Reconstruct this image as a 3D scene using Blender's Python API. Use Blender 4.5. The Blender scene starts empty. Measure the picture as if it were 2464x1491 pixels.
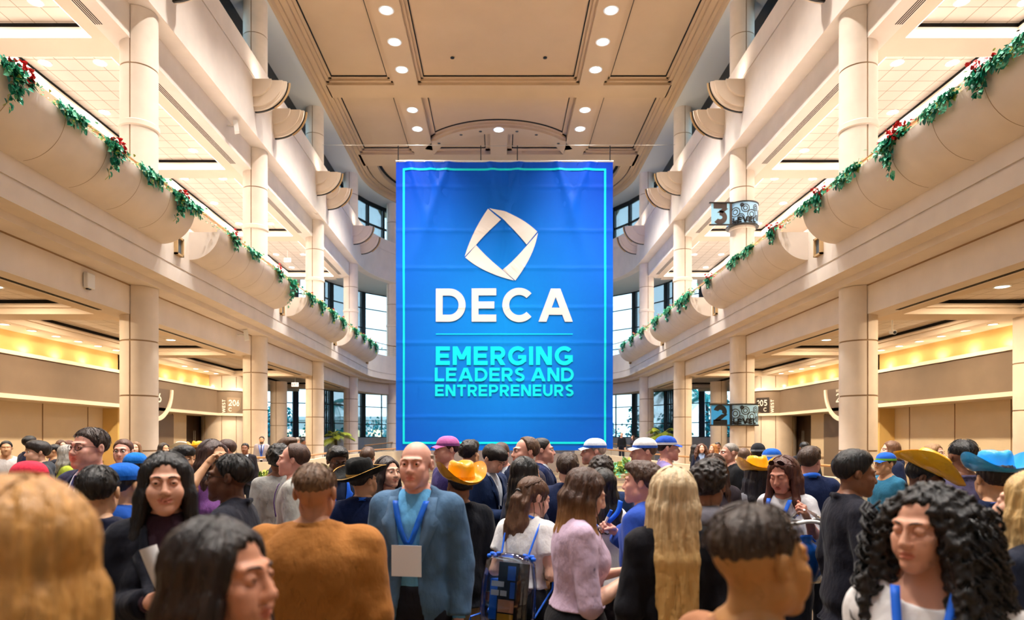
import bpy, bmesh, math, random
import numpy as np
from mathutils import Vector, Matrix

# ------------------------------------------------------------------ camera, world, exposure
F = 1600.0            # focal length in pixels of the 2464 px wide frame
EYE = 1.85            # camera height above the lobby floor
VX, VY = 1200.0, 1056.0
scene = bpy.context.scene
COL = scene.collection
cam = bpy.data.cameras.new('camera')
cam.sensor_width = 36.0
cam.lens = 36.0 * F / 2464.0
cam.shift_x = (1232.0 - VX) / 2464.0
cam.shift_y = (VY - 745.5) / 2464.0
cam.clip_start = 0.05
cam.clip_end = 400
cam.dof.use_dof = True
cam.dof.focus_distance = 7.0
cam.dof.aperture_fstop = 2.0
cam_o = bpy.data.objects.new('camera', cam)
cam_o.location = (0, 0, EYE)
cam_o.rotation_euler = (math.pi / 2, 0, 0)
COL.objects.link(cam_o)
scene.camera = cam_o
vs = scene.view_settings
vs.view_transform = 'Standard'
vs.look = 'None'
vs.exposure = 1.12
vs.gamma = 1.0
vs.use_curve_mapping = False
scene.cycles.use_denoising = True
scene.cycles.max_bounces = 6
scene.cycles.diffuse_bounces = 3
scene.cycles.glossy_bounces = 3
scene.cycles.transmission_bounces = 4
scene.cycles.transparent_max_bounces = 12
scene.cycles.caustics_reflective = False
scene.cycles.caustics_refractive = False
scene.cycles.sample_clamp_indirect = 6.0
scene.cycles.use_adaptive_sampling = True
scene.cycles.light_sampling_threshold = 0.03
scene.cycles.adaptive_threshold = 0.06
scene.cycles.adaptive_min_samples = 12
world = bpy.data.worlds.new('dusk_sky')
world.use_nodes = True
scene.world = world
wn = world.node_tree
wn.nodes.clear()
w_out = wn.nodes.new('ShaderNodeOutputWorld')
w_bg = wn.nodes.new('ShaderNodeBackground')
w_tc = wn.nodes.new('ShaderNodeTexCoord')
w_sep = wn.nodes.new('ShaderNodeSeparateXYZ')
w_ramp = wn.nodes.new('ShaderNodeValToRGB')
wn.links.new(w_tc.outputs['Generated'], w_sep.inputs[0])
wn.links.new(w_sep.outputs['Z'], w_ramp.inputs[0])
w_ramp.color_ramp.elements[0].position = 0.0
w_ramp.color_ramp.elements[0].color = (0.80, 0.91, 1.0, 1)
w_ramp.color_ramp.elements[1].position = 0.5
w_ramp.color_ramp.elements[1].color = (0.62, 0.82, 1.0, 1)
wn.links.new(w_ramp.outputs[0], w_bg.inputs[0])
w_bg.inputs[1].default_value = 1.35
wn.links.new(w_bg.outputs[0], w_out.inputs[0])

RND = random.Random(7)
PI = math.pi


def srgb(h):
    h = h.lstrip('#')
    c = [int(h[i:i + 2], 16) / 255.0 for i in (0, 2, 4)]
    return tuple((x / 12.92 if x <= 0.04045 else ((x + 0.055) / 1.055) ** 2.4) for x in c)


# ------------------------------------------------------------------ materials
MATS = {}


def mat(name, col, rough=0.6, metal=0.0, spec=0.35, bump=0.0, bscale=60.0, var=0.0, vscale=3.0, emit=0.0,
        sheen=0.0, stretch=None, coat=0.0, trans=0.0, bdist=0.01):
    if name in MATS:
        return MATS[name]
    if isinstance(col, str):
        col = srgb(col)
    m = bpy.data.materials.new(name)
    m.use_nodes = True
    nt = m.node_tree
    b = nt.nodes['Principled BSDF']
    b.inputs['Base Color'].default_value = (*col, 1)
    b.inputs['Roughness'].default_value = rough
    b.inputs['Metallic'].default_value = metal
    b.inputs['Specular IOR Level'].default_value = spec
    b.inputs['Sheen Weight'].default_value = sheen
    b.inputs['Coat Weight'].default_value = coat
    if emit:
        b.inputs['Emission Color'].default_value = (*col, 1)
        b.inputs['Emission Strength'].default_value = emit
    tc = None
    if bump or var:
        tc = nt.nodes.new('ShaderNodeTexCoord')
        mp = nt.nodes.new('ShaderNodeMapping')
        nt.links.new(tc.outputs['Object'], mp.inputs[0])
        if stretch:
            mp.inputs['Scale'].default_value = stretch
    if var:
        n = nt.nodes.new('ShaderNodeTexNoise')
        n.inputs['Scale'].default_value = vscale
        n.inputs['Detail'].default_value = 6
        nt.links.new(mp.outputs[0], n.inputs['Vector'])
        r = nt.nodes.new('ShaderNodeValToRGB')
        r.color_ramp.elements[0].position = 0.3
        r.color_ramp.elements[0].color = (*[max(0, c * (1 - var)) for c in col], 1)
        r.color_ramp.elements[1].position = 0.7
        r.color_ramp.elements[1].color = (*[min(1, c * (1 + var)) for c in col], 1)
        nt.links.new(n.outputs['Fac'], r.inputs[0])
        nt.links.new(r.outputs[0], b.inputs['Base Color'])
    if bump:
        n2 = nt.nodes.new('ShaderNodeTexNoise')
        n2.inputs['Scale'].default_value = bscale
        n2.inputs['Detail'].default_value = 4
        nt.links.new(mp.outputs[0], n2.inputs['Vector'])
        bp = nt.nodes.new('ShaderNodeBump')
        bp.inputs['Strength'].default_value = bump
        bp.inputs['Distance'].default_value = bdist
        nt.links.new(n2.outputs['Fac'], bp.inputs['Height'])
        nt.links.new(bp.outputs[0], b.inputs['Normal'])
    if trans:
        out = nt.nodes['Material Output']
        t = nt.nodes.new('ShaderNodeBsdfTransparent')
        t.inputs[0].default_value = (0.96, 0.98, 1, 1)
        mx = nt.nodes.new('ShaderNodeMixShader')
        mx.inputs[0].default_value = 1 - trans
        nt.links.new(t.outputs[0], mx.inputs[1])
        nt.links.new(b.outputs[0], mx.inputs[2])
        nt.links.new(mx.outputs[0], out.inputs[0])
    MATS[name] = m
    return m


M_CREAM = mat('cream_concrete', '#f0e3d8', 0.75, bump=0.12, bscale=120, var=0.05, vscale=1.2)
M_COLM = mat('column_precast', '#efe0d0', 0.75, bump=0.15, bscale=150, var=0.05, vscale=2)
M_JOINT = mat('joint_sealant', '#a98b6c', 0.8)
M_SOFF = mat('painted_soffit', '#ead8c4', 0.8, var=0.03, vscale=0.8)
M_CEIL = mat('tan_plaster_ceiling', '#cbab87', 0.8, bump=0.1, bscale=200, var=0.03, vscale=0.7)
M_WHITE = mat('white_painted_soffit', '#d8d6d2', 0.8)
M_GAP = mat('shadow_gap_black', '#14110e', 0.9)
M_TRIML = mat('tan_trim', '#c8a679', 0.8)
M_YELL = mat('yellow_wall_paint', '#e6c37c', 0.8, var=0.03, vscale=2)
M_WALL = mat('wall_vinyl', '#e6d2b2', 0.75, bump=0.1, bscale=150, var=0.03, vscale=1.5)
M_BAND = mat('taupe_sign_band', '#7a6858', 0.7, var=0.06, vscale=1.2)
M_LEDGE = mat('pale_ledge', '#eadbc8', 0.65)
M_FRAME = mat('dark_window_frame', '#0a0f16', 0.4, spec=0.5)
M_DARK = mat('dark_metal', '#1c1a19', 0.45, spec=0.5)
M_CHROME = mat('brushed_steel', '#b9b7b2', 0.3, metal=0.9)
M_WPLAST = mat('white_plastic', '#efeeec', 0.4)
M_WOOD = mat('handrail_wood', '#b8844e', 0.4, var=0.2, vscale=8, stretch=(1, 1, 8))
M_DOOR = mat('bronze_door', '#4a3a2d', 0.35, metal=0.3, var=0.1, vscale=2)
M_LAMP = mat('lamp_lens', (1.0, 0.95, 0.88), emit=12.0)
M_LAMP2 = mat('lobby_lamp_lens', (1.0, 0.88, 0.68), emit=5.0)
M_COVE = mat('cove_light_lens', (1.0, 0.90, 0.78), emit=2.2)


def tile_mat():
    m = bpy.data.materials.new('acoustic_ceiling_tile')
    m.use_nodes = True
    nt = m.node_tree
    b = nt.nodes['Principled BSDF']
    b.inputs['Roughness'].default_value = 0.85
    tc = nt.nodes.new('ShaderNodeTexCoord')
    br = nt.nodes.new('ShaderNodeTexBrick')
    br.offset = 0.0
    br.inputs['Scale'].default_value = 1.0
    br.inputs['Brick Width'].default_value = 0.61
    br.inputs['Row Height'].default_value = 0.61
    br.inputs['Mortar Size'].default_value = 0.012
    br.inputs['Color1'].default_value = (*srgb('#eaded2'), 1)
    br.inputs['Color2'].default_value = (*srgb('#e4d7ca'), 1)
    br.inputs['Mortar'].default_value = (*srgb('#a8937c'), 1)
    nt.links.new(tc.outputs['Object'], br.inputs['Vector'])
    nt.links.new(br.outputs['Color'], b.inputs['Base Color'])
    return m


M_TILE = tile_mat()


def glass_mat(name, tint, refl=0.08):
    m = bpy.data.materials.new(name)
    m.use_nodes = True
    nt = m.node_tree
    nt.nodes.clear()
    out = nt.nodes.new('ShaderNodeOutputMaterial')
    t = nt.nodes.new('ShaderNodeBsdfTransparent')
    t.inputs[0].default_value = (*tint, 1)
    g = nt.nodes.new('ShaderNodeBsdfGlossy')
    g.inputs['Roughness'].default_value = 0.02
    fr = nt.nodes.new('ShaderNodeFresnel')
    fr.inputs[0].default_value = 1.45
    mul = nt.nodes.new('ShaderNodeMath')
    mul.operation = 'MULTIPLY_ADD'
    mul.inputs[1].default_value = 0.8
    mul.inputs[2].default_value = refl * 0.3
    nt.links.new(fr.outputs[0], mul.inputs[0])
    mx = nt.nodes.new('ShaderNodeMixShader')
    nt.links.new(mul.outputs[0], mx.inputs[0])
    nt.links.new(t.outputs[0], mx.inputs[1])
    nt.links.new(g.outputs[0], mx.inputs[2])
    nt.links.new(mx.outputs[0], out.inputs[0])
    return m


M_GLASS = glass_mat('window_glass', (0.80, 0.93, 0.98))
M_CLEAR = glass_mat('clear_vinyl', (0.93, 0.95, 0.97), 0.25)


# ------------------------------------------------------------------ mesh helpers
class MB:
    def __init__(s):
        s.v, s.f, s.m = [], [], []

    def add(s, vs_, fs, mi=0):
        o = len(s.v)
        s.v.extend([tuple(p) for p in vs_])
        for f in fs:
            s.f.append(tuple(i + o for i in f))
            s.m.append(mi)

    def box(s, x0, x1, y0, y1, z0, z1, mi=0):
        v = [(x, y, z) for x in (x0, x1) for y in (y0, y1) for z in (z0, z1)]
        s.add(v, [(0, 1, 3, 2), (4, 6, 7, 5), (0, 4, 5, 1), (2, 3, 7, 6), (0, 2, 6, 4), (1, 5, 7, 3)], mi)

    def grid(s, rows, mi=0, closed=False):
        n, k = len(rows), len(rows[0])
        v = [p for r in rows for p in r]
        fs = []
        for i in range(n - 1):
            for j in range(k if closed else k - 1):
                j2 = (j + 1) % k
                fs.append((i * k + j, i * k + j2, (i + 1) * k + j2, (i + 1) * k + j))
        s.add(v, fs, mi)

    def poly(s, pts, thick, mi=0):
        """convex/concave outline given as 3D points, extruded by vector thick"""
        n = len(pts)
        t = Vector(thick)
        v = [Vector(p) for p in pts] + [Vector(p) + t for p in pts]
        s.add(v, [tuple(range(n)), tuple(range(2 * n - 1, n - 1, -1))] +
              [(i, (i + 1) % n, n + (i + 1) % n, n + i) for i in range(n)], mi)

    def tube(s, pts, r, seg=8, mi=0, caps=True):
        pts = [Vector(p) for p in pts]
        rr = r if isinstance(r, (list, tuple)) else [r] * len(pts)
        rows = []
        up = Vector((0, 0, 1))
        for i, p in enumerate(pts):
            d = (pts[min(i + 1, len(pts) - 1)] - pts[max(i - 1, 0)])
            if d.length < 1e-9:
                d = Vector((0, 0, 1))
            d.normalize()
            a = d.cross(up)
            if a.length < 0.05:
                a = d.cross(Vector((1, 0, 0)))
            a.normalize()
            b = d.cross(a)
            rows.append([p + (a * math.cos(2 * PI * k / seg) + b * math.sin(2 * PI * k / seg)) * rr[i] for k in range(seg)])
        o = len(s.v)
        s.grid(rows, mi, True)
        if caps:
            s.f.append(tuple(o + k for k in range(seg)))
            s.m.append(mi)
            e = o + (len(pts) - 1) * seg
            s.f.append(tuple(e + k for k in range(seg - 1, -1, -1)))
            s.m.append(mi)

    def disc(s, c, r, z0, z1, seg=24, mi=0):
        s.poly([(c[0] + r * math.cos(2 * PI * k / seg), c[1] + r * math.sin(2 * PI * k / seg), z0) for k in range(seg)], (0, 0, z1 - z0), mi)

    def lathe(s, prof, c=(0, 0, 0), seg=32, mi=0, a0=0, a1=2 * PI):
        full = abs(a1 - a0 - 2 * PI) < 1e-6
        n = seg if full else seg + 1
        rows = []
        for (r, z) in prof:
            rows.append([(c[0] + r * math.cos(a0 + (a1 - a0) * k / seg), c[1] + r * math.sin(a0 + (a1 - a0) * k / seg), c[2] + z) for k in range(n)])
        s.grid(rows, mi, full)

    def mesh(s, name, mats, smooth=None, recalc=True):
        me = bpy.data.meshes.new(name)
        me.from_pydata([tuple(p) for p in s.v], [], s.f)
        for m in (mats if isinstance(mats, (list, tuple)) else [mats]):
            me.materials.append(m)
        me.polygons.foreach_set('material_index', s.m)
        if recalc:
            bm = bmesh.new()
            bm.from_mesh(me)
            bmesh.ops.recalc_face_normals(bm, faces=bm.faces)
            bm.to_mesh(me)
            bm.free()
        if smooth is not None:
            me.polygons.foreach_set('use_smooth', [True] * len(me.polygons))
            me.set_sharp_from_angle(angle=math.radians(smooth))
        me.update()
        return me

    def build(s, name, mats, parent=None, smooth=None, recalc=True, loc=None):
        o = bpy.data.objects.new(name, s.mesh(name, mats, smooth, recalc))
        COL.objects.link(o)
        if parent:
            o.parent = parent
        if loc:
            o.location = loc
        return o


def tag(o, label, cat, group=None):
    o['label'] = label
    o['category'] = cat
    if group:
        o['group'] = group
    return o


def struct(o):
    o['kind'] = 'structure'
    return o


def empty(name, loc, label, cat, group=None, rz=0.0):
    o = bpy.data.objects.new(name, None)
    o.location = loc
    o.rotation_euler = (0, 0, rz)
    o.empty_display_size = 0.2
    COL.objects.link(o)
    return tag(o, label, cat, group)


def copy_tree(o, loc=None, rz=None, label=None, group=None, parent=None):
    c = o.copy()
    COL.objects.link(c)
    if parent:
        c.parent = parent
    if loc is not None:
        c.location = loc
    if rz is not None:
        c.rotation_euler = (0, 0, rz)
    if label:
        c['label'] = label
    if group:
        c['group'] = group
    for ch in o.children:
        copy_tree(ch, parent=c)
    return c


ZC = 45.87            # where the straight hall ends and the round end begins
Z0 = 6.0


def stations(n=40, z0=Z0, t0=PI, t1=0.0, straight=True):
    st = [('L', z0)] if straight else []
    st += [('A', t0 + (t1 - t0) * i / n) for i in range(n + 1)]
    if straight:
        st.append(('R', z0))
    return st


def spt(st, X, h):
    if st[0] == 'L':
        return (-X, st[1], h + EYE)
    if st[0] == 'R':
        return (X, st[1], h + EYE)
    return (X * math.cos(st[1]), ZC + X * math.sin(st[1]), h + EYE)


def sweep(mb, prof, sts, mi=0, closed=True):
    rows = [[spt(st, X, h) for (X, h) in prof] for st in sts]
    o = len(mb.v)
    mb.grid(rows, mi, closed)
    if closed:
        k = len(prof)
        mb.f.append(tuple(o + i for i in range(k)))
        mb.m.append(mi)
        e = o + (len(rows) - 1) * k
        mb.f.append(tuple(e + i for i in range(k - 1, -1, -1)))
        mb.m.append(mi)


def H(h):
    return h + EYE


SIDES = ((-1, 'left'), (1, 'right'))
ORD = ['first', 'second', 'third', 'fourth', 'fifth', 'sixth', 'seventh', 'eighth', 'ninth', 'tenth', 'eleventh', 'twelfth']


def light(kind, name, loc, power, col=(1, 0.85, 0.65), size=0.3, rot=(0, 0, 0), spot=None, blend=0.5):
    d = bpy.data.lights.new(name, kind)
    d.energy = power
    d.color = col
    if kind == 'AREA':
        d.shape = 'DISK'
        d.size = size
    elif kind in ('POINT', 'SPOT'):
        d.shadow_soft_size = size
    if spot:
        d.spot_size = spot
        d.spot_blend = blend
    o = bpy.data.objects.new(name, d)
    o.location = loc
    o.rotation_euler = rot
    COL.objects.link(o)
    return o


# ------------------------------------------------------------------ large lights of the hall (its ceiling lamps and the wall bracket uplights)
WARM = (1.0, 0.86, 0.70)
P_HALL, P_UP, P_L3, P_L2 = 2500.0, 10.0, 17.0, 115.0
HALL_ROWS = [2.0, 6.5, 11.0, 15.5, 20.0, 24.4, 28.86, 31.16, 33.5, 37.6, 39.9]
for s_, _n in SIDES:
    for z_ in HALL_ROWS:
        light('SPOT', 'ceiling_lamp_beam', (s_ * 4.88, z_, H(18.50)), P_HALL * (.45 if z_ == 33.5 else 1), (1, 0.95, 0.88), 0.22, spot=math.radians(96), blend=.7)
light('SPOT', 'ceiling_lamp_beam', (0, 40.0, H(18.50)), P_HALL, (1, 0.95, 0.88), 0.22, spot=math.radians(96), blend=.7)

# ------------------------------------------------------------------ floor and shell
def carpet():
    m = bpy.data.materials.new('patterned_carpet')
    m.use_nodes = True
    nt = m.node_tree
    b = nt.nodes['Principled BSDF']
    b.inputs['Roughness'].default_value = 0.95
    tc = nt.nodes.new('ShaderNodeTexCoord')
    v = nt.nodes.new('ShaderNodeTexVoronoi')
    v.inputs['Scale'].default_value = 0.9
    n = nt.nodes.new('ShaderNodeTexNoise')
    n.inputs['Scale'].default_value = 40
    r = nt.nodes.new('ShaderNodeValToRGB')
    r.color_ramp.elements[0].color = (*srgb('#4a3c30'), 1)
    r.color_ramp.elements[1].color = (*srgb('#8a7450'), 1)
    e = r.color_ramp.elements.new(0.45)
    e.color = (*srgb('#5f4c3a'), 1)
    nt.links.new(tc.outputs['Object'], v.inputs['Vector'])
    nt.links.new(tc.outputs['Object'], n.inputs['Vector'])
    mx = nt.nodes.new('ShaderNodeMath')
    mx.operation = 'MULTIPLY_ADD'
    mx.inputs[1].default_value = 0.25
    nt.links.new(n.outputs['Fac'], mx.inputs[0])
    nt.links.new(v.outputs['Distance'], mx.inputs[2])
    nt.links.new(mx.outputs[0], r.inputs[0])
    nt.links.new(r.outputs[0], b.inputs['Base Color'])
    return m


mb = MB()
mb.box(-17.6, 17.6, -9, 64, -0.3, 0.0)
struct(mb.build('floor', carpet()))
mb = MB()
mb.box(-17.6, 17.6, -9.3, -9, -0.3, H(19.5))
struct(mb.build('wall_back', M_CREAM))
for s, sn in SIDES:
    mb = MB()
    mb.box(s * 17.5, s * 17.9, -9.3, 48.0, 0, H(15.1))
    struct(mb.build('wall_' + sn, M_CREAM))

# slab edge, parapet and floor of the upper gallery, swept round the whole hall
ST = stations()
mb = MB()
sweep(mb, [(10.2, 4.27), (9.6, 4.27), (9.6, 4.44), (9.12, 4.44), (9.12, 4.84), (9.16, 4.84), (9.16, 4.9), (9.12, 4.9), (9.12, 6.2),
           (9.36, 6.2), (9.36, 6.0), (14.2, 6.0), (14.2, 5.2), (10.2, 5.2)], ST)
struct(mb.build('gallery_slab', M_CREAM, smooth=30))
mb = MB()
sweep(mb, [(10.2, 3.46), (10.2, 4.24), (10.85, 4.24), (10.85, 3.46)], ST)
struct(mb.build('lower_beam', M_CREAM, smooth=30))
mb = MB()
sweep(mb, [(10.185, 4.235), (10.185, 4.275), (10.6, 4.275), (10.6, 4.235)], ST)
struct(mb.build('trim_lower_beam', M_JOINT, smooth=30))
# upper beam, fascia, clerestory sill
mb = MB()
sweep(mb, [(10.2, 12.03), (9.61, 12.03), (9.61, 14.18), (9.65, 14.18), (9.65, 14.25), (9.61, 14.25), (9.61, 15.08), (11.25, 15.08),
           (11.25, 14.7), (10.2, 14.7)], ST)
struct(mb.build('upper_fascia', M_CREAM, smooth=30))
for s, sn in SIDES:
    mb = MB()
    a, b = sorted((s * 10.2, s * 10.85))
    mb.box(a, b, Z0, ZC, H(11.1), H(12.1))
    struct(mb.build('upper_beam_' + sn, M_CREAM))
    mb = MB()
    a, b = sorted((s * 14.2, s * 17.5))
    mb.box(a, b, -9, 48.3, H(5.2), H(6.0))
    struct(mb.build('gallery_floor_' + sn, M_CREAM))
    mb = MB()
    a, b = sorted((s * 11.25, s * 11.45))
    mb.box(a, b, -9, 16, H(15.0), H(18.5))
    struct(mb.build('wall_clerestory_' + sn, M_CREAM))
# white clerestory soffit and the ceiling's outer edge
mb = MB()
sweep(mb, [(9.61, 18.25), (11.6, 18.25), (11.6, 18.5), (9.61, 18.5)], ST)
struct(mb.build('clerestory_soffit', M_WHITE, smooth=30))
mb = MB()
sweep(mb, [(9.62, 18.22), (9.62, 19.1), (8.95, 19.1), (8.95, 18.86), (9.04, 18.86), (9.04, 18.6), (9.3, 18.6), (9.3, 18.47), (9.46, 18.47),
           (9.46, 18.36), (9.52, 18.22)], ST)
struct(mb.build('trim_ceiling_edge', M_CEIL, smooth=30))

# main ceiling: recessed panels between bands
CB = MB()


def cband(x0, x1, z0, z1):
    CB.box(x0, x1, z0, z1, H(18.6), H(19.05))


def clip_rect_mould(x0, x1, z0, z1):
    """stepped moulding and dark shadow line round a recessed panel"""
    for (w, a, b, mi) in ((0.16, 18.74, 18.9, 0), (0.30, 18.86, 18.9, 0)):
        CB.box(x0, x0 + w, z0, z1, H(a), H(b), mi)
        CB.box(x1 - w, x1, z0, z1, H(a), H(b), mi)
        CB.box(x0, x1, z0, z0 + w, H(a), H(b), mi)
        CB.box(x0, x1, z1 - w, z1, H(a), H(b), mi)
    w, a, b = 0.345, 18.89, 18.938
    CB.box(x0, x0 + w, z0, z1, H(a), H(b), 1)
    CB.box(x1 - w, x1, z0, z1, H(a), H(b), 1)
    CB.box(x0, x1, z0, z0 + w, H(a), H(b), 1)
    CB.box(x0, x1, z1 - w, z1, H(a), H(b), 1)


for s in (-1, 1):
    a, b = sorted((s * 4.24, s * 5.5))
    cband(a, b, -9, 43.5)
for z0, z1 in ((25.6, 26.9), (34.97, 36.25)):
    cband(-4.24, 4.24, z0, z1)
for s in (-1, 1):
    for z0, z1 in ((25.6, 26.9), (34.97, 36.25)):
        a, b = sorted((s * 5.5, s * 9.1))
        cband(a, b, z0, z1)
cband(-9.2, 9.2, 43.5, 45.3)
for z0, z1 in ((-9, 25.6), (26.9, 34.97), (36.25, 43.5)):
    for s in (-1, 1):
        a, b = sorted((s * 5.5, s * 9.04))
        clip_rect_mould(a, b, z0, z1)
    if z1 < 40:
        clip_rect_mould(-4.24, 4.24, z0, z1)
# arch in the last central panel: ring of radius 4.5-5.3 and a short central spoke
ZA, RI, RO = 45.0, 4.5, 5.3


def arc_solid(r0, r1, t0, t1, a, b, mi=0, n=28, cz=ZA):
    rows = []
    for i in range(n + 1):
        t = t0 + (t1 - t0) * i / n
        c, s_ = math.cos(t), math.sin(t)
        rows.append([(r0 * c, cz - r0 * s_, H(a)), (r1 * c, cz - r1 * s_, H(a)), (r1 * c, cz - r1 * s_, H(b)), (r0 * c, cz - r0 * s_, H(b))])
    CB.grid(rows, mi, True)


tI, tO = math.acos(4.24 / RI), math.acos(4.24 / RO)
arc_solid(RI, RO, tI * 0.6 + tO * 0.4, PI - tI * 0.6 - tO * 0.4, 18.6, 19.05)
arc_solid(RO - .01, RO + .16, tO, PI - tO, 18.74, 18.9)
arc_solid(RO - .01, RO + .30, tO, PI - tO, 18.86, 18.9)
arc_solid(RO - .01, RO + .345, tO, PI - tO, 18.89, 18.938, 1)
for s in (-1, 1):     # corner webs between arch and bands
    CB.poly([(s * 4.235, 43.49, H(18.604)), (s * 4.235, 41.6, H(18.604)), (s * 3.55, 41.25, H(18.604)), (s * 3.75, 42.55, H(18.604))], (0, 0, 0.25))
    a, b = sorted((s * 4.24, s * 3.93))
    CB.box(a, b, 36.25, 41.6, H(18.86), H(18.9))
    a, b = sorted((s * 4.24, s * 3.9))
    CB.box(a, b, 36.25, 41.7, H(18.89), H(18.938), 1)
    a, b = sorted((s * 0.53, s * 0.85))
    CB.box(a, b, 40.45, 43.5, H(18.86), H(18.9))
    a, b = sorted((s * 0.53, s * 0.9))
    CB.box(a, b, 40.45, 43.5, H(18.89), H(18.938), 1)
    a, b = sorted((s * 0.53, s * 4.2))
    CB.box(a, b, 43.2, 43.5, H(18.86), H(18.9))
    CB.box(a, b, 43.15, 43.5, H(18.89), H(18.938), 1)
CB.box(-4.24, 4.24, 36.25, 36.55, H(18.86), H(18.9))
cband(-0.53, 0.53, 40.52, 43.49)
# top skin
CB.box(-10, 10, -9, 57, H(18.94), H(19.3), 0)
# apse band ring
for s in (-1, 1):
    a, b = sorted((s * 8.3, s * 8.95))
    CB.box(a, b, 45.31, ZC + .02, H(18.6), H(18.95))
    a, b = sorted((s * 8.12, s * 8.3))
    CB.box(a, b, 45.6, ZC + .02, H(18.9), H(18.938), 1)
CB.box(-8.3, 8.3, 45.31, 45.62, H(18.89), H(18.938), 1)
rows = []
for i in range(41):
    t = PI * i / 40
    c, s_ = math.cos(t), math.sin(t)
    rows.append([(8.95 * c, ZC + 8.95 * s_, H(18.6)), (8.3 * c, ZC + 8.3 * s_, H(18.6)), (8.3 * c, ZC + 8.3 * s_, H(18.935)), (8.95 * c, ZC + 8.95 * s_, H(18.95))])
CB.grid(rows, 0, True)
rows = [[(r * math.cos(PI * i / 40), ZC + r * math.sin(PI * i / 40), H(h)) for (r, h) in ((8.3, 18.9), (8.12, 18.9), (8.12, 18.938), (8.3, 18.938))] for i in range(41)]
CB.grid(rows, 1, True)
struct(CB.build('ceiling', [M_CEIL, M_GAP]))

# ------------------------------------------------------------------ columns
COLZ = [18.87, 27.87, 36.87, 45.87]
CT = 36 * PI / 180


def column_mesh(r, h0, h1, rings, collar=None, name='shaft'):
    """precast column with ring joints and two vertical joints; local z from h0 to h1"""
    mb = MB()
    seg = 40
    ang = []
    for k in range(seg):
        ang.append(2 * PI * k / seg)
    dj = 0.02 / r
    for a in (PI / 2, 3 * PI / 2):
        ang = [x for x in ang if abs(x - a) > 2.2 * dj] + [a - dj * 1.01, a - dj, a + dj, a + dj * 1.01]
    ang.sort()
    prof = [(r, h0)]
    for z in sorted(rings):
        prof += [(r, z - 0.022), (r - 0.022, z - 0.02), (r - 0.022, z + 0.02), (r, z + 0.022)]
    prof.append((r, h1))
    rows = []
    for (rr, z) in prof:
        row = []
        for a in ang:
            inj = min(abs(a - PI / 2), abs(a - 3 * PI / 2)) < dj * 1.005
            q = min(rr, r - 0.022) if inj else rr
            row.append((q * math.cos(a), q * math.sin(a), z))
        rows.append(row)
    mb.grid(rows, 0, True)
    n = len(ang)
    mb.f.append(tuple(range(n)))
    mb.m.append(0)
    e = (len(rows) - 1) * n
    mb.f.append(tuple(e + k for k in range(n - 1, -1, -1)))
    mb.m.append(0)
    # sealant material in the joints
    k = len(ang)
    fi = 0
    for i in range(len(prof) - 1):
        for j in range(k):
            p, q = prof[i][0], prof[i + 1][0]
            a1, a2 = ang[j], ang[(j + 1) % k]
            inj = (abs((a1 + a2) / 2 - PI / 2) < dj) or (abs((a1 + a2) / 2 - 3 * PI / 2) < dj)
            if (p < r - .01 and q < r - .01) or inj:
                mb.m[fi] = 1
            fi += 1
    me = mb.mesh(name, [M_COLM, M_JOINT], smooth=40)
    return me


def col_spot(i, s):
    if i < 4:
        return (s * 10.2, COLZ[i], 0.0)
    return (s * 10.2 * math.cos(CT), ZC + 10.2 * math.sin(CT), s * CT)


me_low = column_mesh(0.49, 0, H(4.26), [0.0 + H(-0.33), H(1.21), H(2.745)])
me_mid = column_mesh(0.49, H(6.0), H(12.02), [H(7.2), H(8.72), H(10.42)])
me_top = column_mesh(0.49, H(15.08), H(18.25), [H(16.78)])
mbc = MB()
mbc.lathe([(0.49, 8.70), (0.53, 8.73), (0.53, 8.86), (0.49, 8.89)], seg=40)
me_collar = mbc.mesh('collar', M_COLM, smooth=40)
for s, sn in SIDES:
    for i in range(5):
        x, y, rz = col_spot(i, s)
        wh = ('%s cream round column from the camera on the %s side' % (ORD[i], sn)) if i < 4 else 'cream round column nearest the banner on the %s side' % sn
        for tier, me, tl in (('lobby', me_low, 'rising from the lobby floor'), ('gallery', me_mid, 'standing on the flower gallery'), ('clerestory', me_top, 'short piece under the ceiling by the high windows')):
            o = bpy.data.objects.new('column', me)
            o.location = (x, y, 0)
            o.rotation_euler = (0, 0, rz)
            COL.objects.link(o)
            tag(o, '%s, %s' % (wh, tl), 'column', tier + ' columns')
            if tier == 'gallery':
                c = bpy.data.objects.new('collar', me_collar)
                c.location = (0, 0, EYE)
                COL.objects.link(c)
                c.parent = o

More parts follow.
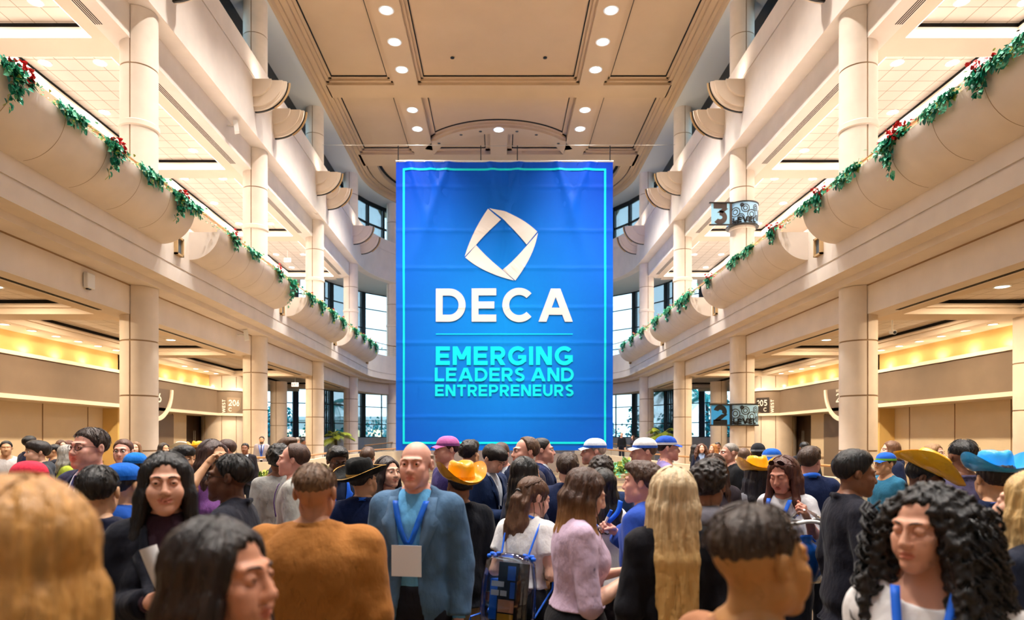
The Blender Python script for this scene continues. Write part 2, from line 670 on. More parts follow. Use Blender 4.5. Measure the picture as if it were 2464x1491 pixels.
# ------------------------------------------------------------------ gallery and lobby ceilings with coffers, slots, lamps
def coffers(h, xo, xi=11.2, name='x', lamp=M_LAMP, upper=True):
    for s, sn in SIDES:
        mb = MB()
        def bx(x0, x1, z0, z1, a, b, mi=0):
            x0, x1 = sorted((s * x0, s * x1))
            mb.box(x0, x1, z0, z1, H(a), H(b), mi)
        bx(10.85, xi, -9, ZC, h, h + .5)
        bx(xo, 17.5, -9, 38.4, h, h + .5)
        bx(xo, 17.5, 38.4, 48.3, h + .003, h + .5)
        edges = [-9.0] + [z - 0.46 for z in COLZ] 
        starts = [z + 0.46 for z in COLZ]
        for z in [0.87, 9.87] + COLZ:
            bx(xi, xo, z - .46, z + .46, h, h + .5)
        bays = [(1.33, 9.41), (10.33, 18.41), (19.33, 27.41), (28.33, 36.41), (37.33, 45.41)]
        bx(xi, xo, -9, 0.41, h, h + .5)
        for (a, b) in bays:
            bx(xi, xo, a, b, h + .39, h + .5, 1)
            for (g0, g1, w, mi) in ((h + .30, h + .395, -.02, 2),):
                bx(xi, xi + .03, a, b, g0, g1, mi)
                bx(xo - .03, xo, a, b, g0, g1, mi)
                bx(xi, xo, a, a + .03, g0, g1, mi)
                bx(xi, xo, b - .03, b, g0, g1, mi)
            for (w, g0, g1) in ((.10, h + .17, h + .24),):
                bx(xi, xi + w, a, b, g0, g1)
                bx(xo - w, xo, a, b, g0, g1)
                bx(xi, xo, a, a + w, g0, g1)
                bx(xi, xo, b - w, b, g0, g1)
        struct(mb.build('ceiling_%s_%s' % (name, sn), [M_SOFF, M_TILE, M_GAP]))


coffers(11.1, 14.4, 11.26, 'gallery')
coffers(3.46, 14.48, 11.2, 'lobby')
mb = MB()
sweep(mb, [(10.2, 12.03), (14.2, 12.03), (14.2, 12.5), (10.2, 12.5)], stations(straight=False))
struct(mb.build('ceiling_gallery_end', M_WHITE, smooth=30))
mb = MB()
sweep(mb, [(10.85, 3.46), (11.3, 3.46), (11.3, 3.72), (14.2, 3.72), (14.2, 4.3), (10.85, 4.3)], stations(straight=False))
struct(mb.build('ceiling_lobby_end', M_SOFF, smooth=30))
for s, sn in SIDES:
    mb = MB()
    for (h0, h1) in ((3.715, 4.3), (5.2, 5.99), (12.035, 12.5)):
        mb.poly([(s * 13.6, ZC - .3, H(h0)), (s * 17.5, ZC - .3, H(h0)), (s * 17.5, 48.3, H(h0)), (s * 16.5, 48.3, H(h0)), (s * 12.9, 50.8, H(h0))], (0, 0, h1 - h0))
    struct(mb.build('trim_corner_slab_' + sn, M_SOFF))

# ------------------------------------------------------------------ lamps, slots, coves
mbr = MB()
mbr.lathe([(0.15, 0), (0.19, -0.015), (0.2, 0.0), (0.2, 0.03)], seg=20)
ME_RING = mbr.mesh('trim_ring', M_WPLAST, smooth=50)
mbr = MB()
mbr.disc((0, 0), 0.15, -0.004, 0.02, 20)
ME_LENS = mbr.mesh('lens', M_LAMP)
ME_LENS2 = mbr.mesh('lens', M_LAMP2)


def downlight(x, y, h, label, group, lens=ME_LENS, sc=1.0):
    r = empty('ceiling_light', (x, y, H(h) - 0.005), label, 'ceiling light', group)
    for n, me in (('trim_ring', ME_RING), ('lens', lens)):
        o = bpy.data.objects.new(n, me)
        COL.objects.link(o)
        o.parent = r
        o.scale = (sc, sc, 1)
    return r


for s, sn in SIDES:
    for k, z in enumerate(HALL_ROWS[5:]):
        downlight(s * 4.88, z, 18.6, 'round lamp in the tan ceiling band, %s side, %s from near end' % (sn, ORD[k]), 'hall ceiling lamps', sc=1.7)
downlight(0, 40.0, 18.6, 'round recessed lamp at the crown of the ceiling arch', 'hall ceiling lamps', sc=1.7)
mbr = MB()
mbr.lathe([(0.001, 0), (0.075, -0.004), (0.1, -0.006), (0.1, 0.02)], seg=14)
ME_SPK = mbr.mesh('ceiling_speaker', M_DARK)
spk = [(s * 2.3, z, 18.9, 'small dark round ceiling fitting in the big panel, %s row' % w) for z, w in ((28.4, 'near'), (33.0, 'far')) for s in (-1, 1)]
for t in (40, 62, 77):
    for s in (-1, 1):
        spk.append((s * 4.9 * math.cos(math.radians(t)), ZA - 4.9 * math.sin(math.radians(t)), 18.6, 'small dark round fitting on the ceiling arch, %s of its %s half' % ({40: 'foot', 62: 'middle', 77: 'top'}[t], 'left' if s < 0 else 'right')))
for x, z, h, lb in spk:
    o = bpy.data.objects.new('ceiling_speaker', ME_SPK)
    o.location = (x, z, H(h))
    COL.objects.link(o)
    if h > 18.7:
        lb += ', %s side' % ('left' if x < 0 else 'right')
    tag(o, lb, 'ceiling fitting', 'small dark ceiling fittings')

for s, sn in SIDES:
    for i, zc in enumerate([9.87] + COLZ[:3]):
        for k, dz in enumerate((1.43, 4.5, 7.6)):
            for m, x in enumerate((12.17, 13.85)):
                light('AREA', 'gallery_lamp_beam', (s * x, zc + dz, H(11.45)), P_L3, (1, 0.93, 0.85), 0.34)
                if i == 0 and k < 2:
                    continue
                bay = ['nearest', 'second', 'third', 'fourth'][i]
                downlight(s * x, zc + dz, 11.485, 'bright lamp in the %s gallery ceiling, %s bay, %s row, %s' % (sn, bay, ORD[k], ('inner', 'outer')[m]), 'gallery ceiling lamps')
        if i < 3:
            for k, dz in enumerate((2.2, 6.9)):
                x = 12.7
                light('AREA', 'lobby_lamp_beam', (s * x, zc + 9 * 0 + dz, H(3.78)), P_L2, (1, 0.80, 0.55), 0.3)
                downlight(s * x, zc + dz, 3.845, 'recessed lamp in the coffer under the %s gallery, %s bay, %s one' % (sn, ['nearest', 'second', 'third'][i], ORD[k]), 'lobby coffer lamps', ME_LENS2)
    for k in range(14):
        z = 13.0 + 1.17 * k
        light('SPOT', 'wall_washer_beam', (s * 14.9, z, H(3.44)), P_L2 * 0.38, (1, 0.80, 0.52), 0.08, (0, 0, 0), math.radians(110), 0.6)
        if z > 18:
            downlight(s * 14.88, z, 3.46, 'small lamp along the %s yellow wall, %s from near end' % (sn, ORD[k - 5] if k - 5 < 12 else 'last'), 'wall washer lamps', ME_LENS2, 0.75)
    for k in range(5):
        z = 31.5 + 1.17 * k
        downlight(s * 14.88, z, 3.46, 'small recessed lamp by the far doors on the %s, %s from the near end' % (sn, ORD[k]), 'wall washer lamps', ME_LENS2, 0.75)
        light('SPOT', 'wall_washer_beam', (s * 14.9, z, H(3.44)), P_L2 * 0.38, (1, 0.80, 0.52), 0.08, (0, 0, 0), math.radians(110), 0.6)
    # scallop lights hidden behind the ledge, shining up the yellow wall
    for k in range(16):
        z = 12.5 + 1.55 * k
        if abs(z - 27.9) < 0.6:
            continue
        light('SPOT', 'ledge_uplight', (s * 15.36, z, H(2.77)), 8.0, (1, 0.86, 0.62), 0.04, (PI, 0, 0), math.radians(165), 0.4)
    # spots on piers
    light('SPOT', 'pier_spot', (s * 13.2, 35.6, H(3.4)), 60, (1, 0.86, 0.66), 0.06, (math.radians(40), 0, math.radians(s * -55)), math.radians(60), 0.4)

# air slots and cove lights
for s, sn in SIDES:
    for i, zc in enumerate([9.87] + COLZ[:3]):
        bay = ['nearest', 'second', 'third', 'fourth'][i]
        a, b = zc + 1.07, zc + 7.93
        mb = MB()
        for q in range(4):
            x0, x1 = sorted((s * (10.60 + .058 * q), s * (10.63 + .058 * q)))
            mb.box(x0, x1, a, b, H(11.1) - .008, H(11.1) - .001, 0)
        x0, x1 = sorted((s * 10.585, s * 10.82))
        mb.box(x0, x1, a - .02, b + .02, H(11.1) - .005, H(11.1) - .0005, 1)
        tag(mb.build('air_diffuser', [M_GAP, M_CREAM]), 'four-slot black air diffuser under the %s gallery beam, %s bay' % (sn, bay), 'air vent', 'gallery air slots')
        mb = MB()
        for q in range(2):
            x0, x1 = sorted((s * (10.62 + .07 * q), s * (10.665 + .07 * q)))
            mb.box(x0, x1, a, b, H(3.46) - .006, H(3.46) - .0005, 0)
        tag(mb.build('air_diffuser', M_GAP), 'dark slot air diffuser under the %s lobby beam, %s bay' % (sn, bay), 'air vent', 'lobby air slots')
        # cove
        mb = MB()
        za, zb = zc + .46, zc + 8.54
        def cb(x0, x1, z0, z1):
            x0, x1 = sorted((s * x0, s * x1))
            mb.box(x0, x1, z0, z1, H(11.1) + .01, H(11.1) + .16)
        cb(11.27, 14.39, zb - .02, zb - .005)
        cb(11.27, 14.39, za + .005, za + .02)
        cb(14.375, 14.39, za + .03, zb - .03)
        cb(11.27, 11.285, za + .03, zb - .03)
        tag(mb.build('cove_light', M_COVE), 'glowing white cove strip round the %s gallery coffer, %s bay' % (sn, bay), 'cove light', 'gallery cove lights')

# ------------------------------------------------------------------ stepped wall brackets (uplights) on the upper fascia
def qdisc(r, z0, z1, mi=0, mbx=None, kx=1.12):
    n = 20
    pts = [(0, 0)] + [(r * kx * math.cos(PI / 2 * k / n), -r * math.sin(PI / 2 * k / n)) for k in range(n + 1)]
    mbx.poly([(-p[0], z0, p[1]) for p in pts], (0, z1 - z0, 0), mi)


def bracket_parts():
    res = []
    mb = MB()
    for sg in (-1, 1):
        for (r, a, b) in ((.66, -.33, -.22), (1.02, -.22, -.08), (1.07, -.16, -.07), (1.14, -.14, -.04)):
            z0, z1 = sorted((sg * a, sg * b))
            qdisc(r, z0, z1, 0, mb)
    res.append(('stepped_disc', mb.mesh('stepped_disc', M_SOFF, smooth=30)))
    mb = MB()
    qdisc(1.175, -.045, .03, 0, mb)
    res.append(('dark_rim', mb.mesh('dark_rim', M_DARK)))
    mb = MB()
    n = 16
    for sg in (1,):
        rows = []
        for k in range(n + 1):
            t = PI / 2 * k / n * 0.62
            c, q = math.cos(t), math.sin(t)
            rows.append([(-1.0 * 1.12 * c, -.012, -1.0 * q), (-1.24 * 1.12 * c, -.012, -1.24 * q), (-1.24 * 1.12 * c, .012, -1.24 * q), (-1.0 * 1.12 * c, .012, -1.0 * q)])
        mb.grid(rows, 0, True)
    res.append(('outer_fin', mb.mesh('outer_fin', M_TRIML, smooth=30)))
    return res


BR = bracket_parts()
BRP = {1: [19.6], 2: [26.26, 28.58], 3: [35.2, 37.4], 4: [44.06, 46.4]}
for s, sn in SIDES:
    cnt = 0
    for ci, zs in BRP.items():
        for z in zs:
            x, y, rz = s * 9.61, z, 0.0 if s > 0 else PI
            if z > ZC:
                t = (z - ZC) / 9.61
                x, y = s * 9.61 * math.cos(t), ZC + 9.61 * math.sin(t)
                rz += s * t
            r = empty('wall_bracket', (x, y, H(14.05)), 'stepped quarter-round stone bracket on the %s upper fascia, %s from the camera' % (sn, ORD[cnt]), 'wall bracket', 'stepped wall brackets', rz)
            cnt += 1
            for n, me in BR:
                o = bpy.data.objects.new(n, me)
                COL.objects.link(o)
                o.parent = r
            light('AREA', 'bracket_uplight', (x - s * 0.55, y, H(14.12)), P_UP, WARM, 0.5, (PI, 0, 0))

# ------------------------------------------------------------------ planters with trailing ivy
PLANT = [(8.6, 18.0), (19.6, 27.0), (28.6, 36.35), (37.65, 45.6)]
NAMEP = ['nearest', 'second', 'third', 'farthest']
for s, sn in SIDES:
    for i, (a, b) in enumerate(PLANT):
        mb = MB()
        n = 16
        prof = [(9.13, 5.28)] + [(9.12 - .9 * math.sin(PI / 2 * k / n), 6.18 - .9 * math.cos(PI / 2 * k / n)) for k in range(1, n + 1)] + [(8.30, 6.18), (8.30, 6.1), (9.13, 6.1)]
        rows = [[(s * X, z, H(h)) for (X, h) in prof] for z in (a, b)]
        mb.grid(rows, 0, True)
        k = len(prof)
        mb.f += [tuple(range(k)), tuple(range(2 * k - 1, k - 1, -1))]
        mb.m += [0, 0]
        nj = 6 if i == 0 else 5
        for q in range(1, nj + 1):
            z = a + (b - a) * q / (nj + 1)
            rr = [[(s * (9.12 - .902 * math.sin(PI / 2 * t / n)), zz, H(6.18 - .902 * math.cos(PI / 2 * t / n))) for t in range(1, n + 1)] for zz in (z - .006, z + .006)]
            mb.grid(rr, 1)
        tag(mb.build('balcony_planter', [M_CREAM, M_JOINT], smooth=30), 'bulging quarter-round cream planter on the %s gallery edge, %s one' % (sn, NAMEP[i]), 'planter', 'gallery planters')
    for i, zc in enumerate(COLZ):
        r = empty('wall_grille', (s * 9.12, zc, H(5.2)), 'small framed wall grille between planters on the %s, %s column' % (sn, ORD[i]), 'wall grille', 'gallery wall grilles')
        mb = MB()
        x0, x1 = sorted((0, -s * .1))
        for z0, z1, h0, h1 in ((-.2, -.15, 0, .52), (.15, .2, 0, .52), (-.2, .2, 0, .05), (-.2, .2, .47, .52)):
            mb.box(x0, x1, z0, z1, h0, h1)
        mb.build('frame', M_TRIML, r)
        mb = MB()
        x0, x1 = sorted((0, -s * .05))
        for q in range(5):
            mb.box(x0, x1, -.14 + q * .058, -.105 + q * .058, .05, .47)
        mb.build('louvre', mat('blue_grey_louvre', '#7c8792', 0.4, metal=0.5), r)

M_L1 = mat('ivy_leaf', '#1fa07c', 0.45, spec=0.5)
M_L2 = mat('ivy_leaf_pale', '#74cda4', 0.45, spec=0.5)
M_L3 = mat('ivy_leaf_young', '#b9bd5a', 0.5)
M_L4 = mat('ivy_leaf_deep', '#12705c', 0.4, spec=0.5)
M_RED = mat('red_bract', '#d2252b', 0.5)


def leaf(mb, p, d, up, sz, mi):
    """a small heart-shaped leaf: d = direction of the tip, up = normal"""
    d = Vector(d).normalized()
    n = Vector(up).normalized()
    w = d.cross(n)
    if w.length < 0.1:
        w = Vector((1, 0, 0))
    w.normalize()
    n = w.cross(d)
    p = Vector(p)
    pts = [p, p + (d * .25 + w * .45 + n * .10) * sz, p + (d * .62 + w * .36 + n * .06) * sz, p + d * sz * 1.05 - n * .12 * sz,
           p + (d * .62 - w * .36 + n * .06) * sz, p + (d * .25 - w * .45 + n * .10) * sz, p + d * .4 * sz - n * .05 * sz]
    mb.add(pts, [(0, 1, 6), (1, 2, 6), (2, 3, 6), (3, 4, 6), (4, 5, 6), (5, 0, 6)], mi)


def ivy_proto(seed, nleaf, drop, spread, red, sz=0.082):
    """local frame: +x hall side, y along the planter, origin on the planter rim"""
    rn = random.Random(seed)
    mb, ms, mf = MB(), MB(), MB()
    strands = []
    for k in range(5 + int(spread * 5)):
        y = rn.gauss(0, spread * .38)
        L = drop * rn.uniform(.35, 1.0) * max(.25, 1 - abs(y) / spread * .8)
        pts = []
        for q in range(9):
            t = q / 8
            u = t * L
            if u < .15:
                x, z = -.15 + u + .06, .05 + .03 * math.sin(u * 20)
            else:
                a = min(1.2, (u - .15) / .95)
                x, z = .06 - .9 * (1 - math.cos(a)) * .9, .05 - .95 * math.sin(a)
            pts.append(Vector((x + .02 * rn.random(), y + .1 * t * rn.uniform(-1, 1) + .03 * math.sin(t * 9 + k), z)))
        strands.append(pts)
        ms.tube(pts, .005, 4)
    for k in range(nleaf):
        st = rn.choice(strands)
        t = rn.random() ** 1.15 * 7.99
        i = int(t)
        p = st[i].lerp(st[i + 1], t - i) + Vector((rn.uniform(0, .07), rn.gauss(0, .05), rn.gauss(0, .03)))
        d = Vector((rn.uniform(-.2, .8), rn.uniform(-.8, .8), rn.uniform(-1.2, .1)))
        mi = rn.choices([0, 1, 2, 3], [5, 3, 1.2 if t < 2 else .3, 2.5])[0]
        leaf(mb, p, d, (1, rn.uniform(-.7, .7), rn.uniform(-.1, .8)), sz * rn.uniform(.6, 1.45), mi)
    for k in range(int(nleaf * .45)):   # creeping part on the rim
        y = rn.gauss(0, spread * 1.25)
        p = Vector((rn.uniform(-.25, .06), y, .03 + abs(rn.gauss(0, .06))))
        leaf(mb, p, (rn.uniform(-.5, 1), rn.uniform(-1, 1), rn.uniform(-.3, .5)), (.5, 0, 1), sz * rn.uniform(.5, 1.0), rn.choices([2, 1, 0], [3, 2, 2])[0])
    for k in range(red):
        p = Vector((rn.uniform(-.12, .12), rn.gauss(.12, .12), .1 + rn.uniform(-.12, .1)))
        for q in range(3):
            leaf(mf, p, (rn.uniform(-1, 1), rn.uniform(-1, 1), rn.uniform(-.4, 1)), (rn.uniform(0, 1), rn.uniform(-1, 1), 1), .075, 0)
    out = [('foliage', mb.mesh('foliage', [M_L1, M_L2, M_L3, M_L4], recalc=False)), ('stem', ms.mesh('stem', M_L3))]
    if red:
        out.append(('flower', mf.mesh('flower', M_RED, recalc=False)))
    return out


IVY = {'big': ivy_proto(1, 330, 1.0, .34, 0), 'bigred': ivy_proto(2, 300, .95, .34, 45), 'mid': ivy_proto(3, 200, .62, .42, 0), 'midred': ivy_proto(4, 200, .6, .42, 22),
       'far': ivy_proto(5, 230, .75, .55, 8, .1)}
CL = {-1: [(35, 'bigred'), (168, 'mid'), (272, 'bigred'), (360, 'mid'), (432, 'bigred'), (500, 'mid'), (560, 'midred'), (607, 'mid'), (668, 'midred'), (700, 'big'), (748, 'far'), (772, 'far'), (800, 'far'),
           (824, 'far'), (855, 'far'), (874, 'far'), (890, 'far'), (903, 'far')],
      1: [(2440, 'mid'), (2360, 'midred'), (2262, 'mid'), (2146, 'bigred'), (2040, 'mid'), (1972, 'midred'), (1910, 'mid'), (1862, 'midred'), (1800, 'mid'), (1768, 'mid'), (1708, 'midred'), (1660, 'far'), (1640, 'far'),
          (1610, 'far'), (1580, 'far'), (1548, 'far'), (1522, 'far'), (1502, 'far')]}
for s, sn in SIDES:
    for k, (px, kind) in enumerate(CL[s]):
        z = 8.22 * F / abs(px - VX)
        # stay on a planter
        for (a, b) in PLANT:
            if a - .8 < z < b + .8:
                z = min(max(z, a + .3), b - .25)
        red = ', with red flowers' if 'red' in kind else ''
        r = empty('trailing_ivy', (s * 8.22, z, H(6.18)), 'green ivy clump on the %s planters%s, %s from near end' % (sn, red, (ORD + ['thirteenth', 'fourteenth', 'fifteenth', 'sixteenth', 'seventeenth', 'last'])[k]),
                  'ivy', 'trailing ivy clumps', PI if s > 0 else 0)
        for n, me in IVY[kind]:
            o = bpy.data.objects.new(n, me)
            COL.objects.link(o)
            o.parent = r
            o.scale = (1, RND.uniform(1.0, 1.3), RND.uniform(1.1, 1.4))
            if n != 'stem':
                o['kind'] = 'stuff'

# gallery railing behind the planters and round the end
mb = MB()
pts = [spt(st, 9.25, 7.05) for st in stations(40, 14.0)]
mb.tube(pts, .03, 8)
o = mb.build('handrail', M_WOOD, smooth=40)
rail = empty('gallery_railing', (0, ZC + 9.25, H(6.2)), 'thin metal railing with wooden rail on the curved gallery edge', 'railing')
o.parent = rail
o.matrix_parent_inverse = rail.matrix_world.inverted()
o.location = -Vector(rail.location)
mb = MB()
for t in range(0, 181, 3):
    st = ('A', math.radians(t))
    x, y, z = spt(st, 9.25, 6.2)
    mb.box(x - .012, x + .012, y - .012, y + .012, z, z + .84)
for h in (6.4, 6.55, 6.7, 6.85):
    mb.tube([spt(('A', PI * k / 40), 9.25, h) for k in range(41)], .008, 4)
o = mb.build('baluster', M_CHROME, rail)
o.location = -Vector(rail.location)

# ------------------------------------------------------------------ glazing: round end glass walls, clerestory
def glass_panel(name, p0, p1, h0, h1, hor, post=.12, ver=1, thick=.1, bar=.07):
    """flat glazed panel between plan points p0,p1"""
    (x0, y0), (x1, y1) = p0, p1
    L = math.hypot(x1 - x0, y1 - y0)
    ang = math.atan2(y1 - y0, x1 - x0)
    mb = MB()
    mb.box(0, L, -.01, .01, H(h0), H(h1))
    g = struct(mb.build(name, M_GLASS))
    g.location = (x0, y0, 0)
    g.rotation_euler = (0, 0, ang)
    mb = MB()
    mb.box(-post / 2, post / 2, -thick, thick, H(h0), H(h1))
    mb.box(L - post / 2, L + post / 2, -thick, thick, H(h0), H(h1))
    for q in range(1, ver):
        mb.box(L * q / ver - .035, L * q / ver + .035, -.05, .05, H(h0), H(h1))
    for h in list(hor) + [h0 + bar / 2, h1 - bar / 2]:
        mb.box(0, L, -.05, .05, H(h) - bar / 2, H(h) + bar / 2)
    mb.build('frame', M_FRAME, g)
    return g


wi = 1
for s, sn in SIDES:
    R = 14.0
    ts = [22.5, 37.5, 52.5, 67.5, 90]
    P = [(s * 16.7, 47.6), (s * 14.9, 48.75), (s * 13.25, 49.9)] + [(s * R * math.cos(math.radians(t)), ZC + R * math.sin(math.radians(t))) for t in ts]
    for k in range(len(P) - 1):
        glass_panel('window_%d' % wi, P[k], P[k + 1], 0.12, 3.74, (2.65, 1.22), .42 if k > 0 else .25, 2)
        wi += 1
        if P[k][1] >= 44:
            glass_panel('window_%d' % wi, P[k], P[k + 1], 6.0, 12.03, (10.7, 9.1, 7.5), .42, 1)
            wi += 1
    # sill wall
    mb = MB()
    for k in range(len(P) - 1):
        a, b = Vector((*P[k], 0)), Vector((*P[k + 1], 0))
        n = Vector((-(b - a).y, (b - a).x, 0)).normalized() * .15
        mb.poly([a - n, b - n, b + n, a + n], (0, 0, H(0.13)))
    struct(mb.build('wall_sill_' + sn, M_WHITE))
    # clerestory strip
    zs = [16 + (ZC - 16) * q / 10 for q in range(11)]
    PC = [(s * 11.3, z) for z in zs] + [(s * 11.3 * math.cos(math.radians(t)), ZC + 11.3 * math.sin(math.radians(t))) for t in range(9, 91, 9)]
    for k in range(len(PC) - 1):
        far = PC[k][1] >= ZC - .1
        glass_panel('window_%d' % wi, PC[k], PC[k + 1], 15.08, 17.75 if not far else 18.1, (16.55,) if far else (16.6,), .2, 1, bar=.14)
        wi += 1
    mb = MB()
    for k in range(len(PC) - 1):
        far = PC[k][1] >= ZC - .1
        a, b = Vector((*PC[k], H(17.6 if not far else 18.0))), Vector((*PC[k + 1], H(17.6 if not far else 18.0)))
        n = Vector((-(b - a).y, (b - a).x, 0)).normalized() * .12
        mb.poly([a - n, b - n, b + n, a + n], (0, 0, .7 if not far else .3))
    struct(mb.build('trim_clerestory_' + sn, M_FRAME))

# ------------------------------------------------------------------ lobby back walls with the taupe sign band
for s, sn in SIDES:
    mb = MB()
    def bx(x0, x1, z0, z1, a, b, mi=0):
        x0, x1 = sorted((s * x0, s * x1))
        mb.box(x0, x1, z0, z1, H(a), H(b), mi)
    bx(15.58, 15.8, 2, 38.3, 2.2, 3.46, 0)
    bx(16.2, 16.4, 2, 34.5, -1.85, 2.3, 1)
    bx(16.2, 16.4, 36.45, 38.3, -1.85, 2.3, 1)
    bx(16.2, 16.4, 34.4, 36.5, 1.25, 2.3, 1)
    bx(15.1, 16.3, 2, 38.3, 1.385, 2.66, 2)
    bx(15.03, 15.6, 2, 38.3, 2.62, 2.74, 3)
    bx(15.03, 16.3, 2, 38.3, 1.26, 1.4, 3)
    for z in (8.0, 10.6, 13.2, 15.8, 18.4, 21.0, 23.6, 26.2, 30.4, 33.0):
        bx(16.17, 16.2, z - .008, z + .008, -1.85, 1.26, 4)
    bx(16.16, 16.2, 2, 34.4, -.95, -.87, 4)
    bx(15.58, 17.5, 27.2, 28.6, -1.85, 3.46, 0)
    struct(mb.build('wall_lobby_' + sn, [M_YELL, M_WALL, M_BAND, M_LEDGE, M_JOINT]))
    # far return wall to the glass
    mb = MB()
    bx(15.3, 17.5, 38.25, 38.5, -1.85, 12.4)
    struct(mb.build('wall_return_' + sn, M_WALL))
    # big round pier with the band wrapped round it
    r = empty('round_pier', (s * 15.3, 36.87, 0), 'broad cream round pier wrapped by the taupe sign band, %s side' % sn, 'pier', 'round piers')
    mb = MB()
    mb.lathe([(1.12, 0), (1.12, H(3.46))], seg=48)
    mb.build('shaft', M_COLM, r, smooth=40)
    mb = MB()
    for a in (-150, -110, -60, -25):
        t = math.radians(a if s > 0 else 180 - a)
        x, y = 1.125 * math.cos(t), 1.125 * math.sin(t)
        mb.box(x - .012, x + .012, y - .012, y + .012, 0, H(3.4))
    mb.build('joint', M_JOINT, r)
    mb = MB()
    mb.lathe([(1.1, H(1.4)), (1.22, H(1.4)), (1.22, H(2.64)), (1.1, H(2.64))], seg=48)
    mb.build('sign_band', M_BAND, r, smooth=40)
    mb = MB()
    mb.lathe([(1.1, H(2.62)), (1.3, H(2.62)), (1.3, H(2.76)), (1.1, H(2.76))], seg=48)
    mb.lathe([(1.1, H(1.26)), (1.3, H(1.26)), (1.3, H(1.4)), (1.1, H(1.4))], seg=48)
    mb.build('ledge', M_LEDGE, r, smooth=40)
    # outer free column by the glass, engaged column at the near end
    o = bpy.data.objects.new('column', me_low)
    o.location = (s * 13.3, 40.2, 0)
    o.scale = (1, 1, H(3.46) / H(4.26))
    COL.objects.link(o)
    tag(o, 'cream round column in front of the tall windows, behind the %s colonnade' % sn, 'column', 'lobby columns')
    o = bpy.data.objects.new('column', me_low)
    o.location = (s * 15.2, 18.87, 0)
    o.scale = (1, 1, H(3.46) / H(4.26))
    COL.objects.link(o)
    tag(o, 'cream column half built into the sign band wall, %s edge of the lobby' % sn, 'column', 'lobby columns')
    # doors
    for k, (z0, z1) in enumerate(((34.5, 36.4),)):
        mb = MB()
        x0, x1 = sorted((s * 16.27, s * 16.33))
        mb.box(x0, x1, z0, (z0 + z1) / 2 - .01, 0.02, H(1.24))
        mb.box(x0, x1, (z0 + z1) / 2 + .01, z1, 0.02, H(1.24))
        d = struct(mb.build('door_%d' % (1 if s < 0 else 2), M_DOOR))
        mb = MB()
        x0, x1 = sorted((s * 16.2, s * 16.26))
        for q in (-1, 1):
            zc = (z0 + z1) / 2 + q * .09
            mb.tube([(s * 16.22, zc, .9), (s * 16.22, zc, 2.3)], .015, 6)
        mb.build('door_handle', M_CHROME, d)
    mb = MB()
    x0, x1 = sorted((s * 16.13, s * 16.19))
    mb.box(x0, x1, 31.4, 33.0, 0.02, H(1.2))
    struct(mb.build('door_%d' % (3 if s < 0 else 4), mat('taupe_door', '#8c7763', 0.5)))

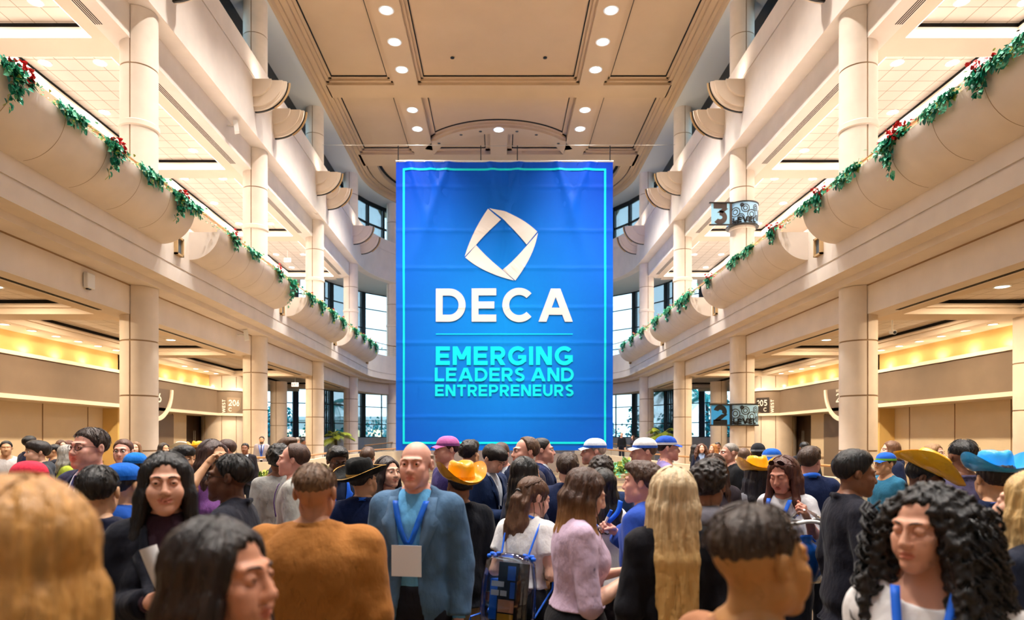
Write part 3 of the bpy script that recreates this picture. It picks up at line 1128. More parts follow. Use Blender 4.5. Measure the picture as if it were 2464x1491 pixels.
# ------------------------------------------------------------------ lettering (stroke built geometric sans capitals)
def glyph(c, t):
    P = []

    def R(x0, y0, x1, y1):
        P.append([(x0, y0), (x1, y0), (x1, y1), (x0, y1)])

    def S(xb, yb, xt, yt, k=1.16):
        w = t * k / 2
        P.append([(xb - w, yb), (xb + w, yb), (xt + w, yt), (xt - w, yt)])

    def A(cx, cy, rx, ry, a0, a1, n=22, tt=None):
        w = tt or t
        for i in range(n):
            p, q = math.radians(a0 + (a1 - a0) * i / n), math.radians(a0 + (a1 - a0) * (i + 1) / n)
            P.append([(cx + (rx - w) * math.cos(p), cy + (ry - w) * math.sin(p)), (cx + rx * math.cos(p), cy + ry * math.sin(p)),
                      (cx + rx * math.cos(q), cy + ry * math.sin(q)), (cx + (rx - w) * math.cos(q), cy + (ry - w) * math.sin(q))])
    h = t / 2
    if c == 'E':
        R(0, 0, t, 1); R(t, 0, .76, t); R(t, .5 - h, .70, .5 + h); R(t, 1 - t, .76, 1); return P, .76
    if c == 'L':
        R(0, 0, t, 1); R(t, 0, .68, t); return P, .68
    if c == 'I':
        R(0, 0, t, 1); return P, t
    if c == 'T':
        R(0, 1 - t, .78, 1); R(.39 - h, 0, .39 + h, 1 - t); return P, .78
    if c == 'D':
        R(0, 0, t, 1); R(t, 0, .42, t); R(t, 1 - t, .42, 1); A(.42, .5, .5, .5, -90, 90); return P, .92
    if c == 'C':
        A(.52, .5, .52, .515, 43, 317, 34); return P, .93
    if c == 'G':
        A(.52, .5, .52, .515, 43, 322, 34); R(.54, .5 - t * .75, .98, .5 + t * .15); R(.98 - t, .17, .98, .5); return P, .98
    if c == 'A':
        S(t * .58, 0, .53 - t * .12, 1); S(1.06 - t * .58, 0, .53 + t * .12, 1); R(.24, .21, .82, .21 + t); return P, 1.06
    if c == 'M':
        R(0, 0, t, 1); R(.98 - t, 0, .98, 1); S(.49, .30, t * .58, 1); S(.49, .30, .98 - t * .58, 1); return P, .98
    if c == 'N':
        R(0, 0, t, 1); R(.86 - t, 0, .86, 1); S(.86 - t * .6, 0, t * .6, 1, 1.3); return P, .86
    if c in 'RP':
        R(0, 0, t, 1); R(t, 1 - t, .46, 1); R(t, .33, .46, .33 + t); A(.46, .665, .34, .335, -90, 90)
        if c == 'R':
            S(.8 - t * .55, 0, .46, .36, 1.25)
        return P, .8
    if c == 'U':
        R(0, .4, t, 1); R(.82 - t, .4, .82, 1); A(.41, .4, .41, .41, 180, 360); return P, .82
    if c == 'S':
        A(.38, .72, .34, .29, 30, 270, 20); A(.38, .29, .36, .30, 90, -150, 20); return P, .76
    if c == 'V':
        S(.5 - t * .1, 0, t * .58, 1); S(.5 + t * .1, 0, 1 - t * .58, 1); return P, 1.0
    if c == 'W':
        S(.38, 0, t * .58, 1); S(.38, 0, .72, 1); S(1.06, 0, .72, 1); S(1.06, 0, 1.44 - t * .58, 1); return P, 1.44
    if c == 'X':
        S(t * .6, 0, .8 - t * .6, 1); S(.8 - t * .6, 0, t * .6, 1); return P, .8
    if c == '2':
        A(.38, .66, .36, .345, 165, -32, 20); S(t * .7, t * .8, .62, .52, 1.35); R(0, 0, .76, t); return P, .76
    if c == '3':
        R(.02, 1 - t, .74, 1); S(.36, .55, .66, 1 - t, 1.3); A(.36, .33, .39, .34, 95, -140, 22); return P, .76
    if c == '0':
        A(.39, .5, .39, .51, 0, 360, 32); return P, .78
    if c == '5':
        R(.1, 1 - t, .7, 1); R(.1, .5, .1 + t, 1); A(.36, .33, .38, .34, 125, -140, 22); return P, .76
    if c == '6':
        A(.38, .33, .37, .34, 0, 360, 28); S(.16, .38, .50, 1, 1.2); return P, .76
    return P, .35


def text_quads(txt, t, gap=.16):
    out, x = [], 0
    for c in txt:
        if c == ' ':
            x += .3
            continue
        P, w = glyph(c, t)
        for q in P:
            out.append([(a + x, b) for a, b in q])
        x += w + gap
    return out, x - gap


def put_text(mb, txt, t, box, mp, mi=0, gap=.16, sub=1, depth=None):
    """fit text into box (u0,v0,u1,v1); mp maps (u,v)->3D"""
    q, w = text_quads(txt, t, gap)
    u0, v0, u1, v1 = box
    for poly in q:
        pts = [mp(u0 + (u1 - u0) * a / w, v0 + (v1 - v0) * b) for a, b in poly]
        if depth is None:
            mb.add(pts, [tuple(range(len(pts)))], mi)
        else:
            mb.poly(pts, depth, mi)


# ------------------------------------------------------------------ the banner
ZB = 36.2
KB = ZB / F


def bx_(px):
    return (px - VX) * KB


def bh_(py):
    return H((VY - py) * KB)


def wave(px, py):
    """soft folds of the hung vinyl: pleats from the top grommets, faint horizontal packing creases"""
    v = max(0.0, 1 - (py - 390) / 330.0)
    w = 0
    for (a, k) in ((1030, .9), (1080, -.8), (1180, .6), (1250, -.6), (1340, .7), (1420, -.9), (985, .7)):
        c = a + (py - 390) * k * .45
        w += math.exp(-((px - c) / (9 + (py - 390) * .05)) ** 2) * .11 * v
    w += .05 * math.sin(px * .021 + py * .006) * math.sin(py * .007 + .6)
    for y in (450, 555, 645, 740, 825, 915, 1003):
        w += .02 * math.exp(-((py - y) / 3.5) ** 2)
    w += .012 * math.exp(-((px - 1213) / 3.0) ** 2)
    return w


def bpt(px, py, off=0.0):
    return (bx_(px), ZB - wave(px, py) - off, bh_(py))


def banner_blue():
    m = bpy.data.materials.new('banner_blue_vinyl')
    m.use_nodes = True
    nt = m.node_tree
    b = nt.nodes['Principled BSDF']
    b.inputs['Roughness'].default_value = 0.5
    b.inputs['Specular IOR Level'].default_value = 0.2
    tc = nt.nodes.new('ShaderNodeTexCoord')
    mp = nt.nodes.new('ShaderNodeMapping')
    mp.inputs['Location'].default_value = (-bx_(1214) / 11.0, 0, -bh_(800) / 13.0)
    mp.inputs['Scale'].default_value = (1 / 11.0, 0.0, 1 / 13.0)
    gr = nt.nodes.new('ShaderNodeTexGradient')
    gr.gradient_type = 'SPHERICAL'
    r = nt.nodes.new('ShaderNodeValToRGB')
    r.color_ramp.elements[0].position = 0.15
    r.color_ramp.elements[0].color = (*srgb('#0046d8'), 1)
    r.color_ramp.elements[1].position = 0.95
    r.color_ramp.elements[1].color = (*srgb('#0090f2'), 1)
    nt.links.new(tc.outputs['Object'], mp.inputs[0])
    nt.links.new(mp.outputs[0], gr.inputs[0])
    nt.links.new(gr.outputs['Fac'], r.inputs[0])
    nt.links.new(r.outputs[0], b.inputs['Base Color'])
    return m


M_CYAN = mat('banner_cyan_print', '#00f0ff', 0.4)
M_BWHITE = mat('banner_white_print', '#f7f1ee', 0.4)
ban = empty('hanging_banner', (0, ZB, bh_(1083)), 'huge blue vinyl banner with white emblem and lettering hanging across the hall', 'banner')


def bparent(o):
    o.parent = ban
    o.location = (0, -ZB, -bh_(1083))
    return o


mb = MB()
xs = np.linspace(953, 1475, 150)
ys = np.linspace(390, 1083, 190)
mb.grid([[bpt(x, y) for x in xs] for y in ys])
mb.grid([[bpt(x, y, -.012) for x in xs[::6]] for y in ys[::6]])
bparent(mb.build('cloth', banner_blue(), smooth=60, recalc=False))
OFFB = .03


def ribbon(mb, pts, w, off=OFFB, n=60):
    for (p, q) in pts:
        rows = []
        for i in range(n + 1):
            t = i / n
            x, y = p[0] + (q[0] - p[0]) * t, p[1] + (q[1] - p[1]) * t
            if abs(q[0] - p[0]) > abs(q[1] - p[1]):
                rows.append([bpt(x, y - w / 2, off), bpt(x, y + w / 2, off)])
            else:
                rows.append([bpt(x - w / 2, y, off), bpt(x + w / 2, y, off)])
        mb.grid(rows)


mb = MB()
ribbon(mb, [((970, 408), (1458, 408)), ((970, 1065), (1458, 1065)), ((972, 406), (972, 1067)), ((1456, 406), (1456, 1067))], 5)
bparent(mb.build('border_line', M_CYAN, recalc=False))
mb = MB()
ribbon(mb, [((1049, 803.5), (1378, 803.5))], 2.2)
bparent(mb.build('rule_line', M_CYAN, recalc=False))


def bez(p0, p1, p2, n=10):
    return [((1 - t) ** 2 * p0[0] + 2 * t * (1 - t) * p1[0] + t * t * p2[0], (1 - t) ** 2 * p0[1] + 2 * t * (1 - t) * p1[1] + t * t * p2[1]) for t in [i / n for i in range(n + 1)]]


def em(p):
    return (1030 + p[0] / 2.924, 470 + p[1] / 2.924)


BL = [  # (inner edge polyline control, outer edge control) of the four blades
    (bez((513, 175), (400, 272), (340, 345)) + [(258, 430)], bez((422, 93), (310, 250), (258, 430))),
    (bez((430, 90), (520, 160), (560, 205), 6) + bez((560, 205), (630, 270), (693, 348)), bez((430, 90), (640, 130), (768, 258))),
    (bez((773, 265), (700, 350), (660, 395), 6) + bez((660, 395), (600, 465), (525, 525)), bez((773, 265), (745, 430), (614, 600))),
    (bez((338, 349), (430, 455), (525, 528)) + [(605, 600)], bez((262, 437), (390, 550), (605, 600)))]
mb = MB()
for inner, outer in BL:
    n = 24

    def res(pl):
        d = [0]
        for a, b in zip(pl[:-1], pl[1:]):
            d.append(d[-1] + math.hypot(a[0] - b[0], a[1] - b[1]))
        return [(np.interp(t * d[-1], d, [p[0] for p in pl]), np.interp(t * d[-1], d, [p[1] for p in pl])) for t in [i / n for i in range(n + 1)]]
    mb.grid([[bpt(*em(a), OFFB), bpt(*em(((a[0] + b[0]) / 2, (a[1] + b[1]) / 2)), OFFB), bpt(*em(b), OFFB)] for a, b in zip(res(inner), res(outer))])
bparent(mb.build('emblem', M_BWHITE, recalc=False))
for txt, box, t, m, gp in (('DECA', (55, 888, 1018, 655), .21, M_BWHITE, .19), ('EMERGING', (55, 1193, 1018, 1062), .225, M_CYAN, .15),
                           ('LEADERS AND', (48, 1308, 1025, 1212), .21, M_CYAN, .13), ('ENTREPRENEURS', (50, 1412, 1025, 1330), .215, M_CYAN, .14)):
    mb = MB()
    put_text(mb, txt, t, (1030 + box[0] / 2.924, 470 + box[1] / 2.924, 1030 + box[2] / 2.924, 470 + box[3] / 2.924), lambda u, v: bpt(u, v, OFFB + .004), 0, gp)
    bparent(mb.build('lettering', m, recalc=False))
mb = MB()
mb.tube([(bx_(952), ZB + .02, bh_(387)), (bx_(1476), ZB + .02, bh_(387.5))], .045, 10)
bparent(mb.build('hanging_pole', M_WPLAST, smooth=40))
for px in (958, 1157, 1245, 1468):
    mb = MB()
    mb.tube([(bx_(px), ZB + .02, bh_(389)), (bx_(px), ZB + .02, bh_(350))], .028, 6)
    bparent(mb.build('strap', M_DARK))
mb = MB()
for px in range(975, 1460, 46):
    mb.tube([(bx_(px), ZB - .09, bh_(391)), (bx_(px + 5), ZB - .07, bh_(387))], .02, 5)
bparent(mb.build('cable_tie', M_WPLAST))
mb = MB()
pts = []
for k in range(41):
    t = k / 40
    x = -9.7 + 19.4 * t
    pts.append((x, ZB + .02 + .4 * abs(2 * t - 1) ** 2, H(16.2) - .25 * (1 - abs(2 * t - 1)) ** 0.7))
mb.tube(pts, .012, 5)
tag(mb.build('support_cable', M_CHROME), 'thin steel cable stretched across the hall above the blue banner', 'cable')

# ------------------------------------------------------------------ level signs on the second right column
def level_sign(hz0, hz1, digit, xc=10.2, zc=27.87):
    r = empty('level_sign', (xc, zc, H(hz0)), 'blue and black LEVEL %s sign wrapped round the %s column' % (digit, 'lobby level' if digit == '2' else 'gallery level'), 'sign', 'level signs')
    hh = (hz1 - hz0)
    R = .63
    LB = mat('sign_pale_blue', '#a4d4f8', 0.3, spec=0.5)
    DK = mat('sign_dark_brown', '#2a221f', 0.35)
    mb = MB()
    mb.lathe([(R - .02, .04), (R, .04), (R, hh - .04), (R - .02, hh - .04)], seg=40, a0=-PI * 1.02, a1=PI * .1)
    mb.build('drum_panel', LB, r, smooth=40)
    mb = MB()
    for a, b in ((0, .05), (hh - .05, hh)):
        mb.lathe([(.5, a), (R + .03, a), (R + .03, b), (.5, b)], seg=40)
        mb.box(-1.5, -.5, -.44, -.36, a, b)
    mb.build('rim', M_DARK, r, smooth=40)

    def cyl(u, v):
        a = -PI / 2 - .38 + u / R
        return ((R + .008) * math.cos(a), (R + .008) * math.sin(a), v)
    mb = MB()
    rn = random.Random(3)
    pts = [(-.42, .2, .12), (-.25, .55, .2), (-.02, .33, .13), (.15, .68, .17), (.42, .42, .2), (.62, .72, .14), (.72, .3, .12), (-.5, .75, .12), (.28, .2, .1), (-.2, .12, .09), (.9, .55, .13), (.02, .82, .08)]
    for (u, v, q) in pts:
        v *= hh
        for rad in (q, q * .55):
            rows = []
            for k in range(29):
                a = 2 * PI * k / 28
                rows.append([cyl(u + rr * math.cos(a), min(max(v + rr * math.sin(a), .04), hh - .04)) for rr in (rad - .03, rad)])
            mb.grid(rows)
    mb.build('ring_pattern', DK, r, recalc=False)
    mb = MB()
    put_text(mb, 'LEVEL', .26, (-.34, .07, .62, .3), lambda u, v: tuple(np.array(cyl(u, v)) * np.array([1.012, 1.012, 1])), 0, .14)
    mb.build('lettering', mat('sign_black', '#0c0c0e', 0.4), r, recalc=False)
    mb = MB()
    mb.box(-1.42, -.58, -.405, -.395, .05, hh - .05)
    mb.build('blade_panel', mat('sign_cyan_' + ('pale' if digit == '3' else 'deep'), '#9fd8f8' if digit == '3' else '#2f9ee8', 0.3, spec=0.5), r)
    mb = MB()
    put_text(mb, digit, .25, (-1.34, .05, -.76, hh - .05), lambda u, v: (u, -.412, v), 0)
    mb.box(-.66, -.56, -.42, -.40, .05, hh - .05)
    mb.build('digit', mat('sign_black', '#0c0c0e', 0.4) if digit == '2' else mat('sign_grey_brown', '#4c403d', 0.4), r, recalc=False)


level_sign(.55, 1.46, '2')
level_sign(8.82, 9.78, '3')

# room signs on the taupe band
M_LET = mat('sign_letter_white', '#f2ece2', 0.4)
for s, sn in SIDES:
    num = '206' if s < 0 else '205'
    r = empty('room_sign', (s * 15.08, 29.0, H(2.25)), 'half-round room sign reading WEST %s on the %s taupe band, partly behind a column' % (num, sn), 'sign', 'room signs')
    mb = MB()
    n = 24
    pts = [(0, 1.42 * math.cos(PI + PI * k / n), 1.3 * math.sin(PI + PI * k / n)) for k in range(n + 1)]
    mb.poly(pts, (-s * .05, 0, 0))
    mb.build('panel', mat('sign_panel_taupe', '#5c4b3f', 0.5), r)
    mb = MB()
    rows = []
    for k in range(n + 1):
        a = PI + PI * k / n
        rows.append([(x, q * math.cos(a), q * .92 * math.sin(a)) for x, q in ((0, 1.42), (-s * .12, 1.42), (-s * .12, 1.6), (0, 1.6))])
    mb.grid(rows, 0, True)
    mb.build('rim', M_LEDGE, r)
    mb = MB()
    dr = -1 if s > 0 else 1
    # text runs towards the reader's right
    put_text(mb, num, .17, (-.62, -.62, .62, -.22), lambda u, v: (-s * .06, dr * u, v))
    put_text(mb, 'WEST', .17, (-.62, -.16, -.1, -.04), lambda u, v: (-s * .06, dr * u, v))
    mb.build('lettering', M_LET, r, recalc=False)
    # sign on the round pier
    r = empty('pier_sign', (s * 15.3, 36.87, H(1.3)), 'curved dark sign reading %s C WEST on the %s round pier' % (num, sn), 'sign', 'room signs')

    def pm(u, v, R=1.26):
        a = (-2.82 + u / R) if s > 0 else (-1.25 + u / R)
        return (R * math.cos(a), R * math.sin(a), v)
    mb = MB()
    rows = []
    for k in range(21):
        u = 1.0 * k / 20
        lo = .05 + .45 * (1 - math.sqrt(max(0, 1 - ((1 - k / 20) if s > 0 else k / 20) ** 2)))
        u2 = u * .8 if s > 0 else u * .8 + .3
        rows.append([pm(u2, lo, 1.25), pm(u2, .95, 1.25)])
    mb.grid(rows)
    mb.build('panel', mat('sign_panel_dark' if s > 0 else 'sign_panel_light', '#2e251f' if s > 0 else '#8d7a66', 0.5), r, recalc=False, smooth=40)
    mb = MB()
    put_text(mb, num, .16, (.08 if s > 0 else .38, .5, .70 if s > 0 else 1.0, .82), pm)
    put_text(mb, 'C', .16, (.5 if s > 0 else .38, .2, .67 if s > 0 else .55, .4), pm)
    x = .88 if s > 0 else .06
    put_text(mb, 'WEST', .2, (.12, 0, .82, .16), lambda u, v: pm(x + .16 - v, u))
    mb.build('lettering', M_LET, r, recalc=False)

# exit sign, wall boxes, loudspeakers, cameras
r = empty('exit_sign', (-12.25, 40.0, H(3.40)), 'lit white EXIT sign with red letters under the left lobby ceiling', 'exit sign', 'exit signs')
mb = MB()
mb.box(-.2, .2, -.04, .04, -.24, .0)
mb.build('housing', mat('exit_face', (1.0, 0.85, 0.7), emit=0.8), r)
mb = MB()
mb.tube([(0, 0, 0), (0, 0, .44)], .015, 6)
mb.build('stem', M_WPLAST, r)
mb = MB()
put_text(mb, 'EXIT', .2, (-.16, -.2, .16, -.04), lambda u, v: (u, -.045, v))
mb.build('lettering', mat('exit_red', '#d8452c', 0.5, emit=0.4), r, recalc=False)
r2 = copy_tree(r, loc=(-12.9, 40.6, H(11.05)), label='small lit EXIT sign hanging under the left gallery ceiling')
for (x, z, h, lb) in ((-10.19, 16.45, 3.72, 'white wireless box on the lobby beam above the crowd, left side'),):
    r = empty('wireless_box', (x, z, H(h)), lb, 'access point')
    mb = MB()
    mb.box(0, .12, -.16, .16, 0, .38)
    o = mb.build('housing', M_WPLAST, r)
    bv = o.modifiers.new('b', 'BEVEL')
    bv.width = .03
    bv.segments = 3
    mb = MB()
    mb.box(.02, .08, -.08, -.03, -.03, 0)
    mb.box(.02, .08, .03, .06, -.02, 0)
    mb.build('connector', M_DARK, r)
for (x, z, h, lb) in ((-9.95, 25.9, 3.4 + .45, 'small white loudspeaker on the left lobby beam by the second column'), (-9.95, 24.9, 11.5, 'small white loudspeaker tucked under the left upper beam')):
    r = empty('loudspeaker', (x, z, H(h)), lb, 'loudspeaker', 'wall loudspeakers', math.radians(20))
    mb = MB()
    mb.poly([(0, -.14, .38), (.16, -.1, .42), (.16, .1, .42), (0, .14, .38)], (.06, 0, -.4))
    mb.build('cabinet', M_WPLAST, r)
    mb = MB()
    mb.tube([(-.22, 0, .2), (.03, 0, .2)], .02, 6)
    mb.build('mounting_arm', M_CHROME, r)
r = empty('security_camera', (11.6, 19.6, H(3.50)), 'small white camera hanging from the right lobby ceiling beside the first column', 'camera')
mb = MB()
mb.tube([(0, 0, .34), (0, 0, -.3)], .025, 8)
mb.build('stem', M_WPLAST, r)
mb = MB()
mb.tube([(0, .06, -.34), (-.02, -.16, -.38)], .06, 12)
mb.build('body', M_WPLAST, r, smooth=40)
mb = MB()
mb.tube([(-.02, -.16, -.38), (-.023, -.175, -.383)], .045, 12)
mb.build('lens', M_DARK, r)

# ------------------------------------------------------------------ curved parapets with wooden handrail, hanging planters, palms
def parapet(name, pts, h0, h1, label):
    """pts: plan polyline; wall from the floor to h0, posts and rail at h1"""
    base = Vector((pts[len(pts) // 2][0], pts[len(pts) // 2][1], 0))
    r = empty(name, base, label, 'railing', 'curved parapets')
    mb = MB()
    rows = []
    for i, p in enumerate(pts):
        a, b = Vector(pts[max(i - 1, 0)]), Vector(pts[min(i + 1, len(pts) - 1)])
        d = (b - a)
        n = Vector((-d[1], d[0], 0)).normalized() * .09
        q = Vector((p[0], p[1], 0)) - base
        hh = p[2] if len(p) > 2 else 0
        rows.append([q + n + Vector((0, 0, 0)), q + n + Vector((0, 0, H(h0 + hh))), q - n + Vector((0, 0, H(h0 + hh))), q - n])
    mb.grid(rows, 0, True)
    mb.build('wall', M_WALL, r, smooth=30)
    mb = MB()
    mb.tube([Vector((p[0], p[1], H(h1 + (p[2] if len(p) > 2 else 0)))) - base for p in pts], .035, 8)
    mb.build('handrail', M_WOOD, r, smooth=40)
    mb = MB()
    for p in pts[::2]:
        q = Vector((p[0], p[1], 0)) - base
        hh = p[2] if len(p) > 2 else 0
        mb.tube([q + Vector((0, 0, H(h0 + hh))), q + Vector((0, 0, H(h1 + hh)))], .014, 6)
    mb.build('post', M_CHROME, r)


def curve_pts(ctrl, n=24):
    out = []
    ctrl = [np.array(c, float) for c in ctrl]
    for i in range(len(ctrl) - 1):
        p0, p1, p2, p3 = ctrl[max(i - 1, 0)], ctrl[i], ctrl[i + 1], ctrl[min(i + 2, len(ctrl) - 1)]
        for k in range(n // (len(ctrl) - 1)):
            t = k / (n // (len(ctrl) - 1))
            out.append(tuple(.5 * ((2 * p1) + (-p0 + p2) * t + (2 * p0 - 5 * p1 + 4 * p2 - p3) * t * t + (-p0 + 3 * p1 - 3 * p2 + p3) * t ** 3)))
    out.append(tuple(ctrl[-1]))
    return out


parapet('curved_parapet', curve_pts([(-9.4, 19.6, 0), (-7.9, 20.4, 0), (-6.7, 22.6, 0), (-6.8, 26.5, .02), (-6.6, 32, .03), (-5.4, 37.2, .05), (-2.4, 39.5, .05), (0, 40, .05)], 35), -.72, -.58,
        'curved cream parapet with wooden handrail sweeping below the banner, left part')
parapet('curved_parapet', curve_pts([(9.4, 17.5, -.15), (8.2, 22.6, -.1), (7.3, 28, -.1), (6.6, 33, -.02), (5.4, 37.2, .05), (2.4, 39.5, .05), (0, 40, .05)], 35), -.9, -.6,
        'curved cream parapet with wooden handrail sweeping below the banner, right part')
parapet('curved_parapet', curve_pts([(-9.6, 47.5, -.1), (-8.8, 50, 0), (-7.6, 52.5, .2), (-6.0, 54.5, .35)], 12), -.9, -.35, 'ramp parapet with wooden handrail behind the left windows columns')
parapet('curved_parapet', curve_pts([(9.6, 44.5, -.25), (8.8, 47.5, -.1), (7.6, 50, .05), (6.0, 52, .2)], 12), -.6, -.3, 'ramp parapet with wooden handrail behind the right window columns')

for nm, (x0, x1, y0, y1, hh) in (('ramp_left', (-9.5, -7.35, 21.7, 28, .16)), ('ramp_right', (6.5, 9.5, 39.5, 44, .40))):
    mb = MB()
    mb.box(x0, x1, y0, y1, 0, hh)
    struct(mb.build(nm, M_WALL))

M_PALM = mat('palm_frond', '#8f9a2e', 0.5)
M_PALM2 = mat('palm_frond_green', '#5f7f38', 0.5)
M_TRUNK = mat('palm_trunk', '#4c4327', 0.9)
M_POT = mat('planter_pot', '#d9c9ae', 0.7)


def palm(x, y, z, hgt, nf, fl, m, label, seed=0, cat='palm', base=True):
    rn = random.Random(seed)
    r = empty('potted_palm' if base else 'palm_tree', (x, y, z), label, cat)
    mb = MB()
    mb.tube([(0, 0, 0), (.05, 0, hgt * .5), (0, .03, hgt)], [.09 * fl, .07 * fl, .06 * fl], 8)
    mb.build('trunk', M_TRUNK, r, smooth=60)
    mb = MB()
    for k in range(nf):
        a = 2 * PI * k / nf + rn.uniform(-.3, .3)
        el = rn.uniform(.25, 1.2)
        L = fl * rn.uniform(.75, 1.1)
        pts = []
        for q in range(13):
            t = q / 12
            rad = L * math.cos(el) * t + .1 * t
            zz = hgt + L * math.sin(el) * t - L * .75 * t * t * (1.1 - .3 * el)
            pts.append(Vector((rad * math.cos(a), rad * math.sin(a), zz)))
        mb.tube(pts, .012 * fl, 4)
        side = Vector((-math.sin(a), math.cos(a), 0))
        for q in range(2, 13):
            for e in range(3):
                for sg in (-1, 1):
                    t = min(11.99, q - 1 + e / 3)
                    i = int(t)
                    p = pts[i].lerp(pts[i + 1], t - i)
                    d = (pts[i + 1] - pts[i]).normalized() * .6 + side * sg * .75 + Vector((0, 0, -.35))
                    ll = fl * .38 * (1 - abs(t / 12 - .45) * 1.1)
                    w = Vector((0, 0, 1)).cross(d).normalized() * .009 * fl
                    e1 = p + d * ll * .55
                    e2 = p + d * ll + Vector((0, 0, -.12 * ll))
                    mb.add([p - w * .5, e1 - w, e2, e1 + w, p + w * .5], [(0, 1, 2, 3, 4)])
    mb.build('frond', m, r, recalc=False)
    if base:
        mb = MB()
        mb.lathe([(0, 0), (.3, 0), (.42, .5), (.38, .5), (.36, .42), (0, .42)], seg=20)
        mb.build('pot', M_POT, r, smooth=40)
    return r


palm(-10.1, 41.2, 0.0, 1.85, 14, 1.4, M_PALM, 'yellow-green potted palm between the columns left of the banner', 5)
palm(10.1, 41.2, 0.0, 1.95, 10, 1.9, M_PALM, 'drooping yellow-green palm between the columns right of the banner', 8)


def bush(x, y, z, rx, rz_, n, mats, label, seed=0, sz=.09, pot=True, cat='plant'):
    rn = random.Random(seed)
    r = empty('hanging_planter' if pot else 'shrub', (x, y, z), label, cat)
    mb = MB()
    for k in range(n):
        a, t, q = rn.uniform(0, 2 * PI), rn.gauss(0, .5), rn.random() ** .5
        p = Vector((rx * q * math.cos(a), rx * q * math.sin(a) * .7, rz_ * (rn.random() - .2) - (q ** 3) * rz_ * .6))
        leaf(mb, p, (p.x + rn.uniform(-.3, .3), p.y + rn.uniform(-.3, .3), rn.uniform(-.3, .8)), (rn.uniform(-.5, .5), -1, .5), sz * rn.uniform(.6, 1.6), rn.randrange(len(mats)))
    mb.build('foliage', mats, r, recalc=False)
    if pot:
        mb = MB()
        mb.lathe([(0, -rz_ * .9), (rx * .3, -rz_ * .9), (rx * .5, -.05), (0, -.05)], seg=18)
        mb.build('pot', M_POT, r, smooth=40)
    return r


bush(-7.1, 19.8, 0.62, .55, .3, 420, [M_PALM, M_PALM2, M_L3], 'leafy green planter in front of the left parapet', 3)
bush(-5.5, 21.0, 0.75, .6, .28, 420, [M_PALM2, M_L3, M_PALM], 'low leafy planter behind the man with glasses', 4)
bush(4.1, 20.3, 0.95, .62, .34, 520, [M_PALM2, M_L3, M_L2], 'trailing plant in a pale bowl against the right parapet', 5)
for (x, y, lb) in ((-7.1, 19.8, 'left'), (-5.5, 21.0, 'middle'), (4.1, 20.3, 'right')):
    mb = MB()
    mb.lathe([(.25, 0), (.25, .05), (.12, .1), (.12, .45)], c=(0, 0, 0), seg=16)
    o = mb.build('planter_stand', M_POT, smooth=40, loc=(x, y, 0))
    tag(o, 'pale pedestal under the %s leafy planter near the parapet' % lb, 'plant stand', 'plant stands')

# ------------------------------------------------------------------ outdoors
mb = MB()
mb.box(-90, 90, 57.2, 130, -2.2, -2.0)
mb.box(-90, -17.7, 20, 57.2, -2.2, -2.0)
mb.box(17.7, 90, 20, 57.2, -2.2, -2.0)
struct(mb.build('ground', mat('grass_ground', '#2f5a48', 0.9, var=.2, vscale=.5)))
M_T1 = mat('tree_leaf_teal', '#22a39c', 0.6)
M_T2 = mat('tree_leaf_blue', '#45c4d0', 0.6)
M_T3 = mat('tree_leaf_dark', '#12777c', 0.6)
M_BARK = mat('bark', '#3a3029', 0.9)


def tree_parts(seed, n, R=2.6, hgt=3.2):
    rn = random.Random(seed)
    mb = MB()
    blobs = [(rn.gauss(0, R * .5), rn.gauss(0, R * .5), hgt + rn.uniform(-.8, 1.3) * R * .55, R * rn.uniform(.35, .6)) for _ in range(11)]
    for k in range(n):
        b = rn.choice(blobs)
        d = Vector((rn.gauss(0, 1), rn.gauss(0, 1), rn.gauss(0, 1))).normalized()
        p = Vector(b[:3]) + d * b[3] * rn.random() ** .33
        leaf(mb, p, (rn.gauss(0, 1), rn.gauss(0, 1), rn.gauss(-.3, .6)), (rn.gauss(0, 1), -1, .6), rn.uniform(.16, .36), rn.choices([0, 1, 2], [4, 2, 3])[0])
    mt = MB()
    mt.tube([(0, 0, 0), (.1, .05, hgt * .5), (0, 0, hgt)], [.22, .16, .1], 8)
    for b in blobs[:6]:
        mt.tube([(0, 0, hgt * .55), Vector((0, 0, hgt * .6)).lerp(Vector(b[:3]), .6), b[:3]], [.1, .07, .03], 6)
    return [('crown', mb.mesh('crown', [M_T1, M_T2, M_T3], recalc=False)), ('trunk', mt.mesh('trunk', M_BARK, smooth=60))]


TP = [tree_parts(11, 1500), tree_parts(12, 1500), tree_parts(13, 1300, 2.2, 4.2)]
rn = random.Random(21)
tspots = []
for s in (-1, 1):
    for k, (x, y) in enumerate(((22.5, 45), (26, 52), (20, 54.5), (14.5, 60.5), (24, 63), (10.5, 66.5), (30, 72), (18.5, 73), (5, 73))):
        tspots.append((s, k, s * (x + rn.uniform(-.6, .6)), y + rn.uniform(-.8, .8)))
for s, k, x, y in tspots:
    r = empty('tree', (x, y, -2.1), 'bushy blue-green tree outside the %s windows, %s from the wall' % ('left' if s < 0 else 'right', ORD[k]), 'tree', 'trees outside the windows', rn.uniform(0, 6))
    sc = rn.uniform(.75, 1.15)
    for n, me in TP[k % 3]:
        o = bpy.data.objects.new(n, me)
        COL.objects.link(o)
        o.parent = r
        o.scale = (sc, sc, sc * rn.uniform(.9, 1.15))
palm(-15.2, 61.0, -2, 7.0, 14, 2.4, M_T1, 'tall palm tree outside the left windows', 31, 'palm tree', False)
palm(14.6, 55.0, -2, 8.2, 14, 2.4, M_T1, 'tall palm tree outside the right windows behind the second column', 32, 'palm tree', False)
palm(18.8, 60.0, -2, 7.6, 14, 2.4, M_T1, 'tall palm tree outside the right windows near the level two sign', 33, 'palm tree', False)
r = empty('far_building', (-24, 96, -2), 'long low white building with lit windows beyond the trees on the left', 'building')
mb = MB()
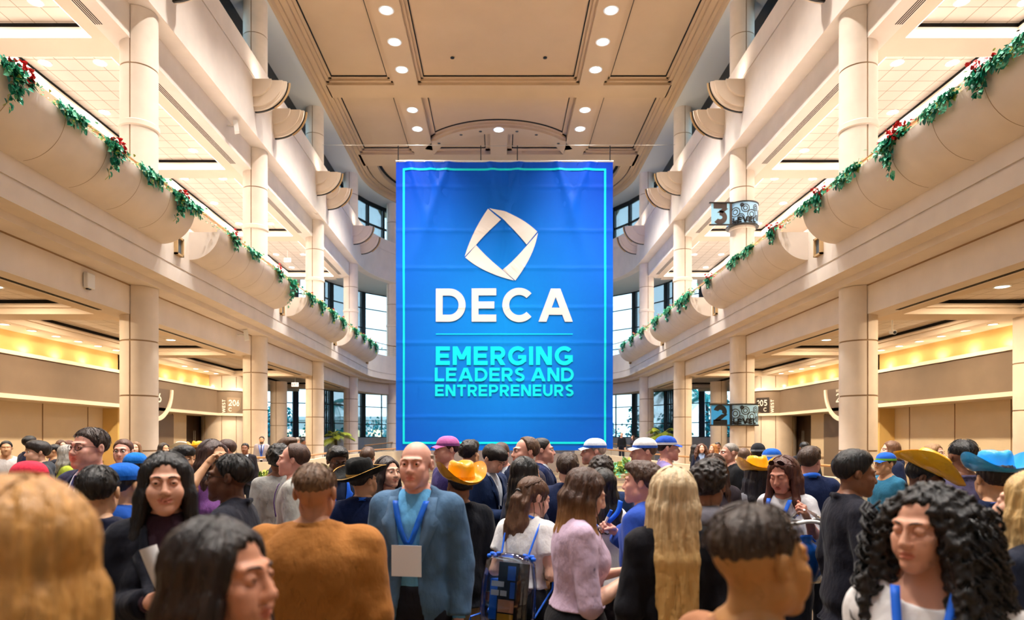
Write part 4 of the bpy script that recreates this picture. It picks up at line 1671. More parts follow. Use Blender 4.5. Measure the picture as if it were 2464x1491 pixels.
mb.box(-9, 12, 0, 8, 0, 6.6)
mb.box(-9.3, 12.3, -.3, 8, 6.6, 7.1)
mb.build('wall', M_WHITE, r)
for k in range(6):
    mb = MB()
    mb.box(-8 + k * 3.3, -6 + k * 3.3, -.05, 0.02, 3.6, 5.2)
    mb.build('window', mat('lit_window', (1, .75, .4), emit=1.4), r)

# ================================================================== people: signed distance bodies meshed with surface nets
def V3(*a):
    return np.array(a, float)


def rotz(a):
    c, s = math.cos(a), math.sin(a)
    return np.array([[c, -s, 0], [s, c, 0], [0, 0, 1.0]])


def rotx(a):
    c, s = math.cos(a), math.sin(a)
    return np.array([[1.0, 0, 0], [0, c, -s], [0, s, c]])


def roty(a):
    c, s = math.cos(a), math.sin(a)
    return np.array([[c, 0, s], [0, 1.0, 0], [-s, 0, c]])


class SDF:
    def __init__(s):
        s.p = []

    def cap(s, a, b, ra, rb=None, k=.02, op=1, flat=False, sc=None):
        a, b = np.asarray(a, float), np.asarray(b, float)
        rb = ra if rb is None else rb
        s.p.append(('c', a, b, ra, rb, k, op, flat, sc))
        return s

    def path(s, pts, rs, k=.02, flat=False):
        for i in range(len(pts) - 1):
            s.cap(pts[i], pts[i + 1], rs[i], rs[i + 1], k, 1, flat and i == len(pts) - 2)
        return s

    def ell(s, c, r, R=None, k=.02, op=1):
        s.p.append(('e', np.asarray(c, float), np.asarray(r, float), None if R is None else np.asarray(R), k, op))
        return s

    def loft(s, secs, R, o, k=.02, grow=0.0, op=1, pw=2.3):
        q = np.asarray(secs, float)
        q = q[np.argsort(q[:, 0])]
        zz = np.linspace(q[0, 0], q[-1, 0], 90)
        m = np.stack([zz] + [np.interp(zz, q[:, 0], q[:, j]) for j in (1, 2, 3)], 1)
        hw = max(1, int(.028 / max(zz[1] - zz[0], 1e-4)))
        for _ in range(2):
            pad = np.pad(m[:, 1:], ((hw, hw), (0, 0)), mode='reflect', reflect_type='odd')
            m[:, 1:] = np.stack([np.convolve(pad[:, j], np.ones(2 * hw + 1) / (2 * hw + 1), 'valid') for j in range(3)], 1)
        m[:, 1:3] = np.maximum(m[:, 1:3], .01)
        s.p.append(('l', m, R, np.asarray(o, float), k, op, grow, pw))
        return s

    def fn(s, f, lo, hi, k=.01, op=-1):
        s.p.append(('f', f, np.asarray(lo, float), np.asarray(hi, float), k, op))
        return s

    def bbox(s, pad):
        lo, hi = np.full(3, 1e9), np.full(3, -1e9)
        for p in s.p:
            a, b = s._bb(p, 0)
            if (p[6] if p[0] == 'c' else p[5]) < 0:
                continue
            lo, hi = np.minimum(lo, a), np.maximum(hi, b)
        return lo - pad, hi + pad

    @staticmethod
    def _bb(p, m):
        if p[0] == 'c':
            r = max(p[3], p[4]) * (max(p[8]) if p[8] is not None else 1) + m
            return np.minimum(p[1], p[2]) - r, np.maximum(p[1], p[2]) + r
        if p[0] == 'e':
            if p[3] is None:
                r = p[2] + m
            else:
                r = np.full(3, p[2].max()) + m
            return p[1] - r, p[1] + r
        if p[0] == 'l':
            S, R, o, g = p[1], p[2], p[3], p[6]
            pts = []
            for z in (S[0, 0], S[-1, 0]):
                for x in (-1, 1):
                    for y in (-1, 1):
                        pts.append(o + R @ V3(x * (S[:, 1].max() + g), y * (S[:, 2].max() + g) + S[:, 3].mean(), z))
            pts = np.array(pts)
            return pts.min(0) - m - .02, pts.max(0) + m + .02
        return p[2] - m, p[3] + m

    def grid(s, lo, hi, h):
        lo = np.asarray(lo, float)
        n = np.maximum(4, np.ceil((np.asarray(hi) - lo) / h).astype(int) + 1)
        ax = [lo[i] + h * np.arange(n[i]) for i in range(3)]
        D = np.full(n, 0.2, np.float32)
        for p in s.p:
            k = {'c': 5, 'e': 4, 'l': 4, 'f': 4}[p[0]]
            k = p[k]
            op = p[6] if p[0] == 'c' else p[5]
            a, b = s._bb(p, k + 2.5 * h)
            i0 = np.clip(np.floor((a - lo) / h).astype(int), 0, n)
            i1 = np.clip(np.ceil((b - lo) / h).astype(int) + 1, 0, n)
            if (i1 <= i0).any():
                continue
            X = ax[0][i0[0]:i1[0], None, None]
            Y = ax[1][None, i0[1]:i1[1], None]
            Z = ax[2][None, None, i0[2]:i1[2]]
            d = s._d(p, X, Y, Z)
            sl = D[i0[0]:i1[0], i0[1]:i1[1], i0[2]:i1[2]]
            if op > 0:
                hh = np.maximum(k - np.abs(sl - d), 0) / max(k, 1e-6)
                sl[...] = np.minimum(sl, d) - hh * hh * k * .25
            else:
                hh = np.maximum(k - np.abs(sl + d), 0) / max(k, 1e-6)
                sl[...] = np.maximum(sl, -d) + hh * hh * k * .25
        return D, lo, ax

    @staticmethod
    def _d(p, X, Y, Z):
        if p[0] == 'c':
            a, b, ra, rb, flat, sc = p[1], p[2], p[3], p[4], p[7], p[8]
            m = 1.0
            if sc is not None:
                m = min(sc)
                X, Y, Z = X / sc[0], Y / sc[1], Z / sc[2]
                a, b = a / np.asarray(sc), b / np.asarray(sc)
            e = b - a
            L2 = max(float(e @ e), 1e-9)
            dx, dy, dz = X - a[0], Y - a[1], Z - a[2]
            t = (dx * e[0] + dy * e[1] + dz * e[2]) / L2
            tc = np.clip(t, 0, 1)
            d = np.sqrt((dx - tc * e[0]) ** 2 + (dy - tc * e[1]) ** 2 + (dz - tc * e[2]) ** 2) - (ra + (rb - ra) * tc)
            if flat:
                tt = np.minimum(t, 3)
                dr = np.sqrt((dx - tt * e[0]) ** 2 + (dy - tt * e[1]) ** 2 + (dz - tt * e[2]) ** 2) - (ra + (rb - ra) * tc)
                d = np.where(t > 1, np.maximum(dr, (t - 1) * math.sqrt(L2)), d)
            return d * m
        if p[0] == 'e':
            c, r, R = p[1], p[2], p[3]
            dx, dy, dz = X - c[0], Y - c[1], Z - c[2]
            if R is not None:
                dx, dy, dz = (R[0, 0] * dx + R[1, 0] * dy + R[2, 0] * dz, R[0, 1] * dx + R[1, 1] * dy + R[2, 1] * dz, R[0, 2] * dx + R[1, 2] * dy + R[2, 2] * dz)
            k0 = np.sqrt((dx / r[0]) ** 2 + (dy / r[1]) ** 2 + (dz / r[2]) ** 2)
            k1 = np.sqrt((dx / r[0] ** 2) ** 2 + (dy / r[1] ** 2) ** 2 + (dz / r[2] ** 2) ** 2)
            return k0 * (k0 - 1) / np.maximum(k1, 1e-6)
        if p[0] == 'l':
            S, R, o, g, pw = p[1], p[2], p[3], p[6], p[7]
            dx, dy, dz = X - o[0], Y - o[1], Z - o[2]
            x, y, z = (R[0, 0] * dx + R[1, 0] * dy + R[2, 0] * dz, R[0, 1] * dx + R[1, 1] * dy + R[2, 1] * dz, R[0, 2] * dx + R[1, 2] * dy + R[2, 2] * dz)
            a = np.interp(z, S[:, 0], S[:, 1]) + g
            b = np.interp(z, S[:, 0], S[:, 2]) + g
            cy = np.interp(z, S[:, 0], S[:, 3])
            q = (np.abs(x / a) ** pw + np.abs((y - cy) / b) ** pw) ** (1 / pw)
            d = (q - 1) * np.minimum(a, b) * .95
            return np.maximum(d, np.maximum(z - S[-1, 0], S[0, 0] - z))
        return p[1](X, Y, Z)


def snet(D, lo, h):
    S = D < 0
    n = [k - 1 for k in D.shape]
    cs = np.zeros(n, np.uint8)
    for i in (0, 1):
        for j in (0, 1):
            for k in (0, 1):
                cs += S[i:n[0] + i, j:n[1] + j, k:n[2] + k]
    act = (cs > 0) & (cs < 8)
    I = np.nonzero(act)
    m = len(I[0])
    idx = np.full(n, -1, np.int32)
    idx[I] = np.arange(m)
    pos = np.zeros((m, 3))
    cnt = np.zeros(m)
    C = [(i, j, k) for i in (0, 1) for j in (0, 1) for k in (0, 1)]
    vals = {c: D[I[0] + c[0], I[1] + c[1], I[2] + c[2]] for c in C}
    for a in C:
        for ax in range(3):
            if a[ax]:
                continue
            b = list(a)
            b[ax] = 1
            b = tuple(b)
            da, db = vals[a], vals[b]
            q = np.nonzero((da < 0) != (db < 0))[0]
            t = da[q] / (da[q] - db[q])
            pos[q] += a
            pos[q, ax] += t
            cnt[q] += 1
    pos /= np.maximum(cnt, 1)[:, None]
    v = np.asarray(lo) + h * (np.stack(I, 1) + pos)
    F_ = []
    for ax in range(3):
        o1, o2 = [(1, 2), (2, 0), (0, 1)][ax]
        sl0 = [slice(1, -1)] * 3
        sl1 = [slice(1, -1)] * 3
        sl0[ax], sl1[ax] = slice(0, -1), slice(1, None)
        A, B = S[tuple(sl0)], S[tuple(sl1)]
        E = np.nonzero(A != B)
        if not len(E[0]):
            continue
        base = [E[0] + (0 if ax == 0 else 1), E[1] + (0 if ax == 1 else 1), E[2] + (0 if ax == 2 else 1)]

        def cell(d1, d2):
            c = [x.copy() for x in base]
            c[o1] = c[o1] - d1
            c[o2] = c[o2] - d2
            return idx[c[0], c[1], c[2]]
        q = np.stack([cell(1, 1), cell(0, 1), cell(0, 0), cell(1, 0)], 1)
        fl = ~A[E]
        q[fl] = q[fl][:, ::-1]
        F_.append(q)
    f = np.concatenate(F_) if F_ else np.zeros((0, 4), int)
    return v, f[(f >= 0).all(1)]


def np_mesh(name, v, f, mats, mi=None):
    me = bpy.data.meshes.new(name)
    me.vertices.add(len(v))
    me.vertices.foreach_set('co', np.asarray(v, np.float32).ravel())
    me.loops.add(f.size)
    me.loops.foreach_set('vertex_index', f.astype(np.int32).ravel())
    me.polygons.add(len(f))
    me.polygons.foreach_set('loop_start', np.arange(0, f.size, 4, dtype=np.int32))
    me.polygons.foreach_set('loop_total', np.full(len(f), 4, np.int32))
    me.polygons.foreach_set('use_smooth', np.ones(len(f), bool))
    for m in (mats if isinstance(mats, (list, tuple)) else [mats]):
        me.materials.append(m)
    if mi is not None:
        me.polygons.foreach_set('material_index', np.asarray(mi, np.int32))
    me.update(calc_edges=True)
    return me


def addo(name, me, parent):
    o = bpy.data.objects.new(name, me)
    COL.objects.link(o)
    o.parent = parent
    return o


def wob(X, Y, Z, f, seed=0.0):
    return (np.sin(X * f + 2.1 * np.sin(Y * f * .7 + seed) + seed) + np.sin(Y * f * 1.13 + 1.7 * np.sin(Z * f * .8) + 2 * seed) + np.sin(Z * f * .93 + 1.9 * np.sin(X * f * .75 + 1) + 3 * seed)) / 3


# skin, hair and cloth materials
SKIN = {}


def skin(h):
    if h not in SKIN:
        m = mat('skin_' + h.strip('#'), h, 0.48, spec=0.4, var=.05, vscale=18, bump=.06, bscale=260, bdist=.002)
        b = m.node_tree.nodes['Principled BSDF']
        b.inputs['Subsurface Weight'].default_value = 0.12
        b.inputs['Subsurface Radius'].default_value = (0.01, 0.004, 0.002)
        c = np.array(srgb(h))
        lip = mat('lips_' + h.strip('#'), tuple(np.clip(c * np.array([.88, .58, .58]), 0, 1)), .4)
        SKIN[h] = (m, lip)
    return SKIN[h]


def hairm(h):
    return mat('hair_' + h.strip('#'), h, 0.42, spec=0.5, bump=.8, bscale=190, stretch=(1, 1, .10), var=.32, vscale=70, bdist=.006)


def hair_grad(h0, h1, z0, z1):
    """dyed hair: one colour at the roots, another towards the tips"""
    m = hairm(h0).copy()
    nt = m.node_tree
    b = nt.nodes['Principled BSDF']
    src = b.inputs['Base Color'].links[0].from_socket
    tc = nt.nodes.new('ShaderNodeTexCoord')
    sp = nt.nodes.new('ShaderNodeSeparateXYZ')
    nt.links.new(tc.outputs['Object'], sp.inputs[0])
    mr = nt.nodes.new('ShaderNodeMapRange')
    mr.inputs['From Min'].default_value = z0
    mr.inputs['From Max'].default_value = z1
    nt.links.new(sp.outputs['Z'], mr.inputs['Value'])
    mx = nt.nodes.new('ShaderNodeMix')
    mx.data_type = 'RGBA'
    mx.inputs[7].default_value = (*srgb(h1), 1)
    nt.links.new(mr.outputs[0], mx.inputs[0])
    nt.links.new(src, mx.inputs[6])
    nt.links.new(mx.outputs[2], b.inputs['Base Color'])
    return m


def cloth(h, kind='cloth'):
    if kind == 'shiny':
        return mat('satin_' + h.strip('#'), h, .28, spec=.6, bump=.3, bscale=30, coat=.4)
    return mat('fabric_' + h.strip('#'), h, .85, spec=.2, bump=.55, bscale=13, sheen=.05, var=.05, vscale=8, bdist=.03, stretch=(1, 1, .6))


M_SCLERA = mat('eye_white', '#e9e4de', .25)
M_IRIS = mat('eye_dark_brown', '#2a1a12', .2)
M_BLUE = mat('lanyard_blue', '#1769e6', .5)
M_BADGE = mat('badge_card', '#e9edf4', .35)


def eye_mesh():
    mb = MB()
    n, k = 12, 16
    rows = []
    for i in range(n + 1):
        a = PI * i / n
        rows.append([(math.sin(a) * math.cos(2 * PI * j / k), -math.cos(a), math.sin(a) * math.sin(2 * PI * j / k)) for j in range(k)])
    mb.grid(rows, 0, True)
    for f in range(len(mb.f)):
        if f // k < 2:
            mb.m[f] = 1
    return mb.mesh('eye', [M_SCLERA, M_IRIS], smooth=180)


ME_EYE = eye_mesh()


def hand_prims(S, w, d, n, l, sc=1.0, curl=.4, thumb=.35, spread=1.0, point=None):
    d, n, l = [np.asarray(x, float) / np.linalg.norm(x) for x in (d, n, l)]
    w = np.asarray(w, float)
    k = .006 * sc
    S.cap(w - d * .03 * sc, w + d * .03 * sc, .026 * sc, .024 * sc, .012, sc=None)
    L = [.074, .083, .077, .06]
    for i in range(4):
        lat = (.030 - .0200 * i) * sc * spread
        b = w + d * .028 * sc + l * lat * .62
        kn = w + d * (.090 - .004 * abs(i - 1) - (.006 if i == 3 else 0)) * sc + l * lat
        S.cap(b, kn, .0125 * sc, .0105 * sc, .014 * sc)
        c = curl * (1 + .07 * i)
        if point is not None and i == 0:
            c = point
        th = c * .75
        p = kn
        r = .0094 * sc if i < 3 else .0082 * sc
        for q, fr in enumerate((.45, .30, .25)):
            dr = d * math.cos(th) + n * math.sin(th) + l * (.05 * (1.2 - i) * spread if c < .6 else 0)
            e = p + dr * L[i] * fr * sc
            S.cap(p, e, r, r * .92, k)
            p, r = e, r * .92
            th += c * (1.05 if q == 0 else .8)
    S.ell(w + d * .055 * sc + n * .004 * sc, V3(.036, .036, .036) * sc * .55, None, .02)
    p = w + d * .022 * sc + l * .022 * sc + n * .006 * sc
    dr = d * .62 + l * (.72 - thumb * .5) + n * (.25 + thumb * .6)
    dr /= np.linalg.norm(dr)
    r = .0135 * sc
    for q, ln in enumerate((.042, .032, .027)):
        e = p + dr * ln * sc
        S.cap(p, e, r, r * .85, .009 * sc)
        p, r = e, r * .86
        dr = dr + d * .25 - l * .3 * thumb + n * .1
        dr /= np.linalg.norm(dr)


def head_prims(S, T, hs, fem, ears=True, chin=0.0, nose=1.0, eyes=True, lid=1.0, sm=0.0):
    """T(p) maps head-local metres to body space"""
    R = T.R

    def e(c, r, k=.02, op=1):
        S.ell(T(c), V3(*r) * hs, R, k * hs, op)

    def c(a, b, ra, rb=None, k=.015, op=1):
        S.cap(T(a), T(b), ra * hs, (rb if rb is not None else ra) * hs, k * hs, op)
    jw = .92 if fem else 1.0
    e((0, .020, .030), (.0755, .096, .086))
    e((0, -.030, -.035), (.058 * jw, .066, .068), .03)
    c((0, -.078, -.098 - chin), (0, -.07, -.09), .020 * jw, .022, .025)
    for s in (-1, 1):
        c((s * .050 * jw, .0, -.062), (s * .016, -.074, -.098 - chin), .018, .016, .03)
        e((s * .040, -.066, -.022), (.022, .020, .018), .025)
        e((s * .034, -.068, -.055), (.022, .022, .024), .025)
        c((s * .012, -.088 if not fem else -.084, .026), (s * .045, -.070, .026), .0105 if not fem else .007, .008, .02)
        c((s * .009, -.103, -.036), (s * .0105, -.100, -.034), .0085 * nose, .0085 * nose, .008)
    c((0, -.088, .014), (0, -.110 - .006 * (nose - 1), -.026), .0078, .0105 * nose, .014)
    c((0, -.109 - .004 * (nose - 1), -.031), (0, -.104, -.034), .0105 * nose, .009, .008)
    for s in (-1, 1):
        e((s * .031, -.094, .007), (.0185, .014, .0125), .014, -1)
        if eyes:
            e((s * .031, -.0775, .006), (.0158, .0160, .0130), .004)
            e((s * .031, -.0965, .0048), (.0122, .0095, .0044 * lid), .002, -1)
        if ears:
            e((s * .0805, .018, -.001), (.0120, .019, .030), .003)
            e((s * .0905, .010, .001), (.006, .010, .018), .003, -1)
    # mouth
    for g in (-1, 1):
        c((0, -.0915, -.0605), (g * (.019 + sm), -.090 + .3 * sm, -.0605 + sm), .0068, .0058, .008)
        if sm:
            e((g * .040, -.070, -.036), (.021, .020, .018), .02)
    c((-.008, -.0955, -.0595), (.008, -.0955, -.0595), .0062, .0062, .008)
    for g in (-1, 1):
        c((0, -.0925, -.0715), (g * (.015 + sm * .6), -.0915 + .3 * sm, -.0715 + sm * .7), .0078, .0068, .009)
        c((0, -.0985, -.0657), (g * (.023 + sm), -.098 + .8 * sm, -.0655 + sm * 1.1), .0026, .0026, .004, -1)


class Frame:
    def __init__(s, R, o, sc):
        s.R, s.o, s.s = R, np.asarray(o, float), sc

    def __call__(s, p):
        return s.o + s.R @ (np.asarray(p, float) * s.s)

    def inv(s, P):
        return (P - s.o) @ s.R / s.s


TORSO_M = [(.84, .135, .095, .0), (.90, .165, .115, .005), (.96, .170, .120, .005), (1.08, .148, .105, -.005), (1.20, .158, .112, -.008), (1.31, .178, .118, -.005),
           (1.38, .182, .112, .0), (1.43, .150, .090, .005), (1.47, .095, .070, .008), (1.50, .060, .058, .008)]
TORSO_F = [(.84, .140, .100, .0), (.90, .172, .122, .008), (.96, .168, .118, .008), (1.08, .124, .092, -.004), (1.20, .138, .102, -.008), (1.30, .152, .108, -.006),
           (1.38, .156, .100, .0), (1.43, .130, .082, .005), (1.47, .085, .066, .008), (1.50, .055, .054, .008)]


def person(px, Z, hgt, face=0, fem=False, label='', sk='#c99273', hair=('short', '#2a1c14'), top=('tee', '#22324f'), bottom=('trousers', '#1b1e2a'), yaw=0, pitch=0, roll=0, lean=0,
           la='down', ra='down', hat=None, lany=None, glasses=False, build=1.0, group=None, brow=None, shirt='#dfe6f2', tie=None, extra=None, hd=1.0, base=0.0, lips=True, beard=None, lower=True,
           nose=1.0, hem=None, sleeve='long', neck=.07, smile=False, lid=1.0, opn=0.0):
    """one person: px = image column of the head, Z = distance, face = heading in degrees (0 looks at the camera, 90 looks to the right of the picture, 180 away)"""
    s = hgt / 1.75
    x0 = (px - VX) / F * Z
    rz = math.radians(face)
    root = empty('person', (x0, Z, base), label, 'person', group, rz)
    near = Z < 2.6
    hb = max(.010, min(.026, .0030 * Z))
    hh = max(.0034, min(.013, .00125 * Z))
    hr = max(.0055, min(.016, .0019 * Z))
    skm, lipm = skin(sk)
    secs = np.array(TORSO_F if fem else TORSO_M)
    secs[:, 1] *= build
    secs[:, 2] *= build
    secs = secs * s
    RL = rotx(math.radians(lean))
    hipo = V3(0, 0, .92 * s)

    def tb(p):   # torso (unleaned) -> body
        return hipo + RL @ (np.asarray(p, float) * s - hipo)
    TR, TO = RL, hipo - RL @ hipo
    sw = (.152 if fem else .170) * (0.45 + 0.55 * build)
    nb, nt = V3(0, .012, 1.465), V3(0, -.008, 1.545)
    nb, nt = tb(nb), tb(nt)
    HR = rotz(math.radians(yaw)) @ rotx(math.radians(pitch)) @ roty(math.radians(roll)) 
    hs = (.55 + .45 * s) * hd
    T = Frame(HR, nt + HR @ V3(0, -.012, .085) * hs, hs)
    # ---------------- body
    B = SDF()
    B.loft(secs, TR, TO, .03)
    nr = .046 if fem else .055
    B.cap(nb, nt, nr * s * 1.06, nr * s * .97, .03)
    for sg in (-1, 1):
        B.cap(tb((sg * .03, .022, 1.50)), tb((sg * (sw - .03), .012, 1.435)), .034 * s, .040 * s, .03)
        if fem:
            B.ell(tb((sg * .068, -.085, 1.265)), V3(.066, .060, .064) * s * build, TR, .03)
    hands = []
    arms = {}
    for sg, spec in ((-1, ra), (1, la)):     # local -x is the person's right
        sh = tb((sg * sw, .005, 1.415))
        curl, thumb, point = .45, .35, None
        pn = None
        if isinstance(spec, dict):
            el, wr = tb((sg * spec['e'][0], spec['e'][1], spec['e'][2])), tb((sg * spec['w'][0], spec['w'][1], spec['w'][2]))
            curl, pn, point, thumb = spec.get('curl', .45), spec.get('n'), spec.get('point'), spec.get('thumb', .35)
        elif spec == 'down':
            el, wr = tb((sg * (sw + .045), .03, 1.135)), tb((sg * (sw + .05), -.02, .89))
        elif spec == 'hold':
            el, wr = tb((sg * (sw + .05), .03, 1.14)), tb((sg * .07, -.24, 1.13))
            curl = .8
        elif spec == 'low':
            el, wr = tb((sg * (sw + .05), .04, 1.14)), tb((sg * .12, -.2, .99))
            curl = .7
        elif spec == 'phone':
            el, wr = tb((sg * (sw + .04), .01, 1.15)), tb((sg * .06, -.24, 1.25))
            curl = .9
        else:
            el, wr = tb((sg * (sw + .045), .03, 1.135)), tb((sg * (sw + .05), -.02, .89))
        mus = (.86 if fem else 1.0) * (0.6 + 0.4 * build)
        B.cap(sh, el, .050 * s * mus, .040 * s * mus, .03)
        B.cap(el, el + (wr - el) * .35, .040 * s * mus, .041 * s * mus, .02)
        B.cap(el + (wr - el) * .35, wr, .041 * s * mus, .026 * s * mus, .02)
        arms[sg] = (sh, el, wr, mus)
        d = wr - el
        d = d / np.linalg.norm(d)
        if spec == 'down' or (not isinstance(spec, dict) and spec not in ('hold', 'low', 'phone')):
            n = V3(-sg, -.25, 0)
            d = d * .9 + V3(0, -.12, -.3)
        else:
            n = V3(*pn) if pn is not None else V3(-sg * .75, -.1, .6)
            if pn is not None:
                n = n * V3(sg, 1, 1)
        d /= np.linalg.norm(d)
        n = n - d * (n @ d)
        n /= np.linalg.norm(n)
        l = np.cross(d, n) * (1 if sg < 0 else -1)
        hands.append((wr, d, n, l, curl, thumb, point))
    if lower:
        for sg in (-1, 1):
            B.cap(V3(sg * .088, .0, .90) * s, V3(sg * .092, -.012, .48) * s, .082 * s * build, .054 * s, .04)
            B.cap(V3(sg * .092, -.012, .48) * s, V3(sg * .095, .012, .10) * s, .052 * s, .036 * s, .02)
            B.cap(V3(sg * .095, .02, .06) * s, V3(sg * .11, -.12, .035) * s, .036 * s, .030 * s, .02)
    lo, hi = B.bbox(.03)
    D, lo, ax = B.grid(lo, hi, hb)
    v, f = snet(D, lo, hb)
    parts = [(v, f, np.zeros(len(f), int))]
    # head patch
    Hd = SDF()
    head_prims(Hd, T, hs, fem, nose=nose, eyes=(hh < .008), lid=lid, sm=.006 if smile else 0.0)
    Hd.cap(nb, nt + HR @ V3(0, 0, .03), nr * s * 1.08, nr * s, .03)
    if beard:
        pass
    lo = T.o - .165 * hs
    hi = T.o + .165 * hs
    lo[2] = nb[2] + (nt[2] - nb[2]) * .35
    D2, lo2, _ = Hd.grid(lo, hi, hh)
    v2, f2 = snet(D2, lo2, hh)
    mi2 = np.zeros(len(f2), int)
    if hh < .009 and lips:
        c = T.inv(v2[f2].mean(1))
        lz = c[:, 2] - (.25 * np.abs(c[:, 0]) if smile else 0)
        mi2[(np.abs(c[:, 0]) < (.028 if smile else .0235) - .9 * np.abs(lz + .0655)) & (lz < -.0545) & (lz > -.0775) & (c[:, 1] < -.082)] = 1
    parts.append((v2, f2, mi2))
    hres = .0035 if Z < 3.2 else .0045 if Z < 5.5 else .008 if Z < 12 else .012
    for (wr, d, n, l, curl, thumb, point) in hands:
        Sh = SDF()
        hand_prims(Sh, wr, d, n, l, s * (.92 if fem else 1.02), curl, thumb, 1.0, point)
        lo, hi = Sh.bbox(.012)
        D3, lo3, _ = Sh.grid(lo, hi, hres)
        v3, f3 = snet(D3, lo3, hres)
        parts.append((v3, f3, np.zeros(len(f3), int)))
    off, VV, FF, MI = 0, [], [], []
    for (a, b, c) in parts:
        VV.append(a)
        FF.append(b + off)
        MI.append(c)
        off += len(a)
    addo('body', np_mesh('body', np.concatenate(VV), np.concatenate(FF), [skm, lipm], np.concatenate(MI)), root)
    info = dict(root=root, tb=tb, T=T, s=s, arms=arms, hands=hands, sw=sw)
    # ---------------- eyes, brows
    vis = math.cos(rz + math.radians(yaw)) > -.35
    if vis and Z < 9:
        for sg in (-1, 1):
            e = addo('eye', ME_EYE, root)
            M = Matrix(np.block([[HR @ rotx(math.radians(-pitch * .2 + 6)), T((sg * .031, -.0790, .0058))[:, None]], [np.zeros((1, 3)), np.ones((1, 1))]]).tolist())
            e.matrix_local = M @ Matrix.Scale(.0119 * hs, 4)
        hc = brow or (hair[1] if hair else '#3a2a20')
        for sg in (-1, 1):
            mb = MB()
            mb.tube([T((sg * a, b, c)) for a, b, c in ((.013, -.0975, .026), (.022, -.0955, .0305), (.034, -.0875, .031), (.046, -.0735, .0255))], [.0022 * hs, .0032 * hs, .0026 * hs, .001 * hs], 6)
            mb.build('eyebrow', hairm(hc), root, smooth=180)
    # ---------------- clothes
    def finish(S, name, h, mats, wr=.004, cut=None, seed=0.0, keepD=False, strand=None):
        lo, hi = S.bbox(.03)
        D, lo, ax = S.grid(lo, hi, h)
        if wr:
            X, Y, Zz = ax[0][:, None, None], ax[1][None, :, None], ax[2][None, None, :]
            D += (wr * (wob(X, Y, Zz, 28, seed) + .6 * wob(X, Y, Zz * .8, 55, seed + 1))).astype(np.float32)
        if strand is not None:
            strand(D, ax)
        if cut is not None:
            cut(D, ax)
        v, f = snet(D, lo, h)
        if len(f) == 0:
            return None, None
        o = addo(name, np_mesh(name, v, f, mats), root)

        def surf(x, z, front=True):
            i = int(np.clip(round((x - lo[0]) / h), 0, D.shape[0] - 1))
            k = int(np.clip(round((z - lo[2]) / h), 0, D.shape[2] - 1))
            col = D[i, :, k]
            q = np.nonzero(col < 0)[0]
            if not len(q):
                return None
            j = q[0] if front else q[-1]
            j2 = j - 1 if front else j + 1
            if 0 <= j2 < len(col):
                t = col[j] / (col[j] - col[j2])
                return ax[1][j] + (j2 - j) * h * t
            return ax[1][j]
        return o, surf

    kind, tcol = top[0], top[1]
    tmat = cloth(tcol, top[2] if len(top) > 2 else 'cloth')
    seed = (px * 7.13 + Z) % 6.28
    surf = None

    def torso_cloth(S, g, hemz, sleeve_, flare=0.0, neckr=.07, arm=.012, nz=1.495):
        sc_ = secs.copy()
        rows = [r for r in sc_ if r[0] > hemz * s]
        a0 = [np.interp(hemz * s, sc_[:, 0], sc_[:, j]) for j in (1, 2, 3)]
        if hemz < .92:
            a0 = [max(a0[0], .172 * s * build), max(a0[1], .125 * s * build), .005]
        rows = [np.array([hemz * s, a0[0] + flare, a0[1] + flare, a0[2]])] + rows
        S.loft(np.array(rows), TR, TO, .02, g)
        for sg in (-1, 1):
            if fem:
                S.ell(tb((sg * .066, -.085, 1.262)), V3(.068, .062, .066) * s * build + g * .8, TR, .04)
            S.cap(tb((sg * .03, .02, 1.485)), tb((sg * (sw - .03), .012, 1.43)), .03 * s + g, .042 * s + g, .03)
            sh, el, wr, mus = arms[sg]
            ru, re, rw = .052 * s * mus + g + arm * .4, .042 * s * mus + g + arm, .028 * s * mus + g + arm * 1.1
            if sleeve_ == 'long':
                S.cap(sh, el, ru, re, .035)
                S.cap(el, wr - (wr - el) * .02, re, rw, .02, 1, True)
            elif sleeve_ == 'elbow':
                S.cap(sh, el, ru, re, .03)
                S.cap(el, el + (wr - el) * .12, re, re, .01, 1, True)
            elif sleeve_ == 'short':
                S.cap(sh, sh + (el - sh) * .55, ru + .004, ru + .01, .03, 1, True)
            elif sleeve_ == 'puff':
                m1 = sh + (el - sh) * .28
                S.ell(m1, V3(.088, .085, .10) * s, None, .03)
                S.cap(m1, sh + (el - sh) * .72, .08 * s, .058 * s, .02, 1, True)
        c = tb((0, -.02, nz))
        S.ell(c, V3(neckr * 1.0, neckr * 1.05, neckr) * s, None, .01, -1)

    th = max(.0085, min(.024, .0027 * Z))
    if kind in ('tee', 'blouse', 'hoodie', 'dress', 'polo'):
        S = SDF()
        g = {'tee': .010, 'blouse': .014, 'hoodie': .024, 'dress': .012, 'polo': .012}[kind]
        torso_cloth(S, g, hem or (.93 if kind != 'dress' else .86), sleeve, .012, neck, .010 if kind != 'hoodie' else .02)
        if kind == 'hoodie':
            S.ell(tb((0, .085, 1.46)), V3(.12, .06, .075) * s, None, .03)
        if kind == 'dress':
            S.loft(np.array([(.45, .26, .24, 0), (.70, .21, .18, 0), (.90, .175, .13, .005), (1.0, .15, .11, 0)]) * s, TR, TO, .03, .01)
        o, surf = finish(S, {'tee': 'shirt', 'polo': 'shirt', 'blouse': 'blouse', 'hoodie': 'hoodie', 'dress': 'dress'}[kind], th, tmat, .0035 if kind != 'blouse' else .006, None, seed)
